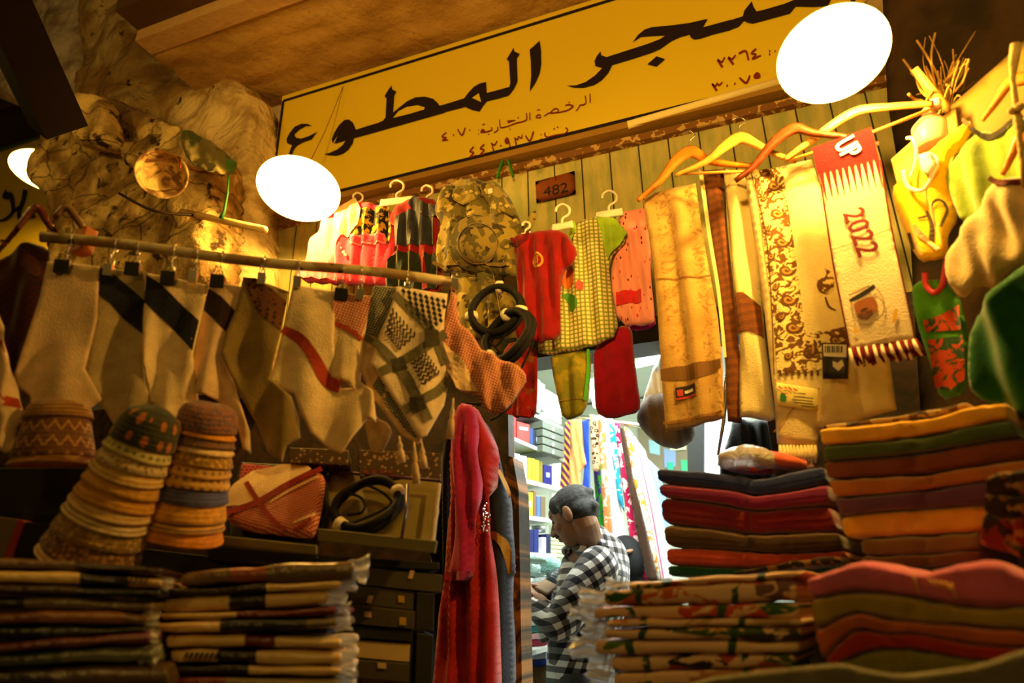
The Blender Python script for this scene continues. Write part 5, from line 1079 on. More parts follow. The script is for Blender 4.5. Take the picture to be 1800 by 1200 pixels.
# packed printed bed sheets in plastic
def packf(cols, seed, base, sc=14):
    def f(t):
        v = t.vec(t.u + seed * 3.1, t.v * 2.2); n = t.vor(sc, v, 'Color'); s = t.nt.nodes.new('ShaderNodeSeparateColor'); t.nt.links.new(n.k, s.inputs[0])
        r = X(t, s.outputs[0]); e = t.noise(sc * 1.4, 2, v, dist=1.2); c = lin(base)
        for i, cc in enumerate(cols): c = t.mix(r.band(i * .22, i * .22 + .16) * e.gt(.45), c, lin(cc))
        st = ((t.u + t.noise(9, 2, v) * .04) / .16).fr().band(.46, .54) * e.gt(.42)
        return t.mix(st, c, lin((40, 80, 26)))
    return f
def M_pack(i, cols, base): return mat('wrapped print %d' % i, packf(cols, i, base), .35, lambda t: t.noise(40, 3, dist=1), spec=.6, bdist=.002)
pD = Pl(1230, 1100, 1.12, -10)
rows = [(1106, 1023, 1035, 1412, 1003, 1016), (1062, 1036, 1065, 1400, 1017, 1056), (1044, 1066, 1087, 1404, 1057, 1086), (1066, 1088, 1104, 1412, 1087, 1099), (1062, 1105, 1122, 1408, 1100, 1126), (1046, 1123, 1151, 1404, 1127, 1147), (1074, 1152, 1181, 1396, 1148, 1171), (1080, 1182, 1215, 1390, 1172, 1198)]
labs = ['thin rose and cream wrapped bed sheet pack on top of the printed pile', 'wrapped pack with purple, orange and green print, second from the top of the printed pile', 'wrapped pack with orange red and green print, third of the printed pile', 'plain cream wrapped pack in the middle of the printed pile', 'cream wrapped pack with fine green and dark print', 'wrapped pack with a bold green and red print', 'wrapped pack with an orange red and black print near the bottom', 'wrapped pack with green and cream print at the bottom of the printed pile']
colset = [[(170, 60, 50), (206, 120, 90), (60, 90, 30)], [(206, 96, 30), (120, 80, 70), (40, 90, 16)], [(204, 70, 20), (50, 96, 16), (190, 150, 100)], [(220, 140, 60), (190, 150, 100)], [(70, 90, 30), (60, 50, 50), (210, 150, 60)], [(60, 110, 14), (160, 50, 20), (80, 120, 30)], [(190, 70, 24), (40, 40, 24), (70, 96, 20)], [(60, 100, 20), (190, 130, 70), (170, 60, 20)]]
random.seed(4)
for i, (xa, ta, ba, xb, tb, bb) in enumerate(rows):
    n = 6; top = [(xa + (xb - xa) * k / n, ta + (tb - ta) * k / n + 1.2 * math.sin(k * 1.9 + i)) for k in range(n + 1)]; bot = [(xa + (xb - xa) * k / n, ba + (bb - ba) * k / n + 1.2 * math.sin(k * 1.9 + i + 1)) for k in range(n + 1)]
    p = folded('wrapped_bedsheet', top, bot, pD.off(random.uniform(-.006, .006)), .2, M_pack(i, colset[i], (240, 198, 160)), None, 1); tag(p, labs[i], 'bedsheet pack', 'printed bedsheet packs in plastic')
    c = pD.off(-.022).pt(xa - 2, (ta + ba) / 2); h = (pD.pt(xa, ta) - pD.pt(xa, ba)).length
    mb = MB(); V = []; nu, nv = 14, 16
    for a in range(nu + 1):
        for b in range(nv + 1):
            u, v = 1 - a / nu, b / nv; q = noise.noise_vector(Vector((u * 2, v * 2, i * 3.3))) * .010
            V.append(c + pD.e1 * (.02 - .062 * u) + Vector((0, 0, (v - .5) * h * (.9 + .7 * u))) + pD.n * (.008 + .006 * math.sin(v * 15 + i * 2 + u * 2) * (.3 + u)) + q)
    mb.add(V, [(a * (nv + 1) + b, a * (nv + 1) + b + 1, (a + 1) * (nv + 1) + b + 1, (a + 1) * (nv + 1) + b) for a in range(nu) for b in range(nv)])
    w_ = mb.build('plastic_wrap', mat('crinkled wrap', (236, 234, 232), .22, trans=.3, spec=.7, alpha=.55, bump=lambda t: t.noise(40, 3, dist=1), bdist=.002), p, True)
    sm_mod = w_.modifiers.new('s', 'SOLIDIFY'); sm_mod.thickness = .0006
# left stacks of wrapped scarves
def M_strip(i, segs, rgh=.3):
    def f(t):
        c = lin(segs[0][1]); n = t.noise(70, 2, t.vec(t.u, t.v * 3))
        for x0, col in segs[1:]: c = t.mix(t.u.gt(x0), c, lin(col))
        return t.mix(n.sm(.62, .7) * .25, c, lin((60, 40, 24)))
    return mat('wrapped scarf %d' % i, f, rgh, lambda t: t.noise(30, 3, dist=1), spec=.7, bdist=.003)
cr_, dk, gr_, rd, nv_ = (240, 200, 130), (40, 22, 14), (110, 92, 60), (110, 30, 20), (34, 32, 40)
pE = Pl(450, 1100, 1.12, 24)
E_rows = [([(320, 1006), (400, 998), (500, 990), (622, 986)], [(313, 1030), (400, 1026), (500, 1022), (619, 1017)], M_strip(0, [(0, (120, 90, 56)), (.10, (150, 70, 40)), (.16, (110, 84, 54))]), 'grey brown wrapped scarf with a faint red print, topmost of the middle pile'),
  ([(292, 1034), (400, 1030), (500, 1024), (600, 1020)], [(288, 1046), (400, 1044), (500, 1039), (596, 1034)], M_strip(1, [(0, dk), (.16, cr_)]), 'half dark and half cream wrapped scarf, second of the middle pile'),
  ([(270, 1052), (360, 1048), (480, 1042), (580, 1038)], [(272, 1076), (360, 1074), (480, 1068), (572, 1062)], M_strip(2, [(0, cr_), (.13, dk), (.18, cr_)]), 'cream wrapped scarf with a short dark block, third of the middle pile'),
  ([(282, 1078), (360, 1076), (480, 1072), (592, 1066)], [(284, 1089), (360, 1088), (480, 1086), (588, 1080)], M_strip(3, [(0, cr_), (.14, rd)]), 'cream and dark red thin wrapped scarf in the middle pile'),
  ([(272, 1092), (360, 1091), (480, 1088), (592, 1084)], [(276, 1110), (360, 1110), (480, 1108), (590, 1103)], M_strip(4, [(0, cr_), (.12, nv_), (.24, gr_)]), 'cream and navy wrapped scarf in the middle pile'),
  ([(292, 1116), (360, 1116), (480, 1118), (600, 1120)], [(292, 1137), (360, 1137), (480, 1138), (598, 1139)], M_strip(5, [(0, cr_), (.15, rd), (.19, cr_)]), 'cream wrapped scarf with a small red block in the middle pile'),
  ([(300, 1141), (360, 1141), (480, 1142), (600, 1144)], [(302, 1164), (360, 1165), (480, 1167), (598, 1168)], M_strip(6, [(0, cr_), (.11, dk), (.16, cr_)]), 'cream wrapped scarf with a woven dark emblem, second lowest of the middle pile'),
  ([(296, 1168), (360, 1169), (480, 1170), (598, 1171)], [(296, 1184), (360, 1185), (480, 1187), (596, 1188)], M_strip(7, [(0, dk), (.15, cr_)]), 'dark and cream wrapped scarf near the bottom of the middle pile'),
  ([(300, 1188), (360, 1189), (480, 1191), (598, 1192)], [(300, 1214), (360, 1215), (480, 1217), (596, 1218)], M_strip(8, [(0, rd), (.12, gr_)]), 'dark red and grey wrapped scarf at the bottom of the middle pile')]
def plast(p, c, h, pl, i, w=.03, k=1):
    mb = MB(); V = []; nu, nv = 12, 16
    for a in range(nu + 1):
        for b in range(nv + 1):
            u, v = a / nu, b / nv; q = noise.noise_vector(Vector((u * 2, v * 2, i * 5.3))) * .008
            V.append(c + pl.e1 * k * (w * u * 1.3 - w * .6) + Vector((0, 0, (v - .5) * h * (.9 + .6 * u))) + pl.n * (.010 + .005 * math.sin(v * 15 + i * 2 + u * 2) * (.3 + u)) + q)
    mb.add(V, [(a * (nv + 1) + b, a * (nv + 1) + b + 1, (a + 1) * (nv + 1) + b + 1, (a + 1) * (nv + 1) + b) for a in range(nu) for b in range(nv)])
    w_ = mb.build('plastic_wrap', MATS.get('crinkled wrap'), p, True); s_ = w_.modifiers.new('s', 'SOLIDIFY'); s_.thickness = .0006
for i, (t_, b_2, m, lab) in enumerate(E_rows):
    p = folded('wrapped_scarf', t_, b_2, pE.off(random.uniform(-.004, .004)), .2, m, None, 1); tag(p, lab, 'wrapped scarf', 'wrapped scarves of the middle pile')
    xa, ya = t_[-1]; yb = b_2[-1][1]; plast(p, pE.off(-.02).pt(xa + 4, (ya + yb) / 2), (pE.pt(xa, ya) - pE.pt(xa, yb)).length, pE, i)
M_inkp = mat('scarf ink', (26, 18, 14), .6)
flat_targets = [( (380, 1144), 10, 14), ]
w6 = [o for o in bpy.data.objects if o.get('label', '').startswith('cream wrapped scarf with a woven dark emblem')][0]
pe = pE.off(.009)
flat('woven_emblem', [[pe.st(*p) for p in ((322 + 9 * k, 1160), (326 + 9 * k, 1160), (333 + 9 * k, 1146), (327 + 9 * k, 1146))] for k in range(7)], pe, lambda a, b: 0, M_inkp, w6, .001, 9)
pF = Pl(140, 1090, 1.02, 34)
F_rows = [([(-60, 982), (0, 981), (110, 985), (200, 990), (282, 998)], [(-60, 998), (0, 999), (110, 1002), (200, 1006), (280, 1012)], M_strip(10, [(0, (120, 92, 60)), (.15, (52, 24, 16))]), 'grey brown and maroon wrapped scarf, topmost of the left pile'),
  ([(-60, 1001), (0, 1002), (110, 1005), (200, 1012), (284, 1018)], [(-60, 1022), (0, 1023), (110, 1026), (200, 1030), (284, 1034)], M_strip(11, [(0, cr_), (.155, dk), (.22, (190, 150, 90))]), 'cream wrapped scarf with a dark block and a woven emblem in the left pile'),
  ([(-60, 1024), (0, 1025), (110, 1030), (200, 1034), (280, 1038)], [(-60, 1042), (0, 1044), (110, 1046), (200, 1048), (278, 1050)], M_strip(12, [(0, (70, 50, 30)), (.15, (20, 16, 16))]), 'dark brown wrapped scarf in the left pile'),
  ([(-60, 1046), (0, 1048), (110, 1050), (200, 1056), (270, 1060)], [(-60, 1068), (0, 1070), (110, 1072), (200, 1074), (262, 1074)], M_strip(13, [(0, (24, 18, 16)), (.09, (110, 90, 60))]), 'thin black and grey wrapped scarf in the left pile'),
  ([(-60, 1076), (0, 1076), (110, 1072), (200, 1074), (262, 1080)], [(-60, 1096), (0, 1098), (110, 1096), (200, 1098), (250, 1100)], M_strip(14, [(0, (120, 70, 26)), (.1, (150, 96, 50)), (.2, (110, 74, 30))]), 'orange brown patterned wrapped scarf in the left pile'),
  ([(-60, 1100), (0, 1100), (110, 1100), (200, 1100), (256, 1102)], [(-60, 1124), (0, 1124), (110, 1122), (200, 1116), (256, 1112)], M_strip(15, [(0, (16, 14, 16)), (.1, (40, 40, 36))]), 'black wrapped scarf with gold specks in the left pile'),
  ([(-60, 1132), (0, 1130), (110, 1122), (200, 1114), (262, 1110)], [(-60, 1148), (0, 1148), (110, 1140), (200, 1134), (262, 1130)], M_strip(16, [(0, (90, 34, 34)), (.12, (110, 50, 60))]), 'dull purple wrapped scarf in the left pile'),
  ([(-60, 1150), (0, 1150), (110, 1144), (200, 1138), (264, 1136)], [(-60, 1172), (0, 1172), (110, 1166), (200, 1164), (270, 1164)], M_strip(17, [(0, (70, 76, 60)), (.12, (110, 110, 84))]), 'greenish grey wrapped scarf in the left pile'),
  ([(-60, 1176), (0, 1176), (110, 1170), (200, 1168), (290, 1170)], [(-60, 1214), (0, 1214), (110, 1212), (200, 1210), (300, 1210)], M_strip(18, [(0, (40, 30, 24)), (.12, (80, 60, 40))]), 'dark wrapped scarf at the bottom of the left pile')]
for i, (t_, b_2, m, lab) in enumerate(F_rows):
    p = folded('wrapped_scarf', t_, b_2, pF.off(random.uniform(-.004, .004)), .2, m, None, 1); tag(p, lab, 'wrapped scarf', 'wrapped scarves of the left pile')
    if i in (1, 4, 6, 7): xa, ya = t_[-1]; yb = b_2[-1][1]; plast(p, pF.off(-.02).pt(xa, (ya + yb) / 2), (pF.pt(xa, ya) - pF.pt(xa, yb)).length, pF, i + 20, .024)
    if i == 1:
        pf = pF.off(.01); flat('woven_emblem', [[pf.st(*q) for q in ((198 + 9 * k, 1026), (202 + 9 * k, 1026), (209 + 9 * k, 1014), (203 + 9 * k, 1014))] for k in range(7)], pf, lambda a, b: 0, M_inkp, p, .001, 9)
# ================================================================ stacks of embroidered caps
def capf(kind, c0, c1, seed):
    def f(t):
        u, v = t.u, t.v; n = t.noise(60, 2, t.vec(u, v)); base = t.mix(n.sm(.35, .65), lin(c0), lin(tuple(min(255, x * 1.12) for x in c0)))
        if kind == 'dots': k = ((u / .02).fr() - .5).abs().lt(.22) * ((v / .016).fr() - .5).abs().lt(.2)
        elif kind == 'net': k = t.vor(110, t.vec(u, v)).gt(.42)
        elif kind == 'lines': k = (v / .008).fr().gt(.62)
        elif kind == 'arc': k = (((u / .03).fr() - .5).abs() * 1.2 + (v / .03).fr()).band(.5, .72)
        elif kind == 'flower': k = t.vor(26, t.vec(u, v), rand=.3).band(.12, .3)
        else: return base
        return t.mix(k * .85, base, lin(c1))
    return f
def caps(pa, pb, d, ra, rb, bands, group, seed):
    """nested caps from the bottom pixel pa to the top pixel pb; ra, rb radii in pixels"""
    A_, B_ = PD(pa[0], pa[1], d), PD(pb[0], pb[1], d * 1.02); ax = (B_ - A_).normalized(); L = (B_ - A_).length; k = d / FPX
    for i, (f0, f1, kind, c0, c1, label) in enumerate(bands):
        r0, r1 = (ra + (rb - ra) * f0) * k, (ra + (rb - ra) * f1) * k; z0, z1 = L * f0, L * f1
        lastc = i == len(bands) - 1; n = 40; r1b = r1 - (.004 if not lastc else 0)
        prof = [(r0 - .0035, z0 - 0.0005), (r0, z0), (r0 + .0008, z0 + .003), ((r0 + r1b) / 2 + .0006, (z0 + z1) / 2), (r1b, z1)]
        if lastc: prof += [(r1b - .006, z1 + .012), (r1b - .02, z1 + .019), (r1b * .5, z1 + .022), (0, z1 + .023)]
        else: prof += [(r1b - .002, z1 + .01), (r1b - .010, z1 + .02), (r1b * .5, z1 + .022), (0, z1 + .022)]
        axv = ax; a = axv.cross(Vector((0, 1, .01))).normalized(); b = axv.cross(a); V, UV = [], []
        wob = random.uniform(0, 6)
        for (r, h) in prof:
            for q in range(n + 1):
                th = 2 * math.pi * q / n; rr = r * (1 + .006 * math.sin(3 * th + wob)) ; V.append(A_ + axv * (h + .0012 * math.sin(2 * th + wob)) + (a * math.cos(th) + b * math.sin(th)) * rr); UV.append((th * .08, h))
        Fc = [(x * (n + 1) + q, x * (n + 1) + q + 1, (x + 1) * (n + 1) + q + 1, (x + 1) * (n + 1) + q) for x in range(len(prof) - 1) for q in range(n)]
        o = fixn(mk('embroidered_cap', V, Fc, mat('cap %d %d' % (seed, i), capf(kind, c0, c1, i), .85, lambda t: t.noise(160, 2) + (t.v * 700).sin() * .2, sheen=.2, bdist=.0015), None, True, UV)); tag(o, label, 'cap', group)
Y1, Y2, W1, W2, BR, OC, BL = (186, 134, 40), (150, 104, 34), (214, 186, 136), (120, 86, 44), (84, 52, 26), (200, 128, 36), (70, 70, 96)
random.seed(9)
caps((92, 818), (104, 724), 1.30, 67, 52, [(0, .14, '', Y2, Y1, 'ochre cap rim at the bottom of the leftmost cap stack'), (.14, .86, 'arc', (96, 58, 26), (180, 130, 60), 'brown cap with rows of small pale arches in the leftmost cap stack'), (.86, 1.0, 'lines', Y2, BR, 'ochre ribbed cap on top of the leftmost cap stack')], 'caps of the leftmost stack', 1)
caps((155, 985), (268, 738), 1.22, 84, 50, [
    (0, .055, 'lines', W1, (150, 70, 40), 'white and red rimmed cap at the bottom of the tall leaning cap stack'), (.055, .18, 'net', (150, 108, 56), BR, 'cap with a dense brown net pattern near the bottom of the tall leaning stack'), (.18, .29, 'net', (160, 124, 60), (120, 90, 40), 'olive beige embroidered cap with two dark eyelets in the tall leaning stack'),
    (.29, .36, 'lines', W1, W2, 'pale cap with thin grey lines in the tall leaning stack'), (.36, .43, 'lines', (190, 146, 70), W1, 'beige cap with white edge lines in the tall leaning stack'), (.43, .52, 'lines', Y1, OC, 'yellow cap with faint ribs below the plain yellow ones'),
    (.52, .60, '', Y1, OC, 'plain yellow cap in the middle of the tall leaning stack'), (.60, .68, 'lines', (196, 146, 50), W1, 'yellow cap with white lines above the plain yellow one'), (.68, .76, 'net', (150, 116, 66), W1, 'grey brown cap with a fine net pattern in the tall leaning stack'),
    (.76, .84, 'dots', (190, 170, 110), (90, 110, 40), 'pale cap with a row of green dots in the tall leaning stack'), (.84, 1.0, 'flower', (52, 50, 30), (196, 110, 50), 'dark green cap with orange paisley embroidery on top of the tall leaning stack')], 'caps of the tall leaning stack', 2)
caps((318, 946), (368, 728), 1.30, 70, 50, [
    (0, .10, '', (206, 128, 30), OC, 'orange yellow cap at the bottom of the right cap stack'), (.10, .17, 'lines', (206, 150, 50), BL, 'yellow cap with thin blue lines in the right cap stack'), (.17, .31, '', (212, 150, 44), Y1, 'broad plain golden cap in the right cap stack'),
    (.31, .43, 'lines', (88, 88, 136), (60, 60, 100), 'grey blue ribbed cap in the right cap stack'), (.43, .52, 'dots', (206, 156, 70), (120, 84, 50), 'cream yellow cap with small dots above the grey blue one'), (.52, .60, 'dots', (204, 152, 66), (130, 92, 60), 'beige cap with dotted rows in the right cap stack'),
    (.60, .70, 'net', (206, 154, 60), (150, 110, 40), 'golden cap with a net weave in the right cap stack'), (.70, .75, '', (228, 190, 140), Y1, 'pale cream cap rim in the right cap stack'), (.75, .82, 'net', (90, 80, 86), (140, 96, 50), 'grey blue cap with gold embroidery in the right cap stack'),
    (.82, .87, '', (212, 140, 30), OC, 'narrow bright orange cap rim in the right cap stack'), (.87, 1.0, 'net', (96, 84, 96), (160, 100, 70), 'mauve grey embroidered cap on top of the right cap stack')], 'caps of the right stack', 3)
# ================================================================ boxes
M_box = mat('olive card box', (112, 104, 66), .7); M_boxd = mat('dark box', (26, 22, 18), .6); M_boxp = mat('grey box', (64, 56, 40), .6); M_boxw = mat('pale box', (190, 160, 100), .6)
def boxq(name, label, cat, q, pl, L, m, group=None, parent=None):
    """box whose front face is the quad q (TL, TR, BR, BL in pixels) on pl, running back by L"""
    P = [pl.pt(*p) for p in q]; Bk = [p - pl.n * L for p in P]
    mb = MB().add(P + Bk, [(0, 1, 2, 3), (7, 6, 5, 4), (0, 4, 5, 1), (1, 5, 6, 2), (2, 6, 7, 3), (3, 7, 4, 0)])
    bm = bmesh.new(); o = mb.build(name, m, parent); bm.from_mesh(o.data); bmesh.ops.bevel(bm, geom=bm.edges[:], offset=.0015, segments=1, affect='EDGES'); bm.to_mesh(o.data); bm.free()
    if not parent: tag(o, label, cat, group)
    return o
GB = 'boxes under the display boxes'
pX = Pl(650, 960, 1.50, 14)
def openbox(label, q, back, d, yaw):
    """shallow open display box, floor tilted towards the viewer"""
    r_ = root('display_box', Pl(*q[3], d, yaw).pt(*q[3]), label, 'display box', 'open display boxes')
    pl = Pl(q[3][0], q[3][1], d, yaw)
    boxq('front_edge', None, None, q, pl, .008, M_box, parent=r_)
    return r_
# display box 1: red check head scarf
b1 = openbox('olive display box holding the folded red and white scarf', [(360, 938), (556, 958), (556, 974), (358, 954)], 0, 1.42, 12)
tp = Pl(470, 940, 1.47, 12, -35)
cloth('backing', [(402, 952), (398, 880), (424, 812), (574, 820), (580, 900), (560, 960)], tp.off(-.03), M_boxd, .004, parent=b1, w=.004)
M_rw = M_('red white houndstooth', netf(.0085, (178, 40, 30), (228, 196, 160), .45, .42))
f1 = cloth('folded_scarf', [(399, 918), (400, 888), (412, 862), (450, 836), (500, 822), (545, 826), (573, 838), (570, 880), (560, 924), (552, 948), (500, 942), (440, 934)], tp, M_rw, .016, folds(.002, .2), None, None, 1); tag(f1, 'folded red and white checked head scarf in the display box', 'head scarf')
decal('plain_panel', [(402, 900), (400, 886), (414, 862), (450, 837), (500, 824), (545, 828), (552, 834), (515, 853), (470, 880), (430, 898)], f1, C_white, f1, .002)
for s in ([(399, 914, 9), (450, 894, 10), (510, 862, 10), (570, 834, 9)], [(438, 858, 9), (455, 885, 9), (480, 920, 9), (505, 942, 8)], [(552, 924, 6), (530, 938, 6), (520, 944, 5)]): decal('dark_red_band', stroke(s), f1, mat('dark red band', (142, 40, 28), .9), f1, .0035)
decal('white_edge', stroke([(480, 893, 3), (520, 870, 4), (566, 848, 3)]), f1, C_white, f1, .0042); decal('white_edge', stroke([(520, 930, 3), (540, 922, 4), (560, 914, 3)]), f1, C_white, f1, .0042)
f0 = cloth('folded_scarf', [(424, 814), (490, 820), (488, 850), (414, 862)], tp.off(-.02), M_('red dots', checkf(.011, (170, 40, 40), (60, 24, 20))), .006); tag(f0, 'small red dotted folded cloth behind the red and white folded scarf', 'folded cloth')
# display box 2: headband
b2 = openbox('olive display box holding the coiled black headband', [(558, 928), (768, 950), (764, 972), (558, 950)], 0, 1.42, 12)
tp2 = Pl(660, 940, 1.46, 12, -35)
cloth('lining', [(560, 945), (560, 880), (580, 828), (770, 842), (772, 900), (758, 962)], tp2.off(-.03), mat('box lining', (128, 112, 60), .7), .004, parent=b2, w=.004)
cloth('side_edge', [(768, 846), (776, 850), (764, 960), (754, 958)], tp2, mat('box edge light', (150, 130, 90), .6), .004, parent=b2, w=.004)
cloth('purple_rim', [(590, 826), (776, 842), (777, 848), (590, 832)], tp2, mat('purple rim', (66, 30, 70), .6), .003, parent=b2, w=.003)
c = tp2.off(.012).pt(645, 886)
agal('rope_headband', 'coiled black rope headband with pale wrappings in the display box', c, tp2.n, .075, .0085, [52, 208], [[tp2.off(.012).pt(x, y) for x, y in L] for L in ([(596, 868), (625, 870), (640, 882), (636, 900), (610, 905)], [(640, 850), (670, 864), (688, 884), (660, 902), (615, 920)])])
tag(MB().tube([tp2.off(.04).pt(716, 852), tp2.off(.04).pt(714, 900), tp2.off(.04).pt(706, 944)], [.0035, .0035, .003], 8).build('pen', mat('purple pen', (50, 24, 56), .3), None, True), 'dark purple pen standing in the display box with the coiled headband', 'pen')
# printed flat boxes behind
for q, lab in (([(508, 786), (612, 790), (612, 818), (508, 812)], 'narrow patterned box behind the display boxes, left of its neighbour'), ([(630, 790), (775, 796), (775, 848), (632, 838)], 'larger box with rows of tiny coloured prints behind the display boxes')):
    o = boxq('patterned_box', lab, 'box', q, Pl(640, 830, 1.62, 30), .12, mat('printed card', lambda t: t.mix(t.vor(90).gt(.34), lin((150, 124, 80)), lin((70, 54, 36))), .6))
    if q[0][0] == 630:
        p = Pl(640, 830, 1.62, 30)
        flat('print_row', [[p.st(x, 826), p.st(x + 7, 826), p.st(x + 7, 832), p.st(x, 832)] for x in (640, 654, 668, 682)], p, lambda a, b: 0, mat('tiny prints', (120, 50, 40), .6), o, .001, 9)
# stacked closed boxes under
bx = [([(560, 976), (772, 988), (772, 1002), (560, 992)], M_boxd, 'dark flat box directly under the display boxes'), ([(600, 992), (778, 1010), (776, 1042), (600, 1024)], M_boxp, 'grey flat box with one price sticker under the display boxes'), ([(610, 1026), (728, 1040), (727, 1072), (610, 1060)], M_boxp, 'grey flat box, upper one with a gold sticker'), ([(610, 1062), (730, 1074), (728, 1106), (610, 1096)], M_boxp, 'grey flat box, lower one with a gold sticker'),
      ([(610, 1098), (726, 1108), (725, 1128), (610, 1120)], M_boxd, 'dark flat box between the grey and pale boxes'), ([(610, 1124), (722, 1132), (720, 1164), (610, 1154)], M_boxw, 'pale box at the bottom of the box stack'), ([(610, 1158), (720, 1166), (718, 1200), (610, 1190)], M_boxp, 'grey green box with a white label, lowest box in view'),
      ([(732, 1040), (764, 1044), (762, 1110), (730, 1106)], M_boxd, 'dark reddish bundle box beside the grey boxes'), ([(365, 958), (556, 976), (558, 1000), (365, 985)], M_boxd, 'dark flat box under the box of the red and white scarf'), ([(732, 1112), (762, 1116), (758, 1230), (728, 1226)], M_boxd, 'dark box standing behind the red gown')]
pG = Pl(660, 1080, 1.46, 31); M_st = mat('price sticker', (196, 160, 120), .6); M_gs = mat('gold sticker', (230, 180, 60), .3, metal=.6)
for i, (q, m, lab) in enumerate(bx):
    o = boxq('flat_box', lab, 'box', q, pG.off(-.004 * (i % 3)), .2, m, GB); pq = pG.off(-.004 * (i % 3)).off(.0015)
    def stk(nm, x, y, w, h, mm, dx=0): flat(nm, [[pq.st(x, y), pq.st(x + w, y + 1), pq.st(x + w - dx, y + h + 1), pq.st(x - dx, y + h)]], pq, lambda a, b: 0, mm, o, .0008, 9)
    if i == 1: stk('price_sticker', 721, 1002, 8, 14, M_st, 4)
    if i == 2: stk('price_sticker', 648, 1046, 9, 13, M_st, 4); stk('gold_sticker', 700, 1046, 11, 12, M_gs)
    if i == 3: stk('price_sticker', 640, 1074, 13, 10, M_st); stk('gold_sticker', 702, 1084, 12, 14, M_gs)
    if i == 6: stk('white_label', 664, 1164, 15, 10, M_st)
# dark packets at the left edge under the first caps
for q, m, lab in (([(-30, 905), (30, 912), (6, 982), (-30, 980)], mat('foil grey', (110, 90, 56), .4), 'grey shiny packet at the left edge beneath the leftmost caps'), ([(30, 912), (42, 914), (20, 984), (4, 982)], mat('orange red', (150, 44, 12), .5), 'thin orange red folder edge beneath the leftmost caps'), ([(44, 916), (96, 922), (78, 984), (24, 982)], mat('dark foil', (30, 20, 12), .3), 'dark shiny packet beneath the leftmost caps')):
    boxq('packet', lab, 'packet', q, Pl(30, 950, 1.25, 28), .05, m, 'packets beneath the leftmost caps')
o = boxq('flat_box', 'dark pedestal box under the leftmost caps', 'box', [(-60, 822), (160, 822), (130, 905), (-60, 905)], Pl(60, 860, 1.40, 24), .15, M_boxd)
o = boxq('flat_box', 'long dark box behind the piles of wrapped scarves', 'box', [(240, 962), (560, 1000), (560, 1240), (240, 1240)], Pl(400, 1000, 1.62, 14), .12, M_boxd)
tp_ = mat('striped mat', (60, 44, 26), .7)
# counters just below the picture
counter('dark wooden counter under the wrapped scarves and boxes', -1.75, -.28, .62, 1.6, .99)
counter('dark wooden counter under the towels and printed packs', .03, 1.6, .70, 1.75, 1.0)
# ================================================================ inside the shop
SH = Pl(925, 800, 3.15, 77)
M_sh = mat('grey shelf', (150, 160, 152), .5); M_shw = mat('white shelf', (226, 232, 224), .5)
su = root('shelf_unit', SH.off(-.1).pt(930, 1100), 'grey wall shelving full of books and boxes inside the shop', 'shelf')
for ya, yb in ((752, 806), (828, 858), (898, 914), (967, 974), (1162, 1128)):
    pl = SH; P = [pl.pt(868, ya), pl.pt(992, yb)]; dn = Vector((0, 0, -.018)); bk = -pl.n * .26
    MB().add([P[0], P[1], P[1] + dn, P[0] + dn] + [p + bk for p in (P[0], P[1], P[1] + dn, P[0] + dn)], [(0, 1, 2, 3), (7, 6, 5, 4), (0, 4, 5, 1), (1, 5, 6, 2), (2, 6, 7, 3), (3, 7, 4, 0)]).build('shelf_board', M_shw if ya > 800 else M_sh, su)
boxq('side_panel', None, None, [(972, 742), (986, 748), (984, 1010), (970, 1010)], SH.off(-.24), .02, M_shw, parent=su)
GBk = 'books and boxes on the shop shelves'
def lin_y(x, k): a, b = ((752, 806), (828, 858), (898, 914), (967, 974))[k]; return a + (b - a) * (x - 868) / 124
SX = [ # x0, x1, top y (at x0), shelf, colour, name, label
 (872, 893, 722, 0, (240, 244, 240), 'box', 'white box at the near end of the top shop shelf'), (895, 907, 728, 0, (206, 40, 44), 'box', 'tall red box beside the white one on the top shop shelf'), (909, 931, 740, 0, (216, 54, 50), 'box', 'red box with pale printed lines on the top shop shelf'),
 (932, 938, 752, 0, (40, 60, 120), 'book', 'thin blue book on the top shop shelf'), (939, 952, 756, 0, (30, 44, 60), 'book', 'dark book with a pale mark on the top shop shelf'),
 (903, 914, 796, 1, (236, 236, 246), 'book', 'white book with a red dot on the second shop shelf'), (915, 926, 800, 1, (226, 226, 236), 'book', 'second white book on the second shop shelf'), (929, 934, 804, 1, (196, 190, 50), 'book', 'bright yellow green book on the second shop shelf'), (935, 941, 805, 1, (150, 146, 36), 'book', 'olive book on the second shop shelf'), (942, 948, 808, 1, (186, 180, 44), 'book', 'yellow olive book on the second shop shelf'), (949, 954, 810, 1, (120, 110, 40), 'book', 'dark olive book on the second shop shelf'), (956, 970, 816, 1, (20, 30, 110), 'box', 'dark blue box with a pale mark on the second shop shelf'),
 (914, 925, 856, 2, (206, 214, 130), 'book', 'pale green yellow book on the third shop shelf'), (926, 937, 864, 2, (180, 178, 50), 'book', 'olive yellow book with a white dot on the third shop shelf'), (938, 943, 862, 2, (120, 90, 60), 'book', 'brown book on the third shop shelf'), (944, 950, 872, 2, (70, 110, 190), 'book', 'blue book on the third shop shelf'), (951, 959, 872, 2, (110, 96, 70), 'book', 'greyish brown book on the third shop shelf'),
 (916, 923, 936, 3, (70, 72, 70), 'book', 'dark grey book with a white dot on the fourth shop shelf'), (924, 929, 932, 3, (110, 120, 120), 'book', 'grey book on the fourth shop shelf'), (930, 938, 930, 3, (26, 34, 90), 'book', 'navy book on the fourth shop shelf'), (939, 947, 930, 3, (30, 40, 110), 'book', 'second navy book on the fourth shop shelf'), (953, 960, 944, 3, (220, 222, 236), 'book', 'white and violet book on the fourth shop shelf'), (961, 968, 938, 3, (30, 36, 80), 'book', 'dark blue book at the far end of the fourth shop shelf'),
 (918, 930, 906, 3, (200, 90, 80), 'box', 'small red white and blue box standing on the books of the fourth shop shelf')]
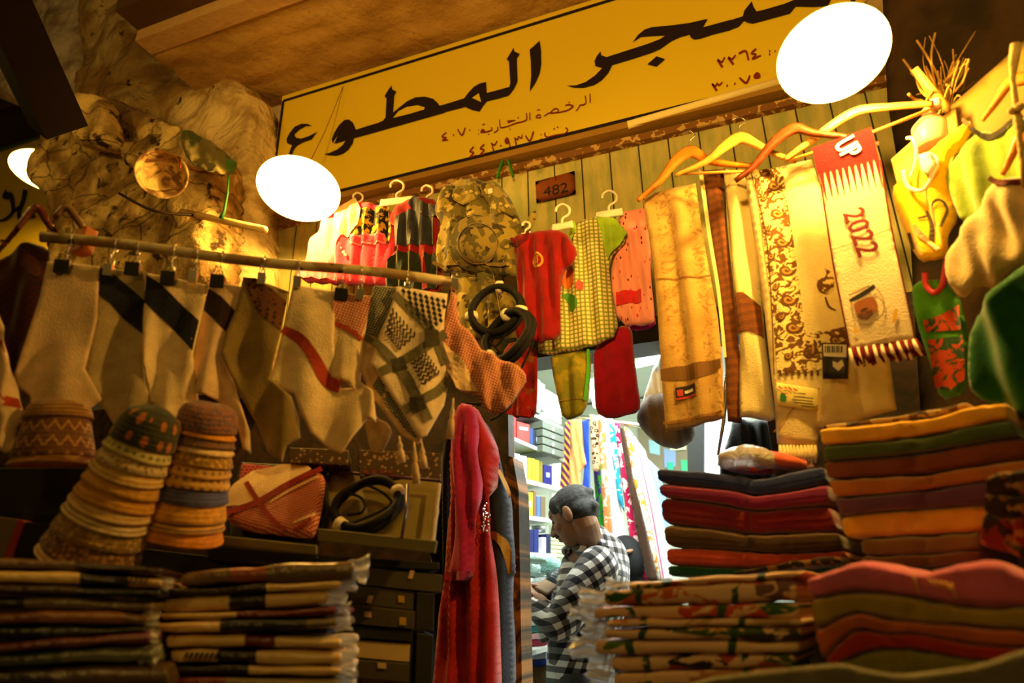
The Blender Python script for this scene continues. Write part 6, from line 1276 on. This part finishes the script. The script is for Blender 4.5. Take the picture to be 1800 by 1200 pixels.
for x0, x1, ty, k, col, nm, lab in SX:
    yb0, yb1 = lin_y(x0, k) - .5, lin_y(x1, k) - .5
    if lab.startswith('small red'): yb0 = yb1 = 929
    sl = (.28, .2, .12, .03)[k] * (x1 - x0)
    o = boxq(nm, lab, nm, [(x0, ty), (x1, ty + sl), (x1, yb1), (x0, yb0)], SH.off(-.006), .13, mat('book %d %d %d' % col, col, .5), GBk)
    q = SH.off(-.0045); xm = (x0 + x1) / 2; ym = (ty + yb1) / 2
    def pr(nm2, x, y, w, h, cc): flat(nm2, [[q.st(x - w, y - h), q.st(x + w, y - h + .3 * w), q.st(x + w, y + h + .3 * w), q.st(x - w, y + h)]], q, lambda a, b: 0, mat('print %d %d %d' % cc, cc, .5), o, .001, 9)
    if 'pale printed' in lab: pr('printed_line', xm, ty + 12, 8, 3, (240, 150, 150)); pr('printed_line', xm, ty + 38, 8, 2, (240, 190, 150))
    if 'red dot' in lab: pr('printed_mark', xm, ty + 12, 1.5, 2, (200, 30, 60))
    if 'white dot' in lab: pr('printed_mark', xm, ym, 2.5, 5, (240, 240, 235))
    if 'pale mark' in lab: pr('printed_mark', xm, ym, 3, 4, (180, 200, 230))
# white box stacks and grey drawer boxes
for k in range(4):
    boxq('box', ['white carton, topmost of four on the upper shop shelf', 'white carton, second of four on the upper shop shelf', 'white carton, third of four on the upper shop shelf', 'white carton, lowest of four on the upper shop shelf'][k], 'box', [(961, 684 + k * 13), (987, 700 + k * 12), (987, 710 + k * 12), (961, 695 + k * 13)], SH.off(-.01), .2, mat('carton white', (236, 240, 236), .5), 'white cartons on the upper shop shelf')
boxq('box', 'grey boxed set leaning beside the white cartons on the upper shop shelf', 'box', [(936, 660), (950, 668), (950, 728), (936, 720)], SH, .2, mat('file grey', (110, 120, 114), .5))
boxq('box', 'narrow upright white carton beside the stacked white cartons', 'box', [(951, 672), (958, 676), (958, 722), (951, 718)], SH, .2, mat('carton white', (0, 0, 0)))
boxq('shelf_board', None, None, [(930, 722), (990, 750), (990, 756), (930, 728)], SH, .26, M_sh, parent=su)
for k in range(4):
    o = boxq('box', ['grey box with a white round label, topmost of four beside the red boxes', 'grey box with a white round label, second of four', 'grey box with a white round label, third of four', 'grey box with a white round label, lowest of four on the top shop shelf'][k], 'box', [(954, 739 + k * 14), (992, 755 + k * 13), (992, 766 + k * 13), (954, 751 + k * 14)], SH.off(.03), .22, mat('drawer grey', (96, 108, 100), .5), 'grey labelled boxes on the top shop shelf')
    q = SH.off(.0315); flat('round_label', [[q.st(972 + 2.2 * math.cos(a) , 754 + k * 13.5 + 3.4 * math.sin(a)) for a in [x * .7 for x in range(9)]]], q, lambda a, b: 0, M_whitep, o, .001, 9)
boxq('price_board', 'small yellow upright card on the second shop shelf', 'card', [(897, 785), (905, 789), (903, 828), (894, 824)], SH.off(.02), .01, mat('card yellow', (250, 190, 20), .5))
o = MB().lathe(SH.off(-.05).pt(948, 936), (0, 0, 1), [(0, .0), (.028, 0), (.036, .012), (.036, .03), (.0, .034)], 24).build('metal_tin', mat('tin', (190, 196, 196), .3, metal=.7), None, True); tag(o, 'round silver tin lying on the navy books of the fourth shop shelf', 'tin')
for k in range(5):
    o = boxq('booklet', ['pale green booklet, topmost of the small pile beyond the fourth shelf', 'pale green booklet, second from the top of the small pile', 'cream booklet in the middle of the small pile', 'pale green booklet, second from the bottom of the small pile', 'cream booklet at the bottom of the small pile'][k], 'booklet', [(968, 944 + k * 7), (998, 946 + k * 7), (998, 952 + k * 7), (968, 950 + k * 7)], Pl(980, 960, 3.2, 20), .12, mat('booklet %d' % (k % 2), ((206, 224, 180), (230, 226, 180))[k % 2], .6), 'booklets in the small pile')
# plastic-wrapped goods and folded stock on the low counter
ic = root('inner_counter', SH.pt(950, 1100), 'low counter heaped with wrapped goods behind the door post', 'counter')
cpl = Pl(940, 1100, 3.0, 10)
boxq('top', None, None, [(880, 1046), (1010, 1052), (1010, 1062), (880, 1056)], cpl, .4, M_shw, parent=ic)
boxq('cabinet', None, None, [(884, 1166), (1008, 1170), (1008, 1300), (884, 1300)], cpl.off(-.02), .36, mat('inner wood', (110, 80, 44), .6), parent=ic)
random.seed(8)
for i, (x, y, w, h, c) in enumerate([(935, 1000, 26, 18, (170, 206, 200)), (968, 996, 24, 16, (120, 176, 170)), (930, 1030, 26, 16, (196, 206, 204)), (960, 1030, 30, 18, (150, 160, 160)), (985, 1014, 22, 18, (60, 70, 74)), (945, 982, 20, 10, (160, 200, 186))]):
    P = [(x + w * math.cos(a) * (1 + .2 * math.sin(3 * a + i)), y + h * math.sin(a)) for a in [k * math.pi / 7 for k in range(14)]]
    o = cloth('wrapped_bundle', P, Pl(x, y, 3.05 - .02 * i, 10), mat('bundle %d' % i, c, .25, lambda t: t.noise(50, 3, dist=2), spec=.7, bdist=.01), .03, rough(.012, 22, i), None, .012, 0, .03)
    tag(o, ['pale teal wrapped bundle on the left of the heap behind the door post', 'teal wrapped bundle in the middle of the heap', 'whitish wrapped bundle lowest on the left of the heap', 'grey wrapped bundle before the hands of the man', 'dark wrapped bundle beside the shirt of the man', 'pale green flat bundle on top of the heap'][i], 'bundle', 'wrapped bundles heaped inside the shop')
for k in range(9):
    c = [(230, 220, 224), (200, 60, 80), (226, 230, 230), (60, 130, 130), (226, 170, 180), (140, 40, 60), (230, 230, 230), (190, 196, 210), (30, 60, 150)][k]
    o = folded('folded_cloth', [(912, 1062 + k * 12), (935, 1064 + k * 12), (960, 1062 + k * 12)], [(912, 1074 + k * 12), (935, 1076 + k * 12), (960, 1074 + k * 12)], Pl(935, 1110, 3.0, 10), .16, mat('folded %d' % k, c, .8)); tag(o, ['off white folded cloth on top of the low pile behind the door post', 'red folded cloth, second in the low pile', 'white folded cloth, third in the low pile', 'teal folded cloth in the low pile', 'pink folded cloth in the low pile', 'dark rose folded cloth in the low pile', 'white folded cloth near the bottom of the low pile', 'grey lilac folded cloth near the bottom of the low pile', 'blue folded cloth at the bottom of the low pile'][k], 'folded cloth', 'folded cloths behind the door post')
# rack of dresses
GD = 'garments on the rack inside the shop'
rk0, rk1 = PD(985, 728, 3.62), PD(1150, 752, 3.3)
tag(MB().tube([rk0, rk1], .012, 10).build('garment_rail', M_steel, None, True), 'steel rail inside the shop carrying the dense row of garments', 'clothes rail')
def pf(kind, a, b):
    def f(t):
        if kind == 'stripe': return t.mix(((t.u + t.v * .7) / .03).fr().gt(.55), lin(a), lin(b))
        if kind == 'spots': return t.mix(t.vor(45, t.vec(t.u, t.v)).band(.2, .42), lin(a), lin(b))
        if kind == 'floral': return t.mix(t.noise(26, 2, t.vec(t.u, t.v), dist=1).sm(.52, .56), lin(a), lin(b))
        return t.mix(t.noise(20, 2), lin(a), lin(tuple(min(255, x * 1.1) for x in a)))
    return f
DR = [([(993, 742), (1003, 736), (1002, 800), (1000, 864), (984, 862), (988, 800)], 'stripe', (120, 24, 100), (220, 190, 60), 'purple and yellow striped garment at the near end of the inner rack'),
 ([(1003, 738), (1022, 736), (1025, 785), (1031, 815), (1020, 830), (1020, 870), (1000, 864)], '', (250, 150, 90), 0, 'plain orange garment with a hanging sleeve on the inner rack'),
 ([(1023, 740), (1035, 736), (1038, 870), (1022, 866), (1028, 815)], '', (30, 70, 200), 0, 'plain royal blue garment on the inner rack'),
 ([(1036, 728), (1051, 730), (1055, 815), (1052, 830), (1042, 826)], 'spots', (226, 180, 140), (40, 26, 20), 'leopard print garment on the inner rack'),
 ([(1042, 815), (1056, 812), (1068, 945), (1052, 945)], 'floral', (40, 130, 20), (60, 40, 110), 'green and violet floral garment below the leopard print on the inner rack'),
 ([(1051, 728), (1061, 730), (1068, 835), (1078, 950), (1064, 950), (1058, 860)], 'floral', (250, 130, 70), (252, 220, 200), 'orange and white garment on the inner rack'),
 ([(1061, 728), (1077, 732), (1088, 860), (1104, 958), (1078, 958), (1067, 850)], '', (226, 236, 252), 0, 'pale bluish white garment on the inner rack'),
 ([(1070, 745), (1080, 742), (1090, 830), (1098, 900), (1086, 880), (1076, 800)], 'floral', (20, 150, 190), (230, 236, 240), 'turquoise and white print garment on the inner rack'),
 ([(1078, 742), (1090, 744), (1104, 830), (1122, 900), (1143, 1020), (1120, 1020), (1106, 940), (1092, 840)], 'floral', (190, 24, 80), (250, 220, 220), 'magenta garment with white flowers on the inner rack'),
 ([(1088, 748), (1097, 752), (1114, 845), (1136, 930), (1158, 1022), (1138, 1022), (1118, 930), (1104, 850)], '', (60, 40, 26), 0, 'dark brown long garment on the inner rack'),
 ([(1096, 748), (1110, 758), (1126, 850), (1148, 940), (1166, 1022), (1156, 1022), (1134, 930), (1112, 850)], 'floral', (252, 248, 236), (240, 160, 30), 'white garment with orange yellow print on the inner rack'),
 ([(1108, 756), (1134, 792), (1156, 870), (1174, 950), (1182, 1022), (1162, 1022), (1146, 930), (1124, 840)], '', (252, 250, 250), 0, 'plain white garment with a thin pink edge on the inner rack'),
 ([(1130, 798), (1158, 824), (1174, 890), (1178, 930), (1164, 936), (1150, 870)], '', (120, 190, 240), 0, 'sky blue garment at the far right end of the inner rack')]
for i, (out, kd, a, b, lab) in enumerate(DR):
    d = 3.56 - .022 * i - (.03 if i % 2 else 0)
    o = cloth('rack_garment', out, Pl(out[0][0], out[0][1], d, 10), M_('rack cloth %d' % i, pf(kd, a, b or a)), .012, folds(.006, .035, i, .1, .1, .6, i), None, None, 0); tag(o, lab, 'garment', GD)
    if i == 11: decal('pink_edge', stroke([(1124, 800, 2), (1146, 900, 2.5), (1166, 1015, 3)]), o, mat('pink edge', (240, 90, 130), .8), o, .003)
# strip lamps, lit window, notes, things at the right of the doorway
M_tube = mat('lit tube', (255, 255, 255), .5, emit=(.93, 1, .96, 9))
for (xa, ya, xb, yb), lab in (((1118, 640, 1172, 628), 'bright strip lamp on the shop ceiling right of the crimson trousers'), ((1040, 668, 1048, 712), 'short bright strip lamp seen between the olive and crimson child trousers')):
    r_ = root('strip_lamp', atz((xa + xb) / 2, (ya + yb) / 2, ZI - .04), lab, 'lamp'); a, b = atz(xa, ya, ZI - .045), atz(xb, yb, ZI - .045)
    a.y = min(a.y, YI - .1); b.y = min(b.y, YI - .1)
    MB().tube([a, b], .022, 10).build('tube', M_tube, r_, True); dd = Vector((0, 0, .028)); MB().tube([a + dd, b + dd], .014, 6).build('housing', M_shw, r_)
    for p in (a, b): MB().box(p + Vector((0, 0, .03)), .03, .03, .05).build('holder', M_shw, r_)
BW = YP(YI - .02)
lw = boxq('light_panel', 'brightly lit white panel at the back of the shop right of the door opening', 'light panel', [(1236, 690), (1318, 690), (1300, 850), (1236, 850)], BW, .01, mat('lit panel', (255, 255, 255), .5, emit=(.93, .98, 1, 3.5)))
for k, (q, c) in enumerate((([(1140, 772), (1160, 778), (1160, 800), (1142, 796)], (170, 220, 236)), ([(1166, 788), (1188, 790), (1188, 820), (1168, 822)], (150, 180, 230)), ([(1172, 812), (1184, 812), (1184, 836), (1174, 836)], (70, 200, 170)), ([(1196, 808), (1210, 808), (1210, 832), (1198, 832)], (80, 200, 150)), ([(1176, 778), (1206, 776), (1206, 790), (1178, 792)], (226, 230, 200)))):
    o = boxq('wall_note', ['pale blue note on the back wall of the shop, leftmost', 'blue note on the back wall of the shop', 'green note under the blue one on the back wall', 'green note rightmost on the back wall of the shop', 'cream note above the green one on the back wall'][k], 'note', q, BW.off(.02 + .002 * k), .003, mat('note %d' % k, c, .7), 'notes on the back wall')
st = boxq('cardboard_carton', 'grey brown carton stack against the back wall under the notes', 'carton', [(1120, 745), (1212, 765), (1212, 900), (1130, 900)], BW.off(.015), .012, mat('carton grey', (150, 140, 116), .8))
boxq('black_post', 'dark post standing right of the notes inside the shop', 'post', [(1208, 735), (1236, 735), (1236, 1600), (1214, 1600)], YP(3.4), .08, mat('post black', (24, 28, 30), .5))
o = cloth('dark_garment', [(1288, 735), (1372, 742), (1372, 900), (1280, 900), (1262, 820), (1280, 770)], YP(2.31), cloth_mat('black green', (24, 30, 26)), .02, folds(.01, .08), None, None, 1); tag(o, 'dark garment hanging behind the foot of the cream shawls', 'garment')
M_bag = cloth_mat('brown cap cloth', (92, 74, 56))
o = cloth('round_bag', [(1122, 716), (1140, 694), (1168, 690), (1200, 706), (1224, 735), (1222, 770), (1196, 790), (1160, 784), (1130, 758), (1118, 736)], Pl(1170, 740, 2.35, 0), M_bag, .07, folds(.003, .05), None, None, 1, .09); tag(o, 'round greyish brown bag hanging in the doorway beside the tan shawl', 'bag')
o2 = cloth('white_wrap', [(1166, 620), (1172, 700), (1150, 704), (1128, 712), (1140, 670), (1154, 634)], Pl(1150, 680, 2.4, 0), mat('thin white wrap', (236, 232, 216), .4, trans=.2), .012, folds(.006, .04), None, None, 1); tag(o2, 'thin whitish plastic wrap above the round brown bag', 'wrap')
sd = MB().tube([Pl(1275, 700, 2.1).pt(1282, 610), Pl(1275, 700, 2.1).pt(1275, 694), Pl(1275, 700, 2.1).pt(1272, 740), Pl(1275, 700, 2.1).pt(1262, 800)], [.006, .008, .006, .004], 8).build('steel_hook', M_steel, None, True); tag(sd, 'upright steel hook before the lit panel', 'hook')
# ================================================================ people
AW = Vector((-math.sin(R(20.4)), math.cos(R(20.4)), 0)); RT = Vector((math.cos(R(20.4)), math.sin(R(20.4)), 0)); UP = Vector((0, 0, 1))
class Body:
    def __init__(s): s.bm = bmesh.new()
    def ell(s, c, rx, ry, rz, fx=RT, fy=AW, fz=UP, seg=20):
        M = Matrix((Vector(fx).normalized() * rx, Vector(fy).normalized() * ry, Vector(fz).normalized() * rz)).transposed().to_4x4(); M.translation = c
        bmesh.ops.create_uvsphere(s.bm, u_segments=seg, v_segments=seg // 2 + 2, radius=1, matrix=M)
    def limb(s, pts, rr):
        mb = MB().tube(cr([tuple(p) for p in pts], 6), [r[0] for r in cr([(r,) for r in rr], 6)], 16)
        vs = [s.bm.verts.new(v) for v in mb.v]
        for f in mb.f: s.bm.faces.new([vs[i] for i in f])
        for p, r in ((pts[0], rr[0]), (pts[-1], rr[-1])): s.ell(Vector(p), r, r, r, seg=12)
    def build(s, name, m, vox=.006, parent=None, smooth=3, org=None):
        V = [v.co.copy() for v in s.bm.verts]; s.bm.verts.index_update(); F_ = [[v.index for v in f.verts] for f in s.bm.faces]
        o = fixn(mk(name, V, F_, m, parent, True, None, org)); r = o.modifiers.new('r', 'REMESH'); r.mode = 'VOXEL'; r.voxel_size = vox; r.use_smooth_shade = True
        k = o.modifiers.new('k', 'SMOOTH'); k.iterations = smooth; k.factor = .5; return o
MD = 2.66
def mp(px, py, off=0): return PD(px, py, MD + off)
H = mp(1007, 900); Fw = (-.80 * RT - .40 * UP + .44 * AW).normalized(); Lf = UP.cross(Fw).normalized(); Uh = Fw.cross(Lf).normalized()   # Lf: his left
hd = lambda f, l, u: H + Fw * f + Lf * l + Uh * u
M_skin = mat('skin', lambda t: t.mix(t.noise(40, 3), lin((150, 112, 84)), lin((128, 92, 68))), .55, lambda t: t.noise(300, 2), bdist=.0008)
b = Body()
b.ell(H + Uh * .01, .074, .092, .082, Lf, Fw, Uh); b.ell(hd(.03, 0, -.045), .056, .064, .062, Lf, Fw, Uh); b.ell(hd(.052, 0, -.088), .030, .034, .026, Lf, Fw, Uh)
b.ell(hd(.070, 0, .022), .050, .024, .03, Lf, Fw, Uh); b.limb([hd(.088, 0, 0), hd(.104, 0, -.024), hd(.112, 0, -.038)], [.009, .011, .013]); b.ell(hd(.098, .011, -.040), .009, .010, .008, Lf, Fw, Uh); b.ell(hd(.098, -.011, -.040), .009, .010, .008, Lf, Fw, Uh)
for s in (-1, 1):
    b.ell(hd(.062, s * .034, -.035), .024, .022, .022, Lf, Fw, Uh); b.ell(hd(.078, s * .03, .014), .022, .010, .007, Lf, Fw, Uh)
    b.ell(hd(-.006, s * .080, -.018), .008, .020, .033, (Lf * s + Fw * -.35).normalized(), Fw, Uh, 14); b.ell(hd(.0, s * .076, -.02), .01, .010, .018, Lf, Fw, Uh, 12)
b.ell(hd(.090, 0, -.066), .022, .010, .006, Lf, Fw, Uh); b.ell(hd(.088, 0, -.076), .019, .010, .006, Lf, Fw, Uh)
sh = mp(1052, 975, .10); nk = mp(1030, 950, .05)
b.limb([hd(-.02, 0, -.03), hd(-.025, 0, -.07), mp(1034, 960, .06)], [.056, .052, .062])
pel = Vector((mp(1020, 1200, .06).x, mp(1020, 1200, .06).y, .95))
b.limb([mp(1042, 985, .06), mp(1032, 1060, .06), mp(1022, 1150, .06), pel], [.10, .115, .11, .115])
hipv = AW * .09
for s in (-1, 1): hp_ = pel + hipv * s; b.limb([hp_, hp_ + Vector((0, 0, -.45)) - RT * .02, Vector((hp_.x + .01, hp_.y, .09))], [.085, .058, .042]); b.limb([Vector((hp_.x, hp_.y, .05)), Vector((hp_.x, hp_.y, .04)) - RT * .17], [.045, .034])
Ls, Le, Lw = mp(1048, 1000, -.10), mp(988, 1088, -.13), mp(948, 1056, -.02)
Rs, Re, Rw = mp(1020, 1000, .22), mp(968, 1080, .22), mp(952, 1042, .10)
b.limb([Ls, Le, Lw], [.05, .042, .028]); b.limb([Rs, Re, Rw], [.05, .042, .028])
def hand(b, w, d, up, side, curl):
    """palm from the wrist w towards d, five unequal bent fingers, thumb from the side of the palm"""
    d = d.normalized(); sd = d.cross(up).normalized() * side; up = sd.cross(d).normalized() * side
    c = w + d * .05; b.ell(c, .040, .024, .015, d, sd, up, 14); b.ell(w + d * .015, .028, .022, .016, d, sd, up, 12)
    for k, (o_, L) in enumerate(((-.030, .072), (-.010, .082), (.010, .076), (.029, .060))):
        p = w + d * .082 + sd * o_; q = p + d * L * .42 - up * L * .12 * curl; r = q + d * L * .28 - up * L * .34 * curl; e = r + d * L * .08 - up * L * .26 * curl
        b.limb([p - d * .012, q, r, e], [.0092, .0085, .0078, .0065])
    p = w + d * .03 - sd * .024; q = p + d * .028 - sd * .026 - up * .008; b.limb([p, q, q + d * .028 - sd * .006 - up * .012], [.012, .0105, .0085])
hL = (-.75 * RT + .42 * UP + .3 * AW); hR = (-.5 * RT + .3 * UP - .6 * AW)
hand(b, mp(946, 1052, -.01), hL + RT * .3, UP, 1, .9); hand(b, mp(966, 1040, .10), -RT * .7 + UP * .25 - AW * .3, UP, -1, .9)
man = b.build('person', M_skin, .0042, None, 3); tag(man, 'man in a black and white checked shirt looking down at his hands', 'person')
# hair, brows, moustache
M_hair = mat('dark greying hair', lambda t: t.mix(t.noise(160, 3, dist=2).sm(.45, .7), lin((18, 17, 16)), lin((74, 72, 68))), .6, lambda t: t.noise(240, 3, dist=1.5), bdist=.006)
b = Body(); b.ell(hd(-.012, 0, .026), .080, .092, .076, Lf, Fw, Uh); b.ell(hd(-.040, 0, -.012), .078, .062, .062, Lf, Fw, Uh); b.ell(hd(.034, 0, .060), .056, .040, .030, Lf, Fw, Uh); b.ell(hd(.028, .058, .035), .018, .036, .034, Lf, Fw, Uh); b.ell(hd(.028, -.058, .035), .018, .036, .034, Lf, Fw, Uh)
for k in range(22):
    a = k * 2.4; q = hd(-.036 + .045 * math.cos(a), .056 * math.sin(a * 1.3), .004 + .033 * math.sin(a * 2.1)); b.ell(q, .022, .034, .024, Lf, Fw, Uh, 8)
for s in (-1, 1): b.limb([hd(.022, s * .074, .02), hd(.020, s * .077, -.012)], [.008, .004])
b.build('hair', M_hair, .0045, man, 2)
b = Body(); b.limb([hd(.086, -.026, -.060), hd(.103, 0, -.054), hd(.086, .026, -.060)], [.004, .0065, .004]); b.build('moustache', mat('moustache black', (22, 18, 16), .8), .002, man, 1)
for s in (-1, 1):
    b = Body(); b.limb([hd(.084, s * .014, .012), hd(.082, s * .03, .017), hd(.068, s * .046, .010)], [.003, .004, .0025]); b.build('eyebrow', mat('moustache black', (0, 0, 0)), .002, man, 1)
    b = Body(); b.ell(hd(.076, s * .030, -.006), .011, .011, .008, Lf, Fw, Uh, 12); b.build('eye', mat('eye', (60, 44, 36), .3), .0025, man, 1)
def plaid(rot, s_=.044):
    def f(t):
        n = t.nt.nodes.new('ShaderNodeSeparateXYZ'); t.nt.links.new(t.P.k, n.inputs[0]); x, y, z = (X(t, n.outputs[i]) for i in range(3))
        h = x * RT.x + y * RT.y + (x * AW.x + y * AW.y) * .55; c_, sn = math.cos(rot), math.sin(rot); a = h * c_ + z * sn; e = z * c_ - h * sn
        A = (a / s_).fr().gt(.5); B_ = (e / s_).fr().gt(.5); k = (A + B_) / 2
        w = t.mix(k.gt(.25), lin((226, 224, 218)), lin((96, 92, 90))); return t.mix(k.gt(.75), w, lin((14, 13, 16)))
    return f
M_pl1 = M_('checked shirt body', plaid(-.10)); M_pl2s = M_('checked shirt sleeve', plaid(.55))
b = Body()
b.limb([mp(1040, 956, .06), mp(1048, 978, .06), mp(1040, 1040, .06), mp(1026, 1110, .05), mp(1020, 1170, .05), mp(1018, 1270, .05)], [.078, .128, .146, .138, .136, .15])
b.ell(mp(1050, 990, -.06), .075, .085, .06); b.ell(mp(1058, 1010, .02), .10, .15, .10); b.ell(mp(1040, 990, .17), .075, .085, .06); b.limb([mp(1034, 946, .05), mp(1042, 958, .05)], [.066, .086])
sht = b.build('shirt', M_pl1, .007, man, 4)
b = Body(); b.limb([mp(1052, 996, -.12), mp(1022, 1040, -.14), mp(994, 1082, -.13), mp(984, 1096, -.12), mp(962, 1082, -.07), mp(944, 1068, -.02)], [.078, .076, .068, .066, .056, .046])
b.limb([mp(962, 1086, -.06), mp(956, 1120, -.05)], [.040, .022]); b.build('sleeve', M_pl2s, .006, man, 3)
b = Body(); b.limb([mp(1020, 1000, .22), mp(985, 1070, .23), mp(966, 1072, .2), mp(962, 1052, .12)], [.07, .062, .055, .042]); b.build('sleeve', M_pl2s, .006, man, 3)
b = Body(); nc = mp(1030, 952, .055)
b.limb([nc + RT * (.070 * math.cos(t)) + AW * (.070 * math.sin(t)) + UP * (.022 * math.cos(t) + .004) for t in [k * math.pi / 8 + .5 for k in range(-7, 8)]], [.011] + [.015] * 13 + [.011])
b.limb([nc + RT * (.082 * math.cos(t)) + AW * (.082 * math.sin(t)) + UP * (.012 * math.cos(t) - .02) for t in [k * math.pi / 8 + .5 for k in range(-7, 8)]], [.013] + [.02] * 13 + [.013])
b.build('collar', M_pl1, .004, man, 2)
b = Body()
for s in (-1, 1): hp_ = pel + hipv * s; b.limb([hp_ + Vector((0, 0, .05)), hp_ + Vector((0, 0, -.45)) - RT * .02, Vector((hp_.x + .01, hp_.y, .08))], [.108, .082, .07])
b.build('trousers', cloth_mat('grey trousers', (60, 58, 60)), .008, man, 3)
b = Body()
for s in (-1, 1): hp_ = pel + hipv * s; b.limb([Vector((hp_.x, hp_.y, .052)) + RT * .03, Vector((hp_.x, hp_.y, .045)) - RT * .19], [.052, .042])
b.build('shoes', mat('black shoes', (20, 18, 18), .4), .008, man, 2)
o = cloth('paper_packet', [(932, 1030), (958, 1018), (984, 1030), (962, 1046)], Pl(958, 1034, 2.70, 20, -60), mat('packet brown', (120, 96, 70), .5), .006, None, None, .01); tag(o, 'small packet held in the hands of the man in the checked shirt', 'packet')
# veiled woman behind him
b = Body(); W0 = lambda x, y, o=0: PD(x, y, 3.15 + o)
b.ell(W0(1100, 985), .092, .10, .115); b.limb([W0(1100, 1020), W0(1104, 1060), W0(1104, 1120), Vector((W0(1104, 1120).x, W0(1104, 1120).y, .05))], [.10, .17, .19, .26])
wm = b.build('person', mat('veil black', (20, 22, 26), .85), .008, None, 3); tag(wm, 'woman in a black face veil standing behind the man in the checked shirt', 'person')
b = Body(); P = [W0(1094 + k * 4.5, 973 - k * 1.6, -.098 + .002 * k * k) for k in range(5)]; b.limb(P, [.005, .009, .010, .009, .005]); b.build('eye_opening', M_skin, .003, wm, 1)
b = Body(); b.ell(W0(1104, 971, -.107), .007, .005, .004, seg=10); b.build('eye', mat('moustache black', (0, 0, 0)), .002, wm, 1)
